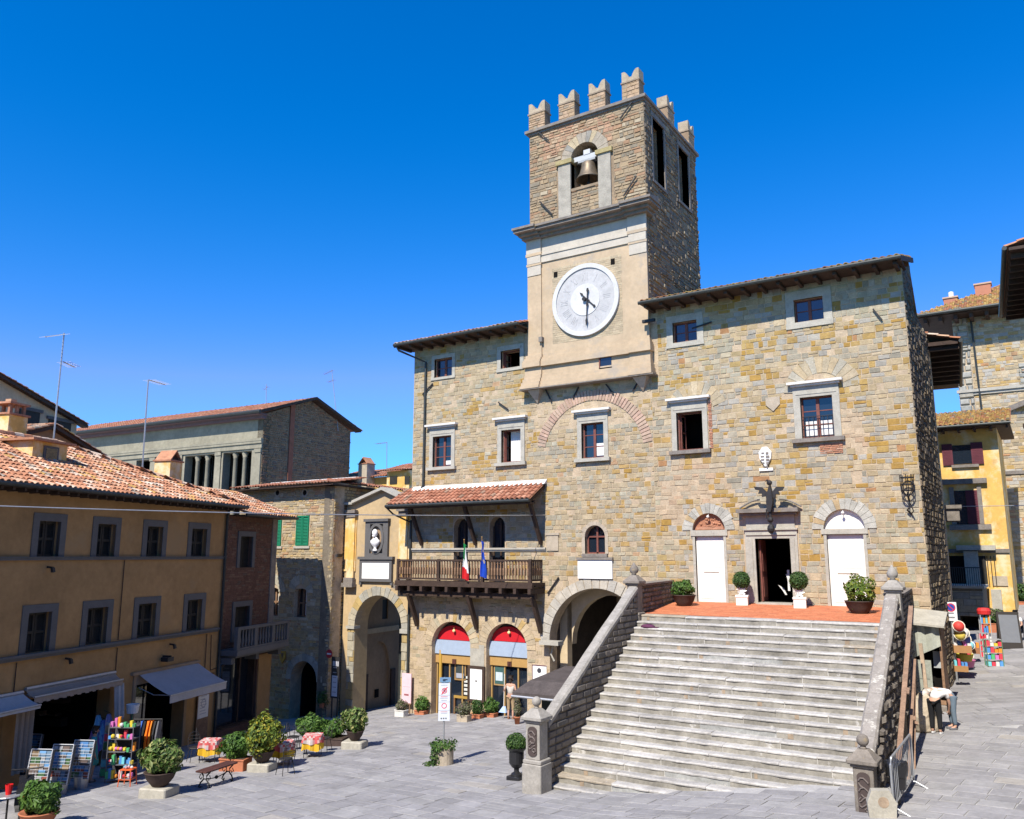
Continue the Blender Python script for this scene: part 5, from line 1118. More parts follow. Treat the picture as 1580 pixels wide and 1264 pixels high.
q = MB(AY); q.box(p0-.16, p0, 0, .14, pz0-.14, pz1+.14); q.box(p1, p1+.16, 0, .14, pz0-.14, pz1+.14); q.box(p0, p1, 0, .14, pz1, pz1+.14); q.box(p0, p1, 0, .14, pz0-.14, pz0); q.box(p0-.25, p1+.25, 0, .2, pz1+.14, pz1+.28); q.box(p0-.2, p0-.05, 0, .1, pz0-.3, pz0-.14); q.box(p1+.05, p1+.2, 0, .1, pz0-.3, pz0-.14); q.build('plaque_frame', m_greyframe, pl)
q = MB(AY); u, z = aw(534, 858); q.tube([AY.p(-2.3, -.3, z+.1), AY.p(-2.3, .5, z+.15)], .03, 5); q.box(-2.45, -2.15, .3, .6, z-.05, z+.1); q.build('street_lamp_head', m_iron, arw)
# passage behind the arch: vault, side walls and the shaded house beyond
q = MB(AY); q.box(o1+.25, AR+.3, -3.2, -.92, -1.5, 8); q.box(o0-2.5, o1+.25, -5.2, -.92, oz+orr+.6, 8); q.build('passage_walls', m_brown_pl, arw)
BH = Fr(SD.p(1.95, .34, 0)[:2], 97)
bh = thing('passage_house', 'shaded beige house wall with pointed arch seen through the archway', 'house', BH.p(3, 0, 0))
cm = MB(BH); u0, z0 = BH.at(566, 1060); u1, _ = BH.at(601, 1060); zt = BH.at(584, 990)[1]; zs = zt-1.5
PT = [(u0, -1.5), (u1, -1.5), (u1, zs)]+[(u1-(u1-u0)/2*t, zs+1.5*math.sqrt(1-(1-t)**2)) for t in (.2, .4, .6, .8, 1)]+[(u0+(u1-u0)/2*t, zs+1.5*math.sqrt(1-(1-t)**2)) for t in (.8, .6, .4, .2)]+[(u0, zs)]
cm.prism(PT, -.1, .3); v0, v1, vz0, vz1 = yrect(590, 925, 599, 955, BH); cm.box(v0, v1, -.1, .3, vz0, vz1)
q = MB(BH); q.box(0, 14, -.3, 0, -1.5, 9); cut(q.build('wall', m_brown_pl, bh), cm)
q = MB(BH); q.box(0, 14, .0, .12, BH.at(570, 970)[1]-.25, BH.at(570, 970)[1]); q.build('string_course', m_cream, bh)
q = MB(BH); q.box(v0, v1, -.09, -.06, vz0, vz1); q.build('window', m_shutter, bh)
q = MB(BH); q.prism([(u0-.35, -1), (u0-.02, -1), (u0-.02, zs), (u0-.35, zs)], .0, .09); q.build('arch_jamb', m_wood, bh); q = MB(BH); q.prism([(u1+.02, -1), (u1+.4, -1), (u1+.4, zs), (u1+.02, zs)], 0, .09); q.build('arch_jamb', m_wood, bh)
u, z = BH.at(583, 1070); q = MB(BH); q.box(u-.15, u+.15, -.095, -.05, z-.2, z+.2); q.build('grate', m_dark, bh)
# dark wall at the left inside, drain pipe
q = MB(AY); u, _ = aw(607, 960, -2); q.tube([AY.p(u, -2.6, 8), AY.p(u, -2.6, -.5)], .09, 6); q.build('passage_pipe', m_gutter, arw)
# ------------------------------------------------------------------ background, left: theatre, two houses, small yellow house
TH = Fr((-53.6, 45), 3.6); TG = Fr((-53.6, 45), 93.6)
th = thing('theatre', 'large stone theatre with a columned loggia and red tiled roof behind the ochre house', 'theatre', (-60, 48, 3))
ez = TH.at(397, 634, 1.0)[1]; apx = 21.0; GD = 10.9
bays = [yrect(*t, TH) for t in ((207, 722, 232, 790), (235, 715, 268, 790), (283, 700, 329, 790), (342, 696, 386, 790))]
zh, zb = TH.at(335, 700)[1], 8.0
cm = MB(TH)
for a, b, _, _ in bays: cm.box(a, b, -.9, .4, zb, zh)
a, b = bays[2][0]-7, bays[2][0]-6
m_thea = M('theatre_stone', (.26, .235, .17), .9, .2, .6, .3, 6)
q = MB(TH); q.box(-30, 0, -.8, 0, 0, ez-.2); cut(q.build('front_wall', m_thea, th), cm)
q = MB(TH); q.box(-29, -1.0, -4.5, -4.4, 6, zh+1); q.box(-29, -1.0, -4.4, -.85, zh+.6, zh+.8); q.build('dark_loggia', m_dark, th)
q = MB(TH)
for i in range(36):
    if U(0, 1) < .6: x = -9+i*.25; q.box(x, x+.02, -1.9, -1.86, zb, zh, (.07, .08, .08))
q.build('glazing_bars', m_paint, th)
for a, b, _, _ in bays[2:]:
    for k in (1, 2):
        x = a+(b-a)*k/3+.02; P = TH.p(x, -.35, 0); q = MB(); q.lathe((P[0], P[1], zb), [(.22, 0), (.21, 1.5), (.18, zh-zb-.5), (.22, zh-zb-.45), (.19, zh-zb-.4), (.27, zh-zb-.2), (.27, zh-zb)], 14); q.build('column', m_thea, th, smooth=True)
a, b, _, _ = bays[1]; q = MB(TH); q.disc(cen(a, b)+.2, 12.9, 1.0, 1.35, -.7, -.6, 24, (.16, .05, .035)); q.box(cen(a, b)-1.15, cen(a, b)+1.55, -.7, -.62, 9, 12.9, (.05, .03, .03)); q.build('arched_door', m_paint, th)
q = MB(TH); q.box(-30, .05, 0, .12, zh+.15, zh+.55); q.box(-30, .1, 0, .22, zh+.55, zh+.75); q.box(-30, .05, 0, .1, zh+.75, 16.6); q.box(-30, .1, 0, .25, 16.6, 16.8); q.build('entablature', m_thea, th)
q = MB(TH)
for x in ((bays[0][1]+bays[1][0])/2-.19, (bays[1][1]+bays[2][0])/2-.19, (bays[2][1]+bays[3][0])/2-.19, -.55): q.box(x-.12, x+.5, .0, .1, 7, zh+.1); q.box(x-.18, x+.56, 0, .17, zh-.2, zh+.1)
q.build('pilaster', m_thea, th)
q = MB(TH); q.box(-30, .4, .0, 1.0, ez-.25, ez-.1); q.box(-30, .3, 0, .5, ez-.5, ez-.25); q.build('eave', M('eave_purple', (.16, .10, .10), .8), th)
q = MB(TH); q.tube([TH.p(-30, 1.05, ez-.05), TH.p(.7, 1.05, ez-.05)], .16, 8); q.build('gutter', m_gutter, th)
slope = (apx-ez)/(GD/2+1.0)
q = MB(TH); tiles(q, TH.p(-30, 1.0, ez), TH.U, -TH.N+Vector((0, 0, slope)), 30.7, math.hypot(GD/2+1, apx-ez), tw=.34, tl=.5, pal=PAL_RED, rad=.13); rr_ = q.build('roof', m_tile, th, fix=False)
q = MB(TH); tiles(q, TH.p(.7, -GD-1, ez), -TH.U, TH.N+Vector((0, 0, slope)), 30.7, math.hypot(GD/2+1, apx-ez), tw=.7, tl=1, pal=PAL_RED, rad=.2); q.build('rear_roof', m_tile, rr_, fix=False)
q = MB(TG); q.prism([(0, 0), (GD, 0), (GD, ez-.1), (GD/2, apx-.15), (0, ez-.1)], -.6, 0); q.build('gable_wall', m_mort_tower, th)
q = MB(TG); sl_ = (apx-ez)/(GD/2)
ashlar(q, 0, GD, 7, apx, [], (.14, .3), (.2, .6), lambda u, z: pick([(2, (.235, .15, .085)), (2, (.20, .13, .075)), (1, (.145, .105, .08)), (.5, (.25, .13, .075))]) if z < ez-.2+sl_*min(u, GD-u) and not 2.9 < u < 3.5 else None, gap=.05, prot=(.02, .06), bev=.03, jit=.03); q.build('gable_facing', m_stone, th, fix=False)
q = MB(TG)
for (a, z0), (b, z1) in (((-1.0, ez-.06), (GD/2, apx)), ((GD/2, apx), (GD+.7, ez-.06))): q.prism([(a, z0-.1), (b, z1-.1), (b, z1+.14), (a, z0+.14)], 0, .72)
q.build('verge', m_wood, rr_)
q = MB(TG); q.box(2.95, 3.45, 0, .12, 8, ez+1.4); q.build('brick_flue', M('flue', (.26, .10, .06)), th)
def antenna(px, yb, yt, loc_w, fr, arms, lab, dish=None):
    u, z0 = fr.at(px[0], yb, loc_w); z1 = fr.at(px[1], yt, loc_w)[1]; u1 = fr.at(px[1], yt, loc_w)[0]
    t = thing('antenna', lab, 'antenna', fr.p(u, loc_w, z0)); q = MB(); q.tube([fr.p(u, loc_w, z0-.6), fr.p(u1, loc_w, z1)], .035, 5); q.build('mast', m_steel, t)
    for (xa, ya, xb, yb_, ne) in arms:
        a, b = fr.at(xa, ya, loc_w), fr.at(xb, yb_, loc_w); A, B = Vector(fr.p(a[0], loc_w, a[1])), Vector(fr.p(b[0], loc_w, b[1])); q = MB(); q.tube([A, B], .025, 4)
        for i in range(ne): c = A+(B-A)*((i+.5)/ne); q.tube([c+fr.N*.35, c-fr.N*.35], .012, 3)
        q.build('aerial', m_steel, t)
    return t
antenna((82, 99), 684, 514, -6, YW, [(70, 520, 99, 516, 9), (97, 558, 116, 567, 6)], 'tall thin antenna mast with two aerials on the brown gable house')
antenna((220, 229), 720, 586, -4.5, YW, [(229, 586, 256, 594, 7)], 'slim antenna mast with one short aerial rising from the ochre roof')
antenna((411, 411), 620, 593, -5, TH, [(407, 602, 414, 596, 2)], 'small white antenna on the theatre roof ridge')
# houses behind the ochre roof
def gable_house(nm, lab, w, pts, zb, depth, mt, pal, wins):
    f = Fr(YW.p(0, w, 0)[:2], 108.5); t = thing(nm, lab, 'house', f.p(f.at(*pts[0])[0], 0, 6))
    P = [f.at(*q) for q in pts]; ua, za = P[0]; ul, zl = P[1]; ur, zr = P[2]
    q = MB(f); q.prism([(ul, zb), (ur, zb), (ur, zr), (ua, za), (ul, zl)], -depth, 0); q.build('wall', mt, t)
    for (u0, z0), (u1, z1), s_ in (((ul, zl), (ua, za), 1), ((ur, zr), (ua, za), -1)):
        q = MB(f); d = Vector((u1-u0, z1-z0)); dn = d.normalized(); e0 = Vector((u0, z0))-dn*.5
        vd = f.U*d.x+Vector((0, 0, d.y)); tiles(q, f.p(e0.x, .35, e0.y+.08), -f.N, vd, depth+.4, d.length+.5, tw=.24, tl=.36, pal=PAL_ROOF); o = q.build('roof', m_tile, t, fix=False)
        q = MB(f); q.prism([(e0.x, e0.y-.1), (u1, z1-.1), (u1, z1+.05), (e0.x, e0.y+.05)], -.1, .3); q.build('verge', m_wood, o)
    for r in wins:
        a, b, z0, z1 = yrect(*r, f); q = MB(f); q.box(a, b, 0, .05, z0, z1); o = q.build('shuttered_window', m_shutter, t); q = MB(f); q.box(a-.15, b+.15, 0, .1, z1, z1+.16); q.build('lintel', m_greyframe, o)
gable_house('gabled_house', 'brown gabled house with tiled roof directly behind the ochre roof', -6.5, [(77, 658), (-60, 690), (166, 714)], 5, 6, m_brown_pl, None, [])
gable_house('upper_house', 'tall beige gabled house with dark shutters at the upper left edge', -13, [(-40, 560), (-170, 600), (119, 652)], 5, 7, m_cream, None, [(28, 634, 60, 660), (73, 650, 108, 680)])
f = Fr(YW.p(0, -5.2, 0)[:2], 108.5); u, z = f.at(12, 668); zt = f.at(12, 642)[1]; c_ = thing('roof_chimney', 'large yellow chimney with brick hat at the left edge of the roofs', 'chimney', f.p(u, 0, z))
chimney(f.p(u, 0, 0), .85, z-2, zt, m_yellow, c_, hat='pots', nm='shaft')
# small yellow house seen over the archway
f = Fr((-45, 58), 0); sy = thing('small_yellow_house', 'small yellow house with tiled roofs and chimney seen above the archway', 'house', f.p(0, 0, 8))
a, b, z0, z1 = yrect(545, 727, 612, 760, f); a2, b2, _, zt2 = yrect(600, 728, 636, 760, f)
q = MB(f); q.box(a-2, b, -5, 0, 3, z1-.6); q.box(b-.5, b2+.3, -4, .8, 3, zt2); q.build('wall', m_yellow, sy)
q = MB(f); tiles(q, f.p(a-2.4, .6, z1-.65), f.U, -f.N+Vector((0, 0, .3)), b-a+3, 4, tw=.3, tl=.45, pal=PAL_RED, rad=.11); o = q.build('roof', m_tile, sy, fix=False)
q = MB(f); tiles(q, f.p(b-.9, 1.3, zt2), f.U, -f.N+Vector((0, 0, .26)), b2-b+1.6, 4, tw=.3, tl=.45, pal=PAL_RED, rad=.11); q.build('front_roof', m_tile, sy, fix=False)
a, b, z0, z1 = yrect(602, 735, 613, 747, f, .8); q = MB(f); q.box(a, b, .8, .86, z0, z1); q.build('window', m_shutter, sy)
a, b, z0, z1 = yrect(625, 735, 632, 747, f, .8); q = MB(f); q.box(a, b, .8, .86, z0, z1); q.build('window', m_shutter, sy)
u, z = f.at(572, 735); zt = f.at(572, 718)[1]; chimney(f.p(u, .6, 0), 1.1, z-1.5, zt, m_trim_warm, sy, hat='gable', fr=f)
antenna((522, 512), 655, 572, -9, TH, [(500, 578, 514, 571, 5), (506, 590, 516, 586, 4)], 'tall leaning antenna mast rising behind the theatre gable')
antenna((597, 597), 715, 682, -3, f, [(580, 685, 597, 683, 5)], 'faint antenna mast on the small yellow house')

# ------------------------------------------------------------------ right: hall annexe, yellow house, stone palace, near eave
ANX = Fr((-3.6, 36.3), 94.5)
ann = thing('rear_annexe', 'narrow shaded stone annexe with a deep dark eave behind the town hall corner', 'annexe', (-4.2, 42, 2.5))
q = MB(ANX); q.box(0, 9.6, -4, 0, 0, 15.6); q.build('wall', m_mortar_dk, ann)
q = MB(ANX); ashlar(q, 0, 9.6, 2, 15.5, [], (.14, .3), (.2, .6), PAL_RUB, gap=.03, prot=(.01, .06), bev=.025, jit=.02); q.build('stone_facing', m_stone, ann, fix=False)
q = MB(ANX); q.prism([(-.35, 15.55), (9.6, 15.55), (9.6, 15.7), (-.35, 15.7)], -.5, 1.3)
for i in range(8): q.box(-.2+i*1.1, -.05+i*1.1, 0, 1.35, 15.38, 15.54)
ea = q.build('eave', m_wood, ann)
q = MB(ANX); tiles(q, ANX.p(-.45, 1.35, 15.72), ANX.U, -ANX.N+Vector((0, 0, .30)), 9.9, 3.5, tw=.25, tl=.38, pal=PAL_ROOF); q.build('roof', m_tile, ann, fix=False)
q = MB(ANX); q.tube([ANX.p(-.4, 1.41, 15.65), ANX.p(9.6, 1.41, 15.65)], .08, 8); q.build('gutter', m_gutter, ann)
q = MB(ANX); q.box(2.5, 4.2, 0, .9, 9.2, 9.35); q.box(2.6, 2.75, 0, .8, 8.7, 9.2); q.box(3.95, 4.1, 0, .8, 8.7, 9.2); q.tube([ANX.p(1.3, .12, 15.3), ANX.p(1.3, .12, 2)], .06, 6); q.build('wall_bracket', m_trim_dk, ann)
YR = Fr((-3.2, 50), 0)
yr = thing('yellow_house', 'narrow bright yellow house with maroon shutters in the alley on the right', 'house', (-3, 50, 3.7))
def yr_(*t): return yrect(*t, YR)
ex0, ex1 = -2.6, YR.at(1552, 800)[0]; zt = YR.at(1500, 676)[1]+.35
q = MB(YR); q.box(ex0-2, ex1, -6, 0, 0, zt+.2); q.build('wall', m_yellow, yr)
ZE = YR.at(1500, 655, .9)[1]
q = MB(YR); q.box(ex0-2, ex1+.65, -5.5, .95, ZE-.14, ZE-.03)
for i in range(9): q.box(ex0+i*.75, ex0+.1+i*.75, 0, .85, ZE-.3, ZE-.14)
q.build('eave', m_wood, yr)
q = MB(YR); tiles(q, YR.p(ex0-2, 1.0, ZE), YR.U, -YR.N+Vector((0, 0, .34)), ex1-ex0+2.7, 4, tw=.24, tl=.36, pal=PAL_MOSS); q.build('roof', m_tile, yr, fix=False)
q = MB(YR); q.tube([YR.p(ex0-2, 1.05, ZE-.04), YR.p(ex1+.7, 1.05, ZE-.04)], .07, 8); q.build('gutter', m_gutter, yr)
for (x0, y0, x1, y1, kind) in ((1470, 687, 1499, 716, 0), (1474, 757, 1510, 809, 1)):
    a, b, z0, z1 = yr_(x0, y0, x1, y1); m = cen(a, b); q = MB(YR); q.box(a, b, 0, .04, z0, z1); o = q.build('window', m_glass, yr)
    q = MB(YR)
    if kind == 0:
        for l, r in ((a-.5, a), (b, b+.55)): q = MB(YR); q.box(l, r, .03, .09, z0-.05, z1+.1); [q.box(l+.05, r-.05, .09, .1, z0+(z1-z0)*k/12, z0+(z1-z0)*k/12+.05) for k in range(12)]; r > b and q.build('shutter', m_maroon, o); 
        q2 = MB(YR); q2.box(a-.5, a, .03, .09, z0-.05, z1+.1); [q2.box(a-.45, a-.05, .09, .1, z0+(z1-z0)*k/12, z0+(z1-z0)*k/12+.05) for k in range(12)]; q2.build('shutter', m_maroon, o)
    else: q.box(m, b, .05, .1, z0, z1); [q.box(m+.05, b-.05, .1, .12, z0+.03+(z1-z0)*k/14, z0+(z1-z0)*k/14+.11) for k in range(14)]
    if kind: q.build('shutter', m_maroon, o)
    q = MB(YR)
    if kind: q.box(a-.22, a, 0, .08, z0, z1+.2); q.box(b, b+.2, 0, .08, z0, z1+.2); q.box(a-.5, b+.5, 0, .25, z1+.35, z1+.62); q.box(a-.35, b+.5, 0, .2, z0-.3, z0-.02)
    else: q.box(a-.1, b+.3, 0, .15, z0-.2, z0-.05)
    q.build('sill', m_trim_dk, o)
q = MB(YR); zz = YR.at(1525, 850)[1]; q.box(ex0-1, ex1+.02, 0, .09, zz-.1, zz+.1); q.build('string_course', m_trim_dk, yr)
a, b, z0, z1 = yr_(1531, 889, 1555, 904); q = MB(YR); q.box(a, b, 0, .06, z0, z1); q.build('stone_plaque', m_trim_warm, yr)
# terrace in front of the yellow house over a dark arch
YT = Fr((-3.7, 46.5), 0); yt_ = thing('stone_terrace', 'grey stone terrace block over a dark doorway below the yellow house', 'terrace', (-3.4, 46.5, 3.2))
a, b, z0, z1 = yrect(1466, 908, 1520, 1000, YT); d0, d1, _, dz1 = yrect(1484, 951, 1512, 1010, YT)
cm = MB(YT); cm.box(d0, d1, -2, .3, 0, dz1); q = MB(YT); q.box(a-.6, b, -3.3, 0, 1, z1); cut(q.build('wall', m_mortar_dk, yt_), cm)
q = MB(YT); ashlar(q, a-.6, b, 2, z1-.12, [(d0, d1, 0, dz1)], (.3, .34), (.45, .8), [(3, (.30, .285, .24)), (2, (.34, .30, .22)), (1, (.26, .25, .22))], gap=.012, prot=(.01, .02)); q.build('stone_facing', m_stone, yt_, fix=False)
q = MB(YT); q.box(a-.7, b+.1, -3.3, .1, z1, z1+.12); q.build('coping', m_trim, yt_)
q = MB(YT); 
for k in range(16): u = a+.1+(b-a-.1)*k/15; q.tube([YT.p(u, .02, z1+.12), YT.p(u, .02, z1+1.0)], .014, 4)
q.tube([YT.p(a, .02, z1+1.0), YT.p(b, .02, z1+1.0)], .025, 5); q.build('railing', m_iron, yt_)
q = MB(YR); g0, g1, gz0, gz1 = yr_(1500, 858, 1516, 903); q.box(g0-.3, g0+.35, 0, .35, gz0, gz1+.25); q.box(g0-.6, g1+.7, 0, .5, gz1+.3, gz1+.55); q.box(g1+.3, g1+.75, 0, .3, gz0-1.6, gz0-.2); q.build('terrace_pilaster', m_trim, yr)
q = MB(YR); q.box(g0+.35, g1+.2, .02, .06, gz0, gz1); [q.box(g0+.4+k*.16, g0+.44+k*.16, .06, .1, gz0, gz1) for k in range(5)]; q.build('grille_window', m_shutter, yr)
q = MB(YR); q.box(ex0-1.5, g0-.3, .0, .05, gz0-.3, gz1); q.build('dark_opening', m_dark, yr)
SP = Fr((-2.5, 58), 0); sp = thing('stone_palace', 'tall stone palace with rusticated corner and tiled roof behind the yellow house', 'palace', (0, 58, 4))
c0 = SP.at(1481, 620)[0]; c1 = SP.at(1505, 620)[0]; ZP_ = SP.at(1500, 478, 0)[1]-1.0; zc_ = SP.at(1540, 600)[1]
q = MB(SP); q.box(c0, 9, -8, 0, 0, ZP_+.8); q.build('wall', m_mortar, sp)
q = MB(SP); ashlar(q, c1, 9, 3, ZP_+.6, [(c1, 9, zc_-.25, zc_+.1)], (.13, .26), (.2, .55), PAL_R+PAL_SH, gap=.025, prot=(.005, .035), bev=.014, jit=.012); q.build('stone_facing', m_stone, sp, fix=False)
q = MB(SP); ashlar(q, c0-.03, c1, 3, ZP_+.6, [], (.42, .46), (.6, 1.1), PAL_GREY, gap=.06, prot=(.08, .14), bev=.06, jit=.006)
q.build('quoins', m_stone, sp, fix=False); q = MB(SP); x, z = SP.at(1573, 560); ashlar(q, x-.1, x+.5, zc_+.2, z, [], (.3, .34), (.5, .6), PAL_GREY, gap=.05, prot=(.05, .1), bev=.04, jit=.006); q.build('quoins', m_stone, sp, fix=False)
q = MB(SP); q.box(c0-.1, 9, 0, .2, zc_-.08, zc_+.1); q.box(c0, 9, 0, .1, zc_-.25, zc_-.08); q.build('string_course', m_trim, sp)
q = MB(SP); zq = SP.at(1570, 729)[1]; q.box(c1, 9, 0, .1, zq-.1, zq+.1); q.build('lower_string', m_trim_dk, sp)
ZE2 = SP.at(1500, 475, 1.6)[1]; q = MB(SP); q.box(c0-1.9, 9, -5, 1.5, ZE2-.2, ZE2-.05)
for i in range(13): q.box(c0-1.5+i*.85, c0-1.3+i*.85, 0, 1.35, ZE2-.5, ZE2-.2)
q.build('eave', m_wood, sp)
q = MB(SP); tiles(q, SP.p(c0-2, 1.6, ZE2), SP.U, -SP.N+Vector((0, 0, .52)), 12, 6.5, tw=.27, tl=.42, pal=PAL_MOSS, keep=lambda x, v: x > v*.9); q.v[0:4] = [SP.p(c0-2, 1.6, ZE2), SP.p(c0+10, 1.6, ZE2), SP.p(c0+10, -4.1, ZE2+2.96), SP.p(c0+3.2, -4.1, ZE2+2.96)]; ro = q.build('roof', m_tile, sp, fix=False)
q = MB(SP); q.tube([SP.p(c0-2, 1.7, ZE2-.05), SP.p(9, 1.7, ZE2-.05)], .1, 8); x = SP.at(1505, 560)[0]; q.tube([SP.p(x, .15, ZE2-.3), SP.p(x+.25, .15, 5)], .07, 6); q.build('gutter', m_gutter, sp)
for px, py, w1 in ((1469, 475, .8), (1519, 462, .9)):
    u, z = SP.at(px, py, -2.0); q = MB(SP); q.box(u-w1/2, u+w1/2, -2, -1.2, z-1, z+.45 if px < 1500 else z+.8, (.40, .16, .09)); q.box(u-w1/2-.06, u+w1/2+.06, -2.06, -1.14, z+.45 if px < 1500 else z+.8, z+.55 if px < 1500 else z+.9, (.45, .3, .2)); q.build('chimney', m_paint, ro)
u, z = SP.at(1468, 462, -1.5); q = MB(SP); q.tube([SP.p(u, -1.6, z-.6), SP.p(u, -1.6, z+.3)], .04, 5); q.lathe(SP.p(u, -1.6, z), [(.05, 0), (.16, .05), (.16, .5), (.05, .55)], 10); q.build('white_vent', m_white, ro)
x, z = SP.at(1572, 632); q = MB(SP); q.prism([(x-.9, z), (x+1.2, z+.25), (x+1.2, z+.4), (x-.9, z+.15)], 0, .5) if 0 else q.bar(SP.p(x-.7, .0, z+.0), SP.p(x+1.5, .7, z+.7), .25, .3); q.build('pediment', m_trim_dk, sp)
ER = Fr((-.66, 38.2), -86.8)
er = thing('alley_house', 'house on the right edge of which only a dark timber eave overhangs the alley', 'house', (.4, 34, 2))
q = MB(ER); q.box(0, 8.5, -8, -.75, 0, 16.9); q.build('wall', m_trim_warm, er)
q = MB(ER); q.box(0, 8.6, -1.5, 0, 16.9, 17.0)
for i in range(12): q.box(.1+i*.73, .22+i*.73, -.75, -.06, 16.72, 16.9)
q.build('eave', m_wood, er)
q = MB(ER); tiles(q, ER.p(-.05, .08, 17.02), ER.U, -ER.N+Vector((0, 0, .3)), 8.7, 1.6, tw=.24, tl=.36, pal=PAL_ROOF); q.build('roof', m_tile, er, fix=False)
q = MB(ER); q.tube([ER.p(-.05, .12, 16.98), ER.p(8.65, .12, 16.98)], .075, 8); q.build('gutter', m_gutter, er)
# overhead wires
def wire(nm, lab, A, B, r=.012, sag=.25):
    A, B = Vector(A), Vector(B); q = MB(); n = 14; q.tube([A+(B-A)*(i/n)-Vector((0, 0, sag*4*(i/n)*(1-i/n))) for i in range(n+1)], r, 4); tag(q.build(nm, m_steel), lab, 'wire')
wire('wire', 'thin overhead wire strung from the ochre house to the town hall balcony roof', YW.p(-14, .3, 8.6), (PH.at(843, 795)[0], 29.9, PH.at(843, 795)[1]), .016, .12)
wire('wire', 'pale wire crossing the alley in front of the maroon shutter', (*YR.p(ex0-1.2, 6, 0)[:2], YR.at(1452, 779, 6)[1]), (*YR.p(3.4, 6, 0)[:2], YR.at(1600, 780, 6)[1]), .016, .02)

# unseen houses beside and behind the viewer, added to block sky light
for nm, lab, fr, L, D_, hh, mt in (('corner_sky_block', 'unseen plain plastered house added right of the viewer to block sky light', Fr((3.2, 27), -90), 36, 9, 15, m_cream),
                              ('rear_sky_block', 'unseen plain stone house added behind the viewer to block sky light', Fr((3, -9), 180), 40, 9, 13, m_trim_warm)):
    t = thing(nm, lab, 'house', fr.p(L/2, 0, 2)); q = MB(fr); q.box(0, L, -D_, 0, 0, hh); q.build('wall', mt, t)
    for k in range(int(L/3)):
        for zz in (6, 9.5):
            q = MB(fr); q.box(1+k*3, 2+k*3, 0, .08, zz, zz+1.7); q.build('shutters', m_shutter, t)
    q = MB(fr); q.box(-.3, L+.3, -D_-.5, .7, hh, hh+.25); q.build('roof', m_tilebed, t)
# ------------------------------------------------------------------ plants in pots
def onx(px, py, X): d = ray(px, py); return EYE+d*(X/d.x)
def put(px, py, z=None):
    p = gp(px, py) if z is None else onz(px, py, z); return p, mpp(p)
PLANTS = 'potted plants set out around the square'
FACE = YAW                                     # props turned towards the viewer's side of the square
def plant(nm, lab, px, py, kind, pw, ph, fw, fh, pal, z=None, n=900, ls=.06, grp=None, mt=None, block=0, cols=None, lump=.28, rz=None):
    """kind of pot; pot width/height and foliage width/height given in metres"""
    p, s = put(px, py, z); t = thing(nm, lab, 'plant', p, FACE*.6 if rz is None else rz, grp)
    fw *= .8; fh *= .84; pw *= .85; zb = 0; block *= .85
    if block:
        q = MB(); q.bbox(-block*.55, block*.55, -block*.45, block*.45, -.1, .26, .03); q.build('stone_block', m_trim, t); zb = .26
    q = MB()
    if kind == 'bowl': q.lathe((0, 0, zb), [(pw*.22, 0), (pw*.26, .03), (pw*.42, ph*.55), (pw*.5, ph), (pw*.53, ph+.02), (pw*.5, ph+.035), (pw*.46, ph)], 20); q.build('bowl', mt or m_bowl, t, smooth=True)
    elif kind == 'box': q.bbox(-pw/2, pw/2, -pw*.32, pw*.32, zb-.05, zb+ph-.05, .012); q.bbox(-pw/2-.02, pw/2+.02, -pw*.32-.02, pw*.32+.02, zb+ph-.05, zb+ph, .01); q.build('planter', mt or m_terra, t)
    elif kind == 'pot': q.lathe((0, 0, zb), [(pw*.34, 0), (pw*.48, ph*.82), (pw*.5, ph*.82), (pw*.52, ph), (pw*.46, ph), (pw*.44, ph*.9)], 16); q.build('pot', mt or m_terra, t, smooth=True)
    elif kind == 'cyl': q.lathe((0, 0, zb), [(pw*.5, 0), (pw*.5, ph*.1), (pw*.47, ph*.15), (pw*.48, ph), (pw*.4, ph), (pw*.38, ph*.9)], 20); q.build('planter', mt or m_trim_warm, t, smooth=True)
    q = MB(); q.lathe((0, 0, zb+ph-.05), [(pw*.38, 0), (pw*.38, .03)], 12) if kind != 'box' else q.box(-pw/2+.03, pw/2-.03, -pw*.3, pw*.3, zb+ph-.03, zb+ph+.005); q.build('soil', m_earth, t)
    q = MB()
    for i in range(7): a = U(0, 6.28); r = U(.1, .35)*fw; q.tube([(U(-.05, .05), U(-.05, .05), zb+ph-.03), (r*.5*cos(a), r*.5*sin(a), zb+ph+fh*.3), (r*cos(a), r*sin(a), zb+ph+fh*U(.5, .75))], [.016, .012, .006], 5)
    q.build('stems', m_wood, t)
    q = MB(); foliage(q, (0, 0, zb+ph+fh*.42), (fw/2, fw/2*.95, fh/2), n, pal, ls=ls, lump=lump); q.build('foliage', m_leaf, t, fix=False)
    return t
plant('potted_shrub', 'large variegated shrub in a dark bowl on a stone block nearest the bench', 245, 1229, 'bowl', .95, .34, 1.25, 1.0, G_VAR, n=1700, ls=.085, block=.85)
plant('potted_shrub', 'green leafy shrub in a bowl at the bottom left corner beside the postcard racks', 58, 1278, 'bowl', .95, .34, 1.05, .85, G_MID, n=1400, ls=.075, mt=m_terra)
plant('potted_shrub', 'dense green shrub in a rectangular terracotta planter behind the bench', 363, 1189, 'box', .95, .38, 1.05, .95, G_MID, n=1500, ls=.07)
plant('potted_shrub', 'yellow flecked tall shrub on a stone block beside the terracotta planter', 404, 1190, 'bowl', .8, .3, 1.3, 1.35, G_YEL, n=2100, ls=.075, block=.75)
plant('potted_shrub', 'round green shrub in a clay pot behind the cafe tables', 477, 1152, 'pot', .5, .4, 1.2, .8, G_MID, n=1200, ls=.075)
plant('potted_shrub', 'low bright green shrub in a long dark trough beside the last table', 513, 1150, 'box', 1.2, .3, 1.05, .72, G_MID, n=1100, ls=.07, mt=m_bowl)
plant('potted_shrub', 'variegated round shrub on a stone block at the far end of the cafe row', 547, 1155, 'bowl', .7, .3, 1.1, 1.0, G_VAR, n=1300, ls=.075, block=.8)
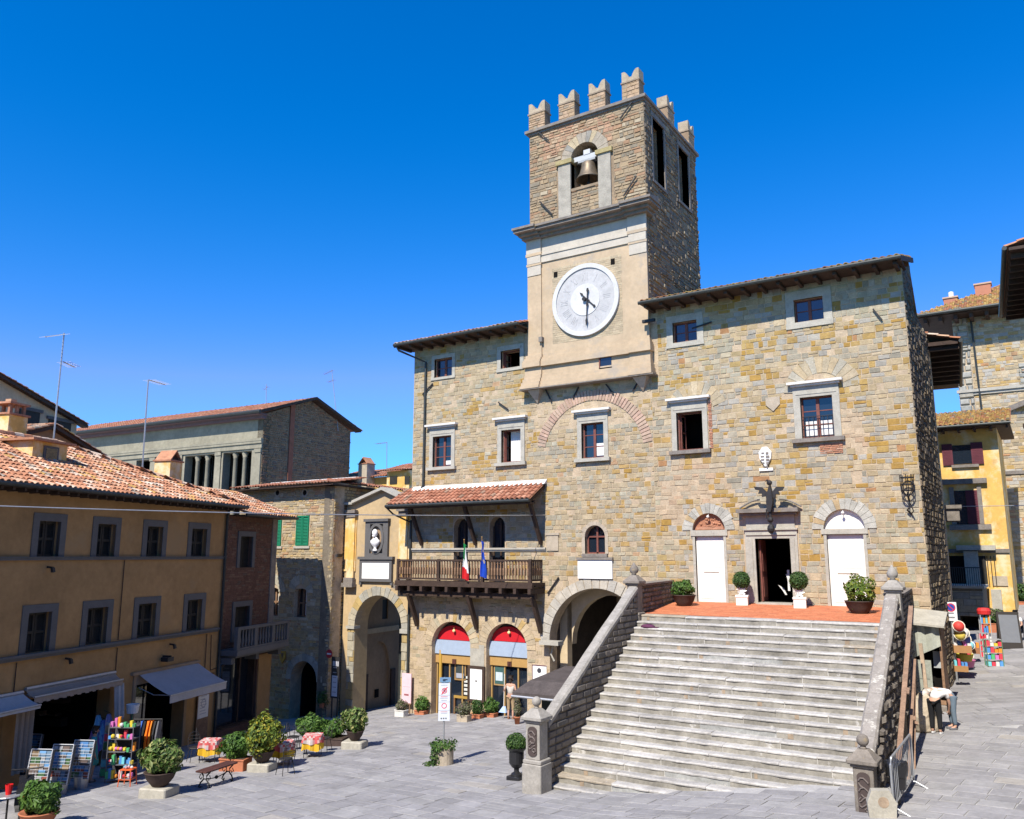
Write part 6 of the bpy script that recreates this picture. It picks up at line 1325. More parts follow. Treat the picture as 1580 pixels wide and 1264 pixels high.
plant('potted_shrub', 'small bushy shrub in a terracotta box left of the first shop arch', 650, 1103, 'box', .62, .2, .8, .72, G_MID, n=700, ls=.06, rz=0)
plant('potted_shrub', 'small shrub with big leaves in a terracotta box below the notice board', 736, 1109, 'box', .55, .2, .62, .72, G_DARK, n=600, ls=.06, rz=0)
plant('potted_shrub', 'small upright shrub in a terracotta box beside the second shop door', 757, 1107, 'box', .62, .2, .75, .75, G_MID, n=700, ls=.06, rz=0)
plant('lavender_planter', 'grey green lavender in a stone box in front of the notice board', 716, 1114, 'box', .62, .3, .82, .62, G_GREY, n=900, ls=.045, mt=m_trim_warm, rz=0)
plant('lavender_planter', 'small grey lavender in a pale stone box under the pink signboard', 619, 1106, 'box', .6, .3, .62, .5, G_GREY, n=700, ls=.045, mt=m_slab, rz=0)
plant('potted_shrub', 'thin tall plant in a clay pot behind the canopy kiosk corner', 798, 1118, 'pot', .3, .3, .35, .9, G_GREY, n=250, ls=.05)
plant('terrace_shrub', 'low green shrub in a dark bowl on the terrace left of the doors', 1056, 937, 'bowl', .95, .4, 1.0, .72, G_MID, z=5.46, n=1300, ls=.055, rz=.3)
plant('terrace_shrub', 'bigger yellow green shrub in a dark bowl at the terrace right end', 1327, 949, 'bowl', 1.0, .4, 1.15, 1.0, G_YEL[:2]+[(1, (.08, .16, .02))], z=5.44, n=1700, ls=.055, rz=.1)
plant('alley_shrub', 'grey green shrub in a long terracotta trough in the alley beside the chalkboard', 1538, 975, 'box', 1.2, .4, 1.2, .9, G_GREY+G_DARK, n=600, ls=.09, rz=0)
plant('alley_shrub', 'dark green shrub in a terracotta trough at the right edge of the alley', 1574, 939, 'box', 1.3, .4, 1.3, 1.3, G_DARK, z=4.3, n=700, ls=.09, rz=0)
def topiary(px, py, cy, r, lab):
    p, s = put(px, py, 5.47); t = thing('topiary_tree', lab, 'topiary', p, .2, None); h = hgt(p, cy)
    q = MB(); q.bbox(-.2, .2, -.2, .2, 0, .4, .01); q.bbox(-.22, .22, -.22, .22, .34, .42, .01); q.build('white_pot', m_white, t)
    q = MB(); q.tube([(0, 0, .4), (.01, 0, h)], .025, 6); q.build('trunk', m_wood, t)
    q = MB()
    for a in range(9): b = a*.7; q.add([(.0, -.06, .62), (.13*cos(b)-.02, -.1+.05*sin(b), .62+.16*sin(b)), (.2*cos(b+.5), -.08, .62+.2*sin(b+.5))], [(0, 1, 2)])
    q.add([(-.04, -.09, .6), (.04, -.09, .6), (.12, -.13, .42), (.04, -.12, .40)], [(0, 1, 2, 3)]); q.add([(-.04, -.09, .6), (.0, -.09, .6), (-.06, -.13, .42), (-.12, -.12, .40)], [(0, 1, 2, 3)]); q.ball((0, 0, .62), .1, 8, 6); q.build('white_bow', m_curtain, t)
    q = MB(); foliage(q, (0, 0, h), (r, r, r), 1500, G_DARK, ls=.035, lump=.03, shell=.85); q.ball((0, 0, h), r*.85, 12, 8, (.02, .05, .012)); q.build('foliage', m_leaf, t, fix=False); return t
topiary(1146, 937, 895, .30, 'clipped ball topiary in a white pot left of the open portal')
topiary(1235, 941, 896, .31, 'clipped ball topiary in a white pot right of the open portal')
p, s = put(797, 1203); t = thing('topiary_urn', 'clipped dark green ball in a black urn beside the lower left stair pedestal', 'topiary', p)
q = MB(); q.bbox(-.2, .2, -.2, .2, -.03, .1, .01); q.lathe((0, 0, .1), [(.16, 0), (.15, .05), (.07, .1), (.07, .18), (.13, .22), (.2, .32), (.2, .62), (.26, .68), (.28, .72), (.22, .72)], 18); q.build('urn', m_blackpl, t, smooth=False)
q = MB(); foliage(q, (0, 0, .92), (.28, .28, .26), 1300, G_DARK, ls=.035, lump=.04, shell=.85); q.ball((0, 0, .9), .23, 12, 8, (.02, .05, .012)); q.build('foliage', m_leaf, t, fix=False)
# ------------------------------------------------------------------ pole sign in its planter
p, s = put(684, 1180); t = thing('pole_sign', 'tall white traffic notice on a pole standing in a round stone planter', 'sign', p, R(38))
q = MB(); q.lathe((0, 0, 0), [(.30, 0), (.30, .5), (.26, .5), (.24, .42)], 20); q.build('stone_planter', m_trim_warm, t, smooth=False)
q = MB(); q.lathe((0, 0, .4), [(.25, 0), (.25, .03)], 14); q.build('soil', m_earth, t)
q = MB(); foliage(q, (-.05, 0, .55), (.42, .36, .16), 420, G_DARK+G_MID, ls=.055); q.build('planted_top', m_leaf, t, fix=False)
q = MB(); foliage(q, (-.25, -.2, .32), (.16, .16, .3), 200, G_DARK, ls=.05); foliage(q, (-.32, -.1, .04), (.3, .25, .08), 160, G_DARK, ls=.05, zmin=.0); q.build('trailing_plant', m_leaf, t, fix=False)
z0, z1, zt = hgt(p, 1112), hgt(p, 1054), hgt(p, 1045); hw = .17
q = MB(); q.tube([(0, 0, .3), (0, 0, zt)], .025, 8); q.build('pole', m_steel, t)
q = MB(); q.box(-hw, hw, -.045, -.03, z0, z1, (.66, .70, .76)); q.build('panel', m_paint, t)
q = MB(); q.box(-hw+.03, hw+.02, -.045, -.03, z1+.02, zt, (.16, .28, .42)); q.box(-.05, .03, -.05, -.045, z1+.06, zt-.05, (.03, .05, .08)); q.box(-.01, .09, -.05, -.045, z1+.09, z1+.12, (.03, .05, .08)); q.build('blue_panel', m_paint, t)
q = MB(); f = Fr((0, -.045), 0); H_ = z1-z0
for cz_k, sl_ in ((.80, 1), (.40, 0)):
    c = z0+H_*cz_k; q.fr = f; q.disc(0, c, .06, .08, 0, .004, 24, (.62, .02, .05))
    if sl_: q.prism([(-.095, c-.10), (-.07, c-.11), (.10, c+.10), (.075, c+.11)], .001, .005, (.62, .02, .05)); q.box(-.03, .035, 0, .003, c-.035, c+.04, (.1, .1, .12))
for k, (cc_, w_) in enumerate((((.35, .35, .4), .1), ((.55, .1, .12), .11), ((.4, .4, .45), .12), ((.35, .35, .4), .09), ((.5, .15, .15), .11), ((.4, .4, .45), .1))):
    zz = z0+H_*(.95, .64, .60, .54, .24, .20)[k]; q.box(-w_, w_*.9, 0, .003, zz-.008, zz+.008, cc_)
for zz in (.68, .5, .28): q.box(-hw, hw, 0, .003, z0+H_*zz-.004, z0+H_*zz+.004, (.3, .32, .36))
for k in range(3): q.box(-.1+.07*k, -.06+.07*k, 0, .003, z0+.05, z0+.09, (.1, .1, .1))
q.build('symbols', m_paint, t)
# pink signboard by the archway
p, s = put(621, 1103); t = thing('signboard', 'tall pale pink signboard standing behind the stone flower box by the archway', 'signboard', p+Vector((0, .25, 0)), 0)
z0, z1 = hgt(p, 1086), hgt(p, 1040); q = MB(); q.box(-.27, .27, -.02, .02, z0, z1, (.72, .50, .53)); q.build('board', m_paint, t)
q = MB(); q.box(-.22, -.18, -.015, .015, 0, z0); q.box(.18, .22, -.015, .015, 0, z0); q.box(-.28, .28, -.02, .02, z0-.05, z0-.003); q.build('frame', m_wood_lt, t); q = MB(); q.box(-.12, .14, -.026, -.021, z0+.32, z0+.39, (.28, .09, .10)); q.box(-.2, .2, -.026, -.021, z0+.7, z0+.71, (.6, .38, .42)); q.build('lettering_band', m_paint, t)
# ------------------------------------------------------------------ bench, cafe tables and chairs
A, B = gp(316, 1216), gp(350, 1206); c = (A+B)/2; t = thing('bench', 'dark wooden bench with scrolled iron legs beside the potted shrubs', 'bench', c, math.atan2(B.y-A.y, B.x-A.x)); L = (B-A).length*1.45
q = MB(); 
for k in range(3): q.bbox(-L/2, L/2, -.19+k*.13, -.07+k*.13, .44, .485, .008)
q.build('seat', M('bench_wood', (.085, .035, .028), .6, .25, 4, .2), t)
for sx in (-1, 1):
    q = MB(); x = sx*L*.36
    for sy in (-1, 1):
        q.tube([(x, sy*.17, .44), (x, sy*.06, .34), (x, sy*.05, .24), (x, sy*.15, .14), (x, sy*.2, .04), (x, sy*.15, .0), (x, sy*.12, .06)], .02, 6); q.tube([(x, sy*.16, .36), (x, sy*.2, .28), (x, sy*.14, .23), (x, sy*.1, .29)], .014, 5)
    q.tube([(x, -.06, .25), (x, .06, .25)], .016, 5); q.build('leg', m_iron, t)
q = MB(); q.tube([(-L*.36, 0, .25), (-.1, 0, .2), (.1, 0, .2), (L*.36, 0, .25)], .014, 5); q.ball((0, 0, .2), .05, 8, 6); q.build('stretcher', m_iron, t)
def table(px, py, lab):
    p, s = put(px, py); t = thing('cafe_table', lab, 'table', p, U(.2, .7), 'cafe tables'); t.scale = (.74, .74, .92)
    q = MB(); q.box(-.36, .36, -.36, .36, .70, .73); q.build('tabletop', m_wood_lt, t)
    for sx in (-1, 1):
        for sy in (-1, 1): q = MB(); q.tube([(sx*.3, sy*.3, .7), (sx*.33, sy*.33, 0)], .016, 5); q.build('leg', m_iron, t)
    def drape(nm, e, zb, col, wob, tilt):
        q = MB(); n = 9
        ring = [(-e+2*e*i/n, -e) for i in range(n)]+[(e, -e+2*e*i/n) for i in range(n)]+[(e-2*e*i/n, e) for i in range(n)]+[(-e, e-2*e*i/n) for i in range(n)]
        m = len(ring); lv_ = [(1.0, .745), (1.03, .70), (1.06, .5*(.74+zb)), (1.1, zb)]
        for li in range(3):
            for i in range(m):
                P = []
                for l, k in ((li, i), (li, (i+1) % m), (li+1, (i+1) % m), (li+1, i)):
                    sc, z = lv_[l]; x, y = ring[k]; wv = 1+wob*l*.35*sin(k*1.9); P.append((x*sc*wv, y*sc*wv, z+(.04*sin(k*.7+tilt)*(l == 3))))
                q.add(P, [(0, 1, 2, 3)], col())
        for i in range(n):
            for j in range(n): x0, y0, d = -e+2*e*i/n, -e+2*e*j/n, 2*e/n; q.add([(x0, y0, .748), (x0+d, y0, .748), (x0+d, y0+d, .748), (x0, y0+d, .748)], [(0, 1, 2, 3)], col())
        o = q.build(nm, m_cloth, None, fix=False); return o
    for nm, e, zb, col, lb in (('under_cloth', .37, .28, lambda: pick([(1, (.62, .36, .02)), (1, (.70, .44, .04))]), 'yellow under cloth hanging below the red and white cover'), ('top_cloth', .385, .50, lambda: pick([(1.2, (.50, .09, .09)), (1, (.56, .49, .45)), (.6, (.54, .30, .27))]), 'red and white patterned cover')):
        o = drape(nm, e, zb, col, .12, U(0, 3)); o.parent = t
        o.location.z = .004 if e > .38 else 0
    return t
table(323, 1176, 'cafe table with red white and yellow cloths, leftmost of the three tables')
table(436, 1180, 'shaded cafe table with red and white cloth between the yellow shrub and the others')
table(482, 1168, 'cafe table with red and yellow cloths in front of the round green shrub')
def chair0():
    t = thing('bistro_chair', 'x', 'chair', (0, 0, 0), 0, 'bistro chairs at the cafe tables')
    q = MB(); q.lathe((0, 0, .43), [(.19, 0), (.2, .015), (.19, .03)], 14); q.build('seat', m_iron, t)
    q = MB(); q.tube([(-.18, .16, .43), (-.19, .2, .7), (-.13, .23, .86), (0, .24, .9), (.13, .23, .86), (.19, .2, .7), (.18, .16, .43)], .012, 5)
    for z in (.58, .68, .78): q.tube([(-.185, .195, z), (0, .23, z), (.185, .195, z)], .009, 4)
    q.build('backrest', m_iron, t)
    for sx in (-1, 1):
        for sy in (-1, 1): q = MB(); q.tube([(sx*.14, sy*.13, .43), (sx*.2, sy*.2, 0)], .011, 5); q.build('leg', m_iron, t)
    return t
c0_ = chair0(); first = True
for px, py, rz, lab in ((300, 1176, 1.2, 'thin iron chair left of the leftmost cafe table by the shop pier'), (312, 1166, 2.4, 'thin iron chair in shade behind the leftmost cafe table'), (440, 1196, -1.8, 'thin iron chair in front of the shaded cafe table near the kerb line'), (463, 1166, 1.0, 'thin iron chair between the shaded table and the next table'), (452, 1158, 2.2, 'thin iron chair behind the shaded cafe table'), (500, 1160, -1.2, 'thin iron chair right of the farthest cafe table')):
    p, s = put(px, py)
    if first: place(c0_, p, rz); c0_['label'] = lab; first = False
    else: dup(c0_, p, rz, lab)
# ------------------------------------------------------------------ awnings, banner and market goods of the ochre house
def awning(nm, lab, u0, u1, z, dz, d, val, mt, scal=False):
    t = thing(nm, lab, 'awning', YW.p(cen(u0, u1), 0, z)); q = MB(YW)
    P = lambda u, f: YW.p(u, .05+d*f, z-dz*f-.05*sin(pi*f))
    n = 6; vs = [P(u, i/n) for i in range(n+1) for u in (u0, u1)]; q.add(vs, [(2*i, 2*i+1, 2*i+3, 2*i+2) for i in range(n)]); q.build('canvas', mt, t)
    q = MB(YW); m = 24
    for i in range(m):
        a, b = u0+(u1-u0)*i/m, u0+(u1-u0)*(i+1)/m; zl = z-dz-val-(.03*(i % 2) if scal else 0); q.add([YW.p(a, .05+d, z-dz), YW.p(b, .05+d, z-dz), YW.p(b, .06+d+.015*sin(i+1), zl), YW.p(a, .06+d+.015*sin(i), zl)], [(0, 1, 2, 3)])
    q.build('valance', mt, t); q = MB(YW)
    q.tube([YW.p(u0, .05+d, z-dz), YW.p(u1, .05+d, z-dz)], .03, 6); q.tube([YW.p(u0, .06, z+.02), YW.p(u1, .06, z+.02)], .06, 6)
    for u in (u0+.08, u1-.08): q.tube([YW.p(u, .05, z-dz*.7), YW.p(u, d*.5, z-dz*1.02), YW.p(u, .03+d, z-dz)], .02, 5)
    q.build('frame', m_steel, t); return t
m_canv_b = M('blue_grey_canvas', (.44, .42, .41), .9, .08, 2, .1, trans=.15); m_canv_t = M('beige_canvas', (.30, .24, .19), .95, .1, 2, .2); m_canv_g = M('pale_canvas', (.42, .41, .40), .9, .1, 2, .1)
awning('awning', 'large pale blue grey awning stretched out over the shop with the banner', -4.95, -1.55, 3.12, .68, 1.35, .26, m_canv_b)
awning('awning', 'narrow beige awning with scalloped edge over the postcard shop', -9.9, -6.15, 3.32, .2, .35, .16, m_canv_t, True)
awning('awning', 'bluish awning cut off by the left edge of the photo', -13.8, -10.0, 3.25, .3, .7, .1, m_canv_g)
q = MB(YW)
for i in range(10):
    a, b = -6.5+i*.05, -6.45+i*.05; q.add([YW.p(a, .35+.05*sin(i*1.7), 3.0), YW.p(b, .35+.05*sin((i+1)*1.7), 3.0), YW.p(b+.1, .38+.05*sin((i+1)*1.7), 1.75+.1*(i % 3)), YW.p(a+.1, .38+.05*sin(i*1.7), 1.75+.1*((i-1) % 3))], [(0, 1, 2, 3)])
tag(q.build('side_curtain', m_canv_g, fix=False), 'pale cloth curtain hanging at the right side of the postcard shop', 'curtain')
q = MB(YW)
for i in range(12):
    a, b = -10.55+i*.05, -10.5+i*.05; q.add([YW.p(a, .45+.06*sin(i*1.7), 2.95), YW.p(b, .45+.06*sin((i+1)*1.7), 2.95), YW.p(b, .47+.06*sin((i+1)*1.7), 1.1), YW.p(a, .47+.06*sin(i*1.7), 1.1)], [(0, 1, 2, 3)])
tag(q.build('side_curtain', m_canv_t, fix=False), 'beige cloth curtain hanging between the two left shop openings', 'curtain')
bu, bz = YW.at(315, 1075, .12); t = thing('shop_banner', 'white vertical banner with faint print on a brown board beside the big awning', 'banner', YW.p(bu, .1, .2))
q = MB(YW); q.box(bu-.38, bu+.38, .07, .10, .0, bz+.1); q.build('board', m_wood_lt, t); q = MB(YW); q.box(bu-.34, bu+.34, .1, .112, .95, bz+.05); q.build('banner_cloth', m_curtain, t)
q = MB(YW); q.disc(bu, bz-.25, .13, .16, .112, .115, 20, (.3, .3, .35)); [q.box(bu-.22, bu+.2-.05*(k % 3), .112, .115, 1.1+k*.11, 1.13+k*.11, (.42, .42, .46)) for k in range(7)]; q.build('print', m_paint, t)
CARD = [(2, (.06, .17, .38)), (2, (.13, .21, .30)), (1, (.24, .17, .10)), (1.5, (.06, .13, .05)), (.7, (.32, .29, .27)), (.6, (.28, .08, .05)), (1.5, (.12, .09, .08))]
def card_rack(px, py, lab, ln=.18):
    p, s = put(px, py); t = thing('postcard_rack', lab, 'postcard rack', p, R(28), 'postcard racks outside the shop')
    q = MB(); q.lathe((0, .1, 0), [(.16, 0), (.2, .35), (.21, .37)], 12); q.build('bucket_base', m_steel, t)
    P = lambda x, z, o=0: (x, .28-z*ln-.02-o if False else -.10+z*ln-o, z)
    q = MB(); W_, Z0, Z1 = .29, .30, 1.26
    q.add([P(-W_, Z0), P(W_, Z0), P(W_, Z1), P(-W_, Z1), P(-W_, Z0, -.1), P(W_, Z0, -.1), P(W_, Z1, -.1), P(-W_, Z1, -.1)], [(0, 1, 2, 3), (7, 6, 5, 4), (0, 3, 7, 4), (1, 5, 6, 2), (3, 2, 6, 7), (0, 4, 5, 1)], (.06, .07, .08)); q.build('backing', m_paint, t)
    q = MB(); rows = 6
    for r in range(rows):
        zz = Z0+.04+r*(Z1-Z0-.04)/rows; h_ = .14; x = -W_+.02
        while x < W_-.1:
            w_ = rng.choice((.13, .2, .2, .27)); w_ = min(w_, W_-.01-x); c = pick(CARD); c2 = pick([(1.4, (.12, .27, .48)), (.6, (.36, .36, .36)), (2, c)])
            zc = zz+h_*U(.35, .65); q.add([P(x, zz, .02), P(x+w_-.015, zz, .02), P(x+w_-.015, zc, .018), P(x, zc, .018)], [(0, 1, 2, 3)], c); q.add([P(x, zc, .018), P(x+w_-.015, zc, .018), P(x+w_-.015, zz+h_, .016), P(x, zz+h_, .016)], [(0, 1, 2, 3)], c2); x += w_
    o = q.build('postcards', m_paint, t, fix=False)
    q = MB()
    for r in range(rows):
        zz = Z0+.04+r*(Z1-Z0-.04)/rows
        for k, oo in ((0, .06), (.07, .06)): q.tube([P(-W_, zz+k, oo), P(W_, zz+k, oo)], .005, 4)
        for x in (-W_, -.12+.06*(r % 2), .12-.08*(r % 3), W_): q.tube([P(x, zz, .06), P(x, zz+.12, .06)], .005, 4)
    for x in (-W_, W_): q.tube([P(x, Z0, .03), P(x, Z1+.03, .03)], .012, 5)
    q.tube([P(-W_, Z1+.03, .03), P(W_, Z1+.03, .03)], .012, 5); q.build('wire_pockets', M('white_wire_'+str(px), (.55, .56, .58), .5, 0, 1, 0), t)
card_rack(54, 1238, 'white wire postcard rack at the far left of the sunlit row')
card_rack(88, 1228, 'white wire postcard rack with a large pale sheet, second of the sunlit row')
card_rack(121, 1219, 'white wire postcard rack on a grey bucket nearest the girl in the teal dress')
card_rack(42, 1200, 'blue postcard rack standing in shade behind the sunlit row')
# toy and magazine stand with its goods
p, s = put(186, 1207); t = thing('toy_stand', 'tall display stand crowded with colourful toys beside the red stool', 'display stand', p, R(30))
q = MB()
for z in (.12, .5, .85, 1.2, 1.52): q.box(-.36, .36, -.2, .2, z, z+.02, (.12, .12, .13))
for x in (-.36, .36):
    for y in (-.2, .2): q.tube([(x, y, 0), (x, y, 1.65)], .015, 5, (.12, .12, .13))
q.box(-.36, .36, .19, .2, .12, 1.6, (.05, .05, .06)); q.build('frame', m_paint, t)
TOY = [(1, (.60, .05, .08)), (1, (.08, .25, .55)), (1, (.65, .5, .05)), (1, (.08, .38, .15)), (1, (.62, .60, .58)), (1, (.55, .15, .40)), (.8, (.15, .5, .55)), (.7, (.7, .25, .03))]
for z in (.14, .52, .87, 1.22, 1.54):
    for k in range(9):
        q = MB(); x, y, h_ = -.32+k*.08, U(-.2, .0), U(.08, .28); c = pick(TOY)
        if U(0, 1) < .5: q.box(x-.04, x+.035, y-.05, y+.04, z, z+h_, c)
        else: q.ball((x, y-.05, z+.07), U(.04, .07), 8, 6, c)
        q.build('toy', m_paint, t, fix=False)
p, s = put(165, 1200); t = thing('magazine_rack', 'leaning grey rack of books and magazines left of the toy stand', 'magazine rack', p, R(40))
q = MB(); q.add([(-.2, -.1, 0), (.2, -.1, 0), (.2, .1, 1.55), (-.2, .1, 1.55), (-.2, .14, 0), (.2, .14, 0), (.2, .16, 1.55), (-.2, .16, 1.55)], [(0, 1, 2, 3), (7, 6, 5, 4), (0, 3, 7, 4), (1, 5, 6, 2), (3, 2, 6, 7), (0, 4, 5, 1)], (.3, .3, .31)); q.build('panel', m_paint, t)
q = MB()
for r in range(6):
    for k in range(2): z = .08+r*.24; x = -.17+k*.18; y = -.11+.2*z/1.55-.012; q.box(x, x+.15, y-.02, y, z, z+.2, pick(CARD+TOY))
q.build('magazines', m_paint, t, fix=False)
p, s = put(196, 1213); t = thing('stool', 'bright orange red metal stool with small white goods in front of the toy stand', 'stool', p, R(30))
q = MB(); q.bbox(-.17, .17, -.17, .17, .44, .47, .01, (.62, .10, .02)); q.build('seat', m_paint, t)
for sx in (-1, 1):
    for sy in (-1, 1): q = MB(); q.tube([(sx*.15, sy*.15, .44), (sx*.18, sy*.18, 0)], .014, 5, (.62, .10, .02)); q.build('leg', m_paint, t)
q = MB(); q.tube([(-.165, -.165, .2), (.165, -.165, .2), (.165, .165, .2), (-.165, .165, .2), (-.165, -.165, .2)], .01, 4, (.62, .1, .02)); q.build('stretcher', m_paint, t)
q = MB()
for k in range(6): q.ball((U(-.12, .12), U(-.12, .12), .51), .04, 6, 5, pick([(1, (.65, .62, .58)), (1, (.55, .3, .3)), (1, (.2, .4, .5))]))
tag(q.build('trinkets', m_paint), 'little pile of pale trinkets lying on the orange red stool', 'trinkets').location = p
p, s = put(222, 1198); t = thing('clothes_rail', 'black rail hung with dark blue and orange clothes by the big awning', 'clothes rail', p, R(35))
q = MB(); 
for x in (-.42, .42): q.tube([(x, 0, 0), (x, 0, 1.62)], .016, 6); q.tube([(x, -.22, .02), (x, .22, .02)], .016, 5)
q.tube([(-.42, 0, 1.62), (.42, 0, 1.62)], .016, 6); q.build('rail', m_iron, t)
for i, c in enumerate(((.02, .02, .025), (.03, .03, .04), (.05, .13, .45), (.02, .02, .02), (.70, .16, .01), (.68, .2, .02), (.03, .03, .03), (.12, .12, .13))):
    x = -.36+i*.1; q = MB()
    n = 5; P = []
    for k in range(n+1):
        f = k/n; w_ = .06+.17*min(1, f*3); P += [(x-.025+U(-.01, .01), -w_, 1.58-f*1.05), (x+.025+U(-.01, .01), -w_-.01, 1.58-f*1.05), (x+.025, w_, 1.58-f*1.05), (x-.025, w_+.01, 1.58-f*1.05)]
    q.add(P, [(4*k+a, 4*k+(a+1) % 4, 4*k+4+(a+1) % 4, 4*k+4+a) for k in range(n) for a in range(4)], c); o = q.build('garment', m_cloth, t)
for i, (px, py, zz, c, lab) in enumerate(((150, 1140, 2.1, (.10, .30, .50), 'light blue dress hung in the shade by the postcard shop door'), (158, 1150, 1.9, (.05, .12, .35), 'dark blue dress hung beside the light blue one'), (166, 1142, 2.05, (.20, .22, .45), 'violet blue shirt hung at the right jamb of the postcard shop'), (143, 1160, 1.7, (.22, .10, .30), 'purple skirt hung behind the girl in the teal dress'))):
    u = YW.at(px, py, .25)[0]; t = thing('hanging_garment', lab, 'garment', YW.p(u, .2, zz)); q = MB(YW)
    n = 6; m = 6
    for k in range(n):
        for j in range(m):
            def g_(k, j): f = k/n; wd = (.1+.13*min(1, f*2.5)+.06*f); return YW.p(u-wd+2*wd*j/m, .22+.04*sin(j*2+k*.6), zz-f*.95)
            q.add([g_(k, j), g_(k, j+1), g_(k+1, j+1), g_(k+1, j)], [(0, 1, 2, 3)], c)
    q.build('cloth', m_cloth, t, fix=False); q = MB(YW); q.tube([YW.p(u-.12, .22, zz-.03), YW.p(u, .22, zz+.05), YW.p(u+.12, .22, zz-.03)], .01, 4); q.tube([YW.p(u, .22, zz+.05), YW.p(u, .02, zz+.1)], .008, 4); q.build('hanger', m_iron, t)
p, s = put(198, 1180); t = thing('floor_lamp', 'pale lampshade on a thin green stand behind the toy stand', 'lamp', p); q = MB(); q.lathe((0, 0, 1.62), [(.17, 0), (.21, .28), (.20, .28), (.16, .0)], 14); q.build('lamp_shade', m_curtain, t); q = MB(); q.tube([(0, 0, 0), (0, 0, 1.65)], .02, 5); q.lathe((0, 0, 0), [(.15, 0), (.15, .03), (.02, .04)], 10); q.build('stand', m_green, t)
# scooter and small table at the bottom left corner
p, s = put(34, 1262); t = thing('scooter', 'dark motor scooter parked in shade at the bottom left corner', 'scooter', p, R(150))
for x in (-.55, .6):
    q = MB(); q.tube([(x+.22*cos(a), 0, .24+.22*sin(a)) for a in [2*pi*i/20 for i in range(21)]], .06, 8, cap=False); o = q.build('wheel', m_blackpl, t); q = MB(); q.tube([(x, -.05, .24), (x, .05, .24)], .12, 12); q.build('rim', m_steel, o)
q = MB(); q.lathe((0, 0, 0), [(.01, 0), (.01, .01)], 4); q.v = []; q.f = []; q.c = []
q.fr = Fr((0, 0), 0); q.prism([(-.85, .5), (-.8, .72), (-.3, .74), (-.12, .5), (.2, .28), (.38, .3), (.5, .85), (.58, .85), (.58, .4), (.3, .16), (-.1, .16), (-.35, .3)], -.16, .16); q.build('body', M('scooter_paint', (.02, .02, .024), .25, .05, 3, 0, spec=.6), t)
q = MB(Fr((0, 0), 0)); q.prism([(-.82, .73), (-.8, .82), (-.25, .84), (-.15, .75)], -.14, .14); q.build('seat', m_blackpl, t)
q = MB(); q.tube([(.5, 0, .8), (.46, 0, 1.0)], .03, 6); q.tube([(.42, -.34, 1.03), (.48, 0, 1.0), (.42, .34, 1.03)], .02, 6); q.build('handlebar', m_iron, t)
q = MB(); q.ball((-.86, 0, .64), .06, 8, 6, (.55, .01, .01)); q.build('tail_light', m_paint, t)
p, s = put(8, 1275); t = thing('side_table', 'small round grey metal table at the lower left edge', 'table', p); q = MB(); q.lathe((0, 0, .66), [(.3, 0), (.31, .015), (.3, .03)], 20); q.build('tabletop', m_steel, t); q = MB(); q.tube([(0, 0, .02), (0, 0, .67)], .025, 6); q.lathe((0, 0, 0), [(.2, 0), (.2, .02), (.03, .04)], 12); q.build('leg', m_iron, t)
q = MB(); q.lathe((p.x, p.y, p.z+.69), [(.06, 0), (.085, .22), (.08, .22), (.055, .02)], 12, (.55, .01, .012)); tag(q.build('red_cup', m_paint), 'red plastic cup standing on the round grey table', 'cup')
# ------------------------------------------------------------------ things on the shaded walls to the left of the archway
u, z = SH.at(508, 1009, .06); t = thing('no_entry_sign', 'round red no entry sign with white bar on the shaded stone corner', 'sign', SH.p(u, .06, z)); q = MB(SH); q.disc(u, z, 0, .2, .05, .07, 24, (.45, .015, .03)); q.build('disc', m_paint, t); q = MB(SH); q.box(u-.14, u+.14, .07, .075, z-.035, z+.035, (.7, .7, .7)); q.build('white_bar', m_paint, t)
u0, z0 = SH.at(511, 1075, .35); u1, z1 = SH.at(523, 1014, .35); t = thing('notice_case', 'tall dark framed notice case with white sheet at the shaded stone corner', 'notice board', SH.p(cen(u0, u1), .3, z0)); q = MB(SH); q.box(u0-.05, u1+.05, .3, .36, z0-.05, z1); q.box(u0, u0+.06, .3, .34, -1.5, z0); q.box(u1-.06, u1, .3, .34, -1.5, z0); q.build('case', m_iron, t)
q = MB(SH); q.box(u0+.03, u1-.03, .36, .37, z0+.03, z1-.85, (.55, .56, .58)); [q.box(u0+.05+k*.1, u0+.12+k*.1, .36, .37, z1-.42, z1-.2, (.5, .5, .52)) for k in range(4)]; [q.box(u0+.08, u1-.1, .37, .373, z0+.2+k*.22, z0+.24+k*.22, (.3, .3, .32)) for k in range(6)]; q.build('sheet', m_paint, t)
p, s = put(527, 1098); t = thing('litter_bin', 'dark blue litter bin standing in shade at the stone corner', 'bin', p); q = MB(); q.lathe((0, 0, 0), [(.24, 0), (.25, .75), (.22, .75)], 14, (.03, .05, .07)); q.build('body', m_paint, t); q = MB(); q.lathe((0, 0, .76), [(.27, 0), (.27, .05), (.2, .12), (.02, .13)], 14, (.07, .2, .30)); q.build('lid', m_paint, t)
u, z = SH.at(497, 1078, .3); t = thing('wall_plant', 'small green plant hanging beside the dark doorway', 'plant', SH.p(u, .25, z-.3)); q = MB(); P = SH.p(u, .3, z); foliage(q, P, (.3, .25, .35), 260, G_DARK, ls=.07); q.build('foliage', m_leaf, t, fix=False); q = MB(); q.lathe((P[0], P[1], P[2]-.4), [(.1, 0), (.14, .2), (.12, .2)], 10); q.build('pot', m_terra, t)
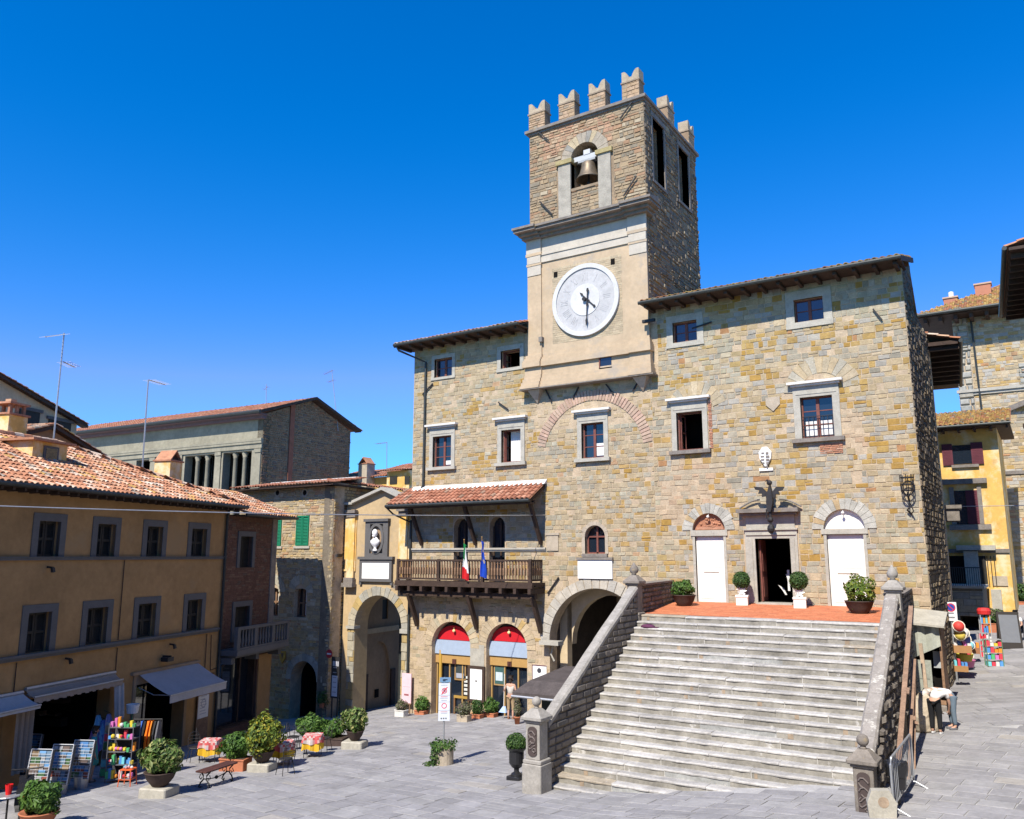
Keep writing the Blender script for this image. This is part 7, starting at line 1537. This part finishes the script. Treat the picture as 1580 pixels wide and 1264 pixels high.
# ------------------------------------------------------------------ canopy kiosk between the tunnel arch and the stairs
kx, ky = -13.75, 22.6; kz = ground(kx, ky); t = thing('canopy_kiosk', 'small grey kiosk with a dark slate canopy tucked under the left stair wall', 'kiosk', (kx+1, ky+.8, kz))
q = MB(); q.bbox(kx+.05, -12.05, ky, ky+1.7, kz-.3, kz+1.05, .02); q.build('counter', m_trim, t)
q = MB(); q.box(kx+.12, -12.1, ky+.15, ky+1.6, kz+1.06, kz+1.82); q.build('dark_body', M('kiosk_green', (.02, .03, .028), .6, .2, 3, .1), t)
cz0 = kz+1.82; q = MB(); q.add([(kx-.5, ky-.55, cz0), (-11.95, ky-.55, cz0+.02), (-11.95, ky+2.1, cz0+.5), (kx-.1, ky+2.1, cz0+.5), (kx-.5, ky-.55, cz0+.1), (-11.95, ky-.55, cz0+.12), (-11.95, ky+2.1, cz0+.62), (kx-.1, ky+2.1, cz0+.62), (kx-.15, ky-.1, cz0+.42), (-11.95, ky-.1, cz0+.46)], [(0, 3, 2, 1), (0, 1, 5, 4), (1, 2, 6, 9, 5), (2, 3, 7, 6), (3, 0, 4, 8, 7), (4, 5, 9, 8), (8, 9, 6, 7)]); q.build('canopy', m_lead, t)
q = MB(); q.tube([(kx-.52, ky-.57, cz0-.01), (-11.95, ky-.57, cz0)], .035, 6); q.bar((kx-.52, ky-.57, cz0-.02), (kx-.15, ky+2.1, cz0+.45), .06); q.build('canopy_edge', m_steel, t)
q = MB(); q.box(kx+.12, kx+.62, ky-.03, ky, kz+.35, kz+.95, (.72, .69, .60)); q.add([(kx+.02, ky-.16, kz+.0), (kx+.42, ky-.14, kz-.02), (kx+.5, ky-.06, kz+.62), (kx+.14, ky-.06, kz+.72)], [(0, 1, 2, 3)], (.72, .68, .58)); q.build('paper_sheet', m_paint, t)
q = MB(); q.box(kx+.75, kx+1.2, ky-.03, ky-.002, kz-.1, kz+.8); q.ball((kx+.82, ky-.05, kz+.4), .04, 6, 5); q.build('door', m_greyframe, t)
# ------------------------------------------------------------------ small things on stairs and terrace
p = Vector((onz(1046, 960, 5.03).x, 25.2-2*RUN+.14, 5.38-2*.179+.008)); t = thing('cap', 'dark purple cloth cap lying on the second step', 'cap', p); q = MB(); q.lathe((0, 0, 0), [(.02, 0), (.2, 0), (.19, .05), (.12, .09), (.02, .1)], 14, (.10, .03, .07), sx=1.2, sy=.8); q.build('crown', m_cloth, t, smooth=True); q = MB(); q.box(.12, .34, -.1, .1, .005, .02, (.10, .03, .07)); q.build('peak', m_cloth, t)
u, z = -12.02, 6.37; t = thing('warning_card', 'small triangular red white and blue card on the left terrace wall', 'card', (u, 28.9, z)); q = MB(Fr((u, 28.9), 20)); q.prism([(-.2, 0), (.2, 0), (.1, .36), (-.06, .36)], -.02, 0, (.65, .6, .6)); q.prism([(-.05, .12), (.08, .12), (.03, .28)], 0, .004, (.5, .04, .05)); q.box(-.15, -.02, 0, .004, .02, .1, (.06, .1, .35)); q.build('card', m_paint, t)
# ------------------------------------------------------------------ right side: kiosk, planks, bin, barrier, block, boulder
t = thing('old_kiosk', 'weathered wooden street kiosk with hanging cloth at the town hall corner', 'kiosk', (-3.3, 29.2, 2.6)); kx0, kx1, ky0, ky1, kz0, kz1 = -3.88, -3.05, 28.9, 29.85, 2.95, 5.2
m_kio = M('kiosk_paint', (.30, .31, .26), .85, .2, 3, .3, tint=[((.16, .12, .09), 3, .6)]); q = MB()
for x in (kx0, kx1-.07):
    for y in (ky0, ky1-.07): q.box(x, x+.07, y, y+.07, kz0, kz1)
q.box(kx0, kx1, ky1-.03, ky1+.03, kz0, kz1); q.box(kx1-.03, kx1-.002, ky0+.07, ky1-.07, kz0, kz1); q.box(kx0, kx1, ky0-.1, ky1, kz0-.12, kz0-.002); q.build('frame', m_wood_lt, t)
q = MB(); q.box(kx0+.08, kx0+.1, ky0+.07, ky1-.07, kz0, kz1); q.box(kx0+.1, kx1-.1, ky0+.6, ky0+.62, kz0, kz1-.1); q.build('dark_inside', m_dark, t)
q = MB(); q.add([(kx0-.12, ky0-.35, kz1-.02), (kx1+.15, ky0-.35, kz1-.1), (kx1+.15, ky1, kz1+.25), (kx0-.12, ky1, kz1+.35), (kx0-.12, ky0-.35, kz1+.04), (kx1+.15, ky0-.35, kz1-.04), (kx1+.15, ky1, kz1+.31), (kx0-.12, ky1, kz1+.41)], [(0, 3, 2, 1), (4, 5, 6, 7), (0, 1, 5, 4), (1, 2, 6, 5), (2, 3, 7, 6), (3, 0, 4, 7)]); q.build('roof', m_trim, t)
q = MB(); n = 8
for i in range(n): x0, x1 = kx0+.0+i*.1, kx0+.1+i*.1; q.add([(x0, ky0-.12+.04*sin(i*1.9), kz1-.05), (x1, ky0-.12+.04*sin((i+1)*1.9), kz1-.05), (x1+.02, ky0-.16+.05*sin((i+1)*1.9), kz1-1.0+.05*i), (x0+.02, ky0-.16+.05*sin(i*1.9), kz1-1.05+.05*i)], [(0, 1, 2, 3)])
q.build('hanging_cloth', M('sacking', (.36, .37, .31), .95, .15, 4, .3), t, fix=False)
q = MB(); q.box(kx0-.02, kx0+.5, ky0-.06, ky0-.02, kz0, kz0+1.15); q.box(kx0+.04, kx0+.44, ky0-.075, ky0-.06, kz0+.1, kz0+.5); q.box(kx0+.04, kx0+.44, ky0-.075, ky0-.06, kz0+.6, kz0+1.05); q.build('door_leaf', m_kio, t)
q = MB(); q.box(kx1-.3, kx1-.02, ky0+.3, ky0+.33, kz0+.9, kz0+1.4, (.4, .42, .42)); q.build('notice', m_paint, t)
def rock(nm, lab, p, r, k, mt, sd=0):
    q = MB(); q.ball((0, 0, r*k[2]*.7), r, 14, 10, None, (1, 1, k[2])); q.v = [(x*k[0]*(1+.16*sin(5*z/r+sd)+.1*sin(7*x/r)), y*k[1]*(1+.14*sin(4*x/r+sd+2*z/r)), z*(1+.08*sin(6*x/r+y*4/r))) for x, y, z in q.v]; o = q.build(nm, mt, smooth=False); o.location = p; tag(o, lab, 'rock'); return o
p, s = put(1424, 1128); rock('boulder', 'rough brown boulder under the old kiosk next to the bending people', p, .52, (1, .8, 1.1), m_trim_warm, 1)
q = MB(); q.bbox(-3.86, -3.0, 28.75, 29.9, 1.6, 2.82, .05); tag(q.build('kiosk_base', m_trim_dk), 'low rough stone base carrying the old wooden kiosk', 'stone base')
p, s = put(1364, 1262); t = thing('stone_block', 'pale broken stone slab with an ochre spot leaning at the lower right pedestal', 'stone block', p, .3); q = MB(Fr((0, 0), 0)); q.prism([(-.26, -.1), (.2, -.1), (.24, .3), (.12, .52), (-.2, .5), (-.29, .28)], -.1, .1); q.build('slab', m_trim, t); q = MB(Fr((0, 0), 0)); q.disc(0, .3, 0, .1, .1, .104, 14); q.build('ochre_spot', m_wood_grey, t)
PLK = M('plank', (.25, .16, .11), .85, .3, 3, .4, 30)
for i, (a, b, w_, lab) in enumerate((((-3.12, 19.0, 2.2), (-3.3, 25.0, 5.9), .11, 'long reddish plank leaning up along the outside of the right stair wall'), ((-3.1, 20.6, 2.2), (-3.22, 24.2, 4.6), .09, 'shorter plank lying below the long reddish one'), ((-3.1, 21.6, 2.2), (-3.2, 23.8, 4.3), .08, 'narrow dark plank leaning against the right stair wall'), ((-3.2, 26.2, 2.3), (-3.35, 26.6, 4.8), .1, 'grey post leaning upright near the old kiosk'))):
    q = MB(); q.bar(a, b, w_, .06); q.bar(Vector(a)*.5+Vector(b)*.5+Vector((.04, 0, 0)), Vector(a)*.47+Vector(b)*.53+Vector((.04, 0, 0)), w_+.03, .03); tag(q.build('plank', PLK if i < 3 else m_wood_grey), lab, 'plank')
P0 = onx(1383, 1180, -3.02); gz = ground(-3.02, P0.y); t = thing('rubbish_bin', 'black bin with a shiny black bag hooked on the steel barrier', 'bin', (-3.02, P0.y, gz)); q = MB(); h_ = P0.z-gz; q.lathe((0, 0, h_-.45), [(.15, 0), (.18, .4), (.175, .42)], 16); q.tube([(0, 0, 0), (0, 0, h_-.5)], .03, 6); q.build('body', m_blackpl, t)
q = MB(); n = 18; pr = [(.19, -.2), (.2, -.08), (.205, .02), (.18, .07), (.1, .05), (.03, .0)]; q.lathe((0, 0, h_), pr, n); q.v = [(x*(1+.09*sin(i*2.4)), y*(1+.09*cos(i*1.7)), z+.025*sin(i*3.1)) for i, (x, y, z) in enumerate(q.v)]; q.build('bag', m_blackpl, t, smooth=False)
A, B = gp(1380, 1262), gp(1411, 1212); d = (B-A); L = d.length; t = thing('crowd_barrier', 'galvanised steel crowd barrier standing along the right stair wall', 'barrier', A, math.atan2(d.y, d.x))
q = MB(); zr = B.z-A.z; S_ = lambda x, z: (x, 0, z+zr*x/L)
q.tube([S_(0, .12), S_(0, .95), S_(.1, 1.06), S_(L-.1, 1.06), S_(L, .95), S_(L, .12)], .022, 8); q.tube([S_(0, .2), S_(L, .2)], .018, 6)
for i in range(14): x = L*(i+1)/15; q.tube([S_(x, .2), S_(x, 1.05)], .009, 5)
q.build('grid', m_steel, t)
for x in (.15, L-.15): q = MB(); q.tube([(x, -.3, .0+zr*x/L), (x, -.05, .12+zr*x/L), (x, .05, .12+zr*x/L), (x, .3, .0+zr*x/L)], .016, 6); q.build('foot', m_steel, t)
p, s = put(1477, 1052); t = thing('no_stopping_sign', 'blue and red no stopping sign on a pole at the alley corner', 'sign', p, .25); zz0, zz1 = hgt(p, 958), hgt(p, 929); hw = 8*mpp(p+Vector((0, 0, 4)))
q = MB(); q.tube([(0, 0, 0), (0, 0, zz1)], .035, 8); q.build('pole', m_steel, t); q = MB(); q.box(-hw, hw, -.06, -.04, zz0, zz1, (.72, .72, .74)); q.build('panel', m_paint, t); f = Fr((0, -.06), 0); q = MB(f); c = zz1-hw; q.disc(0, c, 0, hw*.62, 0, .006, 24, (.03, .06, .32)); q.disc(0, c, hw*.62, hw*.8, 0, .007, 24, (.58, .02, .04)); q.prism([(-hw*.5, c+hw*.4), (-hw*.4, c+hw*.5), (hw*.5, c-hw*.4), (hw*.4, c-hw*.5)], .006, .01, (.58, .02, .04))
for k in range(4): q.box(-hw*.6, hw*(.55-.1*(k % 2)), 0, .004, zz0+.1+k*.15, zz0+.15+k*.15, (.2, .2, .22))
q.build('symbols', m_paint, t)
# goods outside the alley shop: each basket, ball and rack a thing of its own
GB = 'toys and baskets outside the alley shop'
def goods(px, py, kind, col, lab, r=.3, X=-3.0):
    p = onx(px, py, X); q = MB(); r *= .72
    nm = {'ball': 'ball', 'basket': 'basket', 'box': 'crate'}[kind]; t = thing(nm, lab, nm, p, .2, GB)
    if kind == 'ball':
        q.ball((0, 0, r), r, 12, 8, col); q.build('skin', m_paint, t, smooth=True); q = MB(Fr((0, 0), 0)); q.tube([(r*1.01*cos(a), r*1.01*sin(a)*.3, r+r*.96*sin(a)) for a in [2*pi*i/16 for i in range(17)]], .03, 4, (.65, .6, .5)); q.build('stripe', m_paint, t)
    elif kind == 'basket':
        q.lathe((0, 0, 0), [(r*.75, 0), (r, r*.8), (r*1.05, r*.85), (r*.95, r*.8), (r*.9, r*.6)], 14, col); q.build('bowl', m_paint, t)
        q = MB(); [q.ball((U(-.5, .5)*r, U(-.5, .5)*r, r*.8), r*.3, 7, 5, pick(TOY)) for _ in range(7)]; q.build('goods', m_paint, t)
    else:
        q.box(-r, r, -r*.7, r*.7, 0, r*.9, col); q.build('box', m_paint, t); q = MB(); [q.box(-r+.02+k*r*.5, -r+r*.45+k*r*.5, -r*.6, r*.6, r*.9, r*.9+U(.05, .25), pick(TOY)) for k in range(4)]; q.build('goods', m_paint, t)
for a in ((1492, 1029, 'basket', (.62, .20, .38), 'pink basket on the ground at the foot of the goods pile', .42), (1489, 1020, 'basket', (.45, .38, .06), 'yellow green basket on the goods pile', .42), (1485, 1007, 'box', (.36, .19, .08), 'brown crate in the goods pile below the balls', .4), (1500, 1008, 'box', (.30, .14, .07), 'reddish crate at the right of the goods pile', .36), (1490, 994, 'ball', (.10, .14, .45), 'blue ball on top of the goods pile', .26), (1482, 988, 'ball', (.65, .5, .1), 'yellow ball at the left of the goods pile', .26), (1488, 984, 'ball', (.62, .6, .58), 'white ball high on the goods pile', .24), (1480, 975, 'ball', (.6, .06, .05), 'red ball at the top of the goods pile', .26), (1498, 1002, 'ball', (.2, .45, .5), 'turquoise ball beside the blue one', .2), (1483, 1036, 'box', (.34, .18, .07), 'low wooden crate in front of the sign pole', .3), (1496, 1018, 'ball', (.6, .12, .3), 'pink ball resting against the yellow green basket', .2)): goods(*a)
for (px, py, w_, h_, lab, top) in ((1524, 1006, .36, 1.55, 'tall red topped display tower in the alley', 1), (1520, 1014, .34, .95, 'white and red box stand beside the display tower', 0), (1535, 1028, .55, 1.0, 'green wire rack of colourful goods nearest the viewer in the alley', 2)):
    p, s = put(px, py); t = thing('display_rack', lab, 'display rack', p, .3, 'display racks in the alley')
    q = MB(); [q.tube([(sx*w_/2, sy*w_/3, 0), (sx*w_/2, sy*w_/3, h_)], .02, 5, (.10, .2, .1) if top == 2 else (.4, .4, .4)) for sx in (-1, 1) for sy in (-1, 1)]; [q.box(-w_/2, w_/2, -w_/3, w_/3, h_*k/4, h_*k/4+.02, (.3, .3, .3)) for k in range(5)]; q.build('frame', m_paint, t)
    q = MB(); [q.box(-w_/2+i*w_/4+.01, -w_/2+(i+1)*w_/4-.01, -w_/3, w_/4, h_*k/4+.02, h_*k/4+.02+U(.1, h_*.22), pick(TOY if top else [(2, (.7, .66, .64)), (1, (.6, .04, .06))])) for k in range(4) for i in range(4)]; q.build('goods', m_paint, t)
    if top == 1: q = MB(); q.lathe((0, 0, h_), [(w_*.7, 0), (w_*.75, .15), (w_*.6, .25), (.02, .27)], 14, (.58, .03, .03)); q.build('red_cap', m_paint, t)
p, s = put(1559, 1000); t = thing('chalkboard', 'black folding chalkboard standing in the alley beside the seated person', 'chalkboard', p, .25); q = MB()
for s_ in (-1, 1): q.add([(-.42, s_*.32, 0), (.42, s_*.32, 0), (.42, s_*.03, 1.5), (-.42, s_*.03, 1.5), (-.42, s_*.28, 0), (.42, s_*.28, 0), (.42, s_*.0, 1.5), (-.42, s_*.0, 1.5)], [(0, 1, 2, 3), (7, 6, 5, 4), (0, 3, 7, 4), (1, 5, 6, 2), (3, 2, 6, 7), (0, 4, 5, 1)], (.03, .025, .022))
q.build('frame', m_paint, t); q = MB(); q.add([(-.35, -.28, .25), (.35, -.28, .25), (.35, -.07, 1.38), (-.35, -.07, 1.38)], [(0, 1, 2, 3)], (.16, .17, .19)); q.build('board', m_paint, t)
# ------------------------------------------------------------------ people
def skin(name, nodes, edges, mat, parent, sub=1, root=0, col=None):
    """nodes: (x, y, z, radius or (rx, ry)); grown with a Skin modifier and baked"""
    me = bpy.data.meshes.new(name); me.from_pydata([n[:3] for n in nodes], edges, [])
    o = bpy.data.objects.new(name, me); COL.objects.link(o)
    m = o.modifiers.new('s', 'SKIN'); m.use_smooth_shade = True
    if not me.skin_vertices: me.skin_vertices.new() if hasattr(me.skin_vertices, 'new') else None
    sv = me.skin_vertices[0].data
    for i, n in enumerate(nodes): r = n[3]; sv[i].radius = r if isinstance(r, tuple) else (r, r); sv[i].use_root = (i == root)
    s = o.modifiers.new('u', 'SUBSURF'); s.levels = sub; s.render_levels = sub
    bpy.context.view_layer.update(); dg = bpy.context.evaluated_depsgraph_get(); m2 = bpy.data.meshes.new_from_object(o.evaluated_get(dg)); bpy.data.objects.remove(o)
    m2.materials.clear(); m2.materials.append(mat); m2.polygons.foreach_set('use_smooth', [True]*len(m2.polygons))
    o = bpy.data.objects.new(name, m2); COL.objects.link(o); o.parent = parent; return o
def V(*a): return Vector(a)
def person(lab, p, rz, J, top, bottom, hair, shoes, sleeve='short', legs='long', hairlen=.1, dress=None, grp=None, k=1.0):
    """J: joint positions in local metres (x right, y forward is -y)"""
    t = thing('person', lab, 'person', p, rz, grp); t.scale = (k, k, k)
    N = []; E_ = []
    def nd(v, r): N.append((v[0], v[1], v[2], r)); return len(N)-1
    pe_, ch, nk, hd = J['pelvis'], J['chest'], J['neck'], J['head']
    a = nd(pe_, (.13, .10)); w_ = nd((pe_*.5+ch*.5), (.115, .085)); c = nd(ch, (.145, .10)); n_ = nd(nk, .055); E_ += [(a, w_), (w_, c), (c, n_)]
    h0 = nd(nk*.45+hd*.55, .06); h1 = nd(hd, (.078, .095)); h2 = nd(hd+(hd-nk).normalized()*.09, (.065, .075)); E_ += [(n_, h0), (h0, h1), (h1, h2)]
    for s in 'LR':
        sh, el, wr = J['sh'+s], J['el'+s], J['wr'+s]; i0 = nd(sh, .055); i1 = nd(el, .042); i2 = nd(wr, .028); E_ += [(c, i0), (i0, i1), (i1, i2)]
        d = (wr-el).normalized(); side = d.cross(V(0, 0, 1)); side = side.normalized() if side.length > .1 else V(1, 0, 0); nrm = side.cross(d).normalized()
        pm = nd(wr+d*.055, (.038, .018)); E_.append((i2, pm))
        for q_ in range(4):
            off = side*(-.03+.02*q_); b0 = wr+d*.10+off; L_ = (.06, .072, .068, .052)[q_]; f0 = nd(b0, .009); f1 = nd(b0+d*L_*.5+nrm*.01, .009); f2 = nd(b0+d*L_*.85+nrm*.035, .008); E_ += [(pm, f0), (f0, f1), (f1, f2)]
        t0 = nd(wr+d*.045-side*.045, .011); t1 = nd(wr+d*.085-side*.06+nrm*.015, .010); E_ += [(pm, t0), (t0, t1)]
        hp, kn, an = J['hp'+s], J['kn'+s], J['an'+s]; j0 = nd(hp, .085); j1 = nd(kn, .058); j2 = nd(an, .038); j3 = nd(an+J.get('toe', V(0, -.15, -.05)), .03); E_ += [(a, j0), (j0, j1), (j1, j2), (j2, j3)]
    body = skin('body', N, E_, m_skin, t)
    fwd = J.get('face', V(0, -1, 0)); upv = (hd-nk).normalized(); rt_ = fwd.cross(upv).normalized()
    q = MB(); q.ball(tuple(hd+fwd*.098+upv*.0), .018, 6, 5, (.5, .29, .2)); 
    for s in (-1, 1): q.ball(tuple(hd+rt_*s*.082), .022, 6, 5, (.48, .27, .19)); q.ball(tuple(hd+fwd*.086+rt_*s*.032+upv*.03), .011, 6, 4, (.05, .04, .03))
    q.bar(tuple(hd+fwd*.088-upv*.045-rt_*.022), tuple(hd+fwd*.088-upv*.045+rt_*.022), .012, .01, (.35, .12, .1)); q.build('face_features', m_paint, t)
    HN = [(*(hd+upv*.06-fwd*.012), (.095, .105)), (*(hd+upv*.125-fwd*.01), (.062, .07)), (*(hd-fwd*.045+upv*.0), (.085, .075)), (*(hd-fwd*.065-upv*hairlen), (.06, .045))]
    skin('hair', HN, [(1, 0), (0, 2), (2, 3)], M('hair', hair, .7, .2, 20, .2, 60), t)
    mt = M('clothing', top, .9, .1, 8, .3, 40)
    if dress is None:
        TN = [(*pe_, (.155, .12)), (*(pe_*.5+ch*.5), (.135, .105)), (*ch, (.165, .12)), (*(nk*.75+ch*.25), .075)]; TE = [(0, 1), (1, 2), (2, 3)]
        for s in 'LR':
            i = len(TN); TN.append((*J['sh'+s], .075)); TE.append((2, i))
            if sleeve != 'none': TN.append((*(J['sh'+s]*.45+J['el'+s]*.55), .062)); TE.append((i, i+1))
            if sleeve == 'long': TN.append((*J['el'+s], .055)); TN.append((*(J['wr'+s]*.9+J['el'+s]*.1), .042)); TE += [(i+1, i+2), (i+2, i+3)]
        skin('top', TN, TE, mt, t)
    else:
        mid = (J['knL']+J['knR'])/2; TN = [(*pe_, (.17, .14)), (*(pe_*.5+ch*.5), (.14, .11)), (*ch, (.165, .12)), (*(nk*.7+ch*.3), .08), (*(pe_*.4+mid*.6), (.2, .18)), (*(mid+V(0, 0, .0)), (.22, .2))]; TE = [(0, 1), (1, 2), (2, 3), (0, 4), (4, 5)]
        for s in 'LR': i = len(TN); TN.append((*J['sh'+s], .072)); TN.append((*(J['sh'+s]*.5+J['el'+s]*.5), .06)); TE += [(2, i), (i, i+1)]
        skin('dress', TN, TE, mt, t)
    if bottom:
        mb = M('trousers', bottom, .9, .1, 8, .3, 40); PN = [(*(pe_+V(0, 0, .03)), (.15, .12))]; PE = []
        for s in 'LR':
            i = len(PN); PN += [(*J['hp'+s], .105), (*J['kn'+s], .075)]; PE += [(0, i), (i, i+1)]
            if legs == 'long': PN.append((*(J['an'+s]+V(0, 0, .03)), .058)); PE.append((i+1, i+2))
            else: PN.append((*(J['kn'+s]*.6+J['an'+s]*.4), .06)); PE.append((i+1, i+2))
        skin('trousers', PN, PE, mb, t)
    for s in 'LR':
        q = MB(); an = J['an'+s]; toe = J.get('toe', V(0, -.15, -.05)); q.ball(tuple(an+toe*.5+V(0, 0, -.035)), .1, 10, 7, shoes, (.45, 1, .5)); q.v = [(x, an.y+toe.y*.5+(y-an.y-toe.y*.5)*2.6, max(0, z)) for x, y, z in q.v]; q.build('shoe', m_paint, t, smooth=True)
    return t
def stand(lean=0, armL=None, armR=None):
    J = dict(pelvis=V(0, 0, .95), chest=V(0, .01, 1.27), neck=V(0, .0, 1.45), head=V(0, -.02, 1.58), toe=V(0, -.13, -.04))
    for s, k in (('L', -1), ('R', 1)):
        J['sh'+s] = V(k*.17, 0, 1.38); J['el'+s] = V(k*.23, .03, 1.10); J['wr'+s] = V(k*.22, -.05, .87); J['hp'+s] = V(k*.09, 0, .88); J['kn'+s] = V(k*.10, -.02, .49); J['an'+s] = V(k*.10, .03, .09)
    J.update(armL or {}); J.update(armR or {}); return J
def bend(k_=1):
    J = dict(pelvis=V(0, .05, .93), chest=V(0, -.32, 1.05), neck=V(0, -.50, 1.02), head=V(0, -.62, .95), toe=V(0, -.13, -.04), face=V(0, -.5, -.86))
    for s, k in (('L', -1), ('R', 1)):
        J['sh'+s] = V(k*.17, -.40, 1.03); J['el'+s] = V(k*.19, -.50, .76); J['wr'+s] = V(k*.12, -.62, .54); J['hp'+s] = V(k*.09, .03, .86); J['kn'+s] = V(k*.10, -.0, .48); J['an'+s] = V(k*.10, .03, .09)
    return J
# woman sweeping at the second shop arch, seen from behind
p, s = put(788, 1110)
J = stand()
J['elR'] = V(.29, -.02, 1.12); J['wrR'] = V(.36, -.2, 1.06); J['elL'] = V(-.24, .02, 1.10); J['wrL'] = V(-.12, -.22, 1.05)
wm_ = person('woman in a pale sleeveless top and tan trousers sweeping at the shop door', p, R(190), J, (.52, .48, .42), (.35, .25, .14), (.03, .02, .015), (.30, .14, .07), sleeve='none', legs='short', hairlen=.16)
# long-handled dustpan held by her left hand
P = p+Vector((-.43, .12, 0)); t = thing('dustpan', 'long handled blue dustpan held by the woman at the shop door', 'dustpan', P); q = MB(); q.tube([(.0, 0, .3), (.05, 0, 1.75)], .014, 6); q.build('handle', m_curtain, t); q = MB(); q.add([(-.17, -.12, .22), (.17, -.12, .22), (.06, .05, .45), (-.06, .05, .45), (-.17, .05, .22), (.17, .05, .22)], [(0, 1, 2, 3), (0, 3, 4), (1, 5, 2), (3, 2, 5, 4), (0, 4, 5, 1)], (.35, .48, .72)); q.tube([(0, 0, .22), (0, 0, 0)], .012, 5, (.4, .4, .4)); q.build('pan', m_paint, t)
# two people bending at the boulder
p, s = put(1446, 1133); person('person in white shirt and black trousers bending down beside the boulder', p, R(165), bend(), (.74, .72, .70), (.012, .012, .014), (.03, .02, .015), (.45, .45, .45), sleeve='short')
p, s = put(1471, 1126); J = bend(); person('person in white shirt and blue jeans bending down behind the black trousers', p, R(-62), J, (.74, .72, .70), (.12, .16, .20), (.55, .5, .45), (.12, .12, .13), sleeve='short')
# girl in teal dress by the postcard racks
p, s = put(140, 1208); person('girl in a teal dress standing in shade between racks and hanging clothes', p, R(150), stand(), (.05, .32, .33), None, (.02, .015, .012), (.1, .08, .06), dress=1, k=.9)
# seated person at the right edge of the alley
p, s = put(1571, 990); J = stand()
J['pelvis'] = V(0, .1, .50); J['chest'] = V(0, .08, .86); J['neck'] = V(0, .06, 1.04); J['head'] = V(0, .03, 1.18)
for s_, k in (('L', -1), ('R', 1)): J['sh'+s_] = V(k*.17, .07, .98); J['el'+s_] = V(k*.22, -.02, .72); J['wr'+s_] = V(k*.12, -.22, .66); J['hp'+s_] = V(k*.09, .04, .5); J['kn'+s_] = V(k*.11, -.36, .50); J['an'+s_] = V(k*.11, -.34, .09)
person('person with black hair and white shirt seated at the right edge of the alley', p, R(-10), J, (.68, .66, .64), (.03, .03, .04), (.008, .007, .007), (.05, .05, .05))
t = thing('cafe_chair', 'dark chair under the seated person at the right edge of the alley', 'chair', p+Vector((0, .12, 0)), R(-10)); q = MB(); q.box(-.22, .22, -.22, .22, .36, .39); q.build('seat', m_blackpl, t); q = MB(); q.box(-.22, .22, .19, .22, .39, .85); q.build('backrest', m_blackpl, t)
for sx in (-1, 1):
    for sy in (-1, 1): q = MB(); q.tube([(sx*.19, sy*.19, .36), (sx*.2, sy*.2, 0)], .015, 5); q.build('leg', m_blackpl, t)
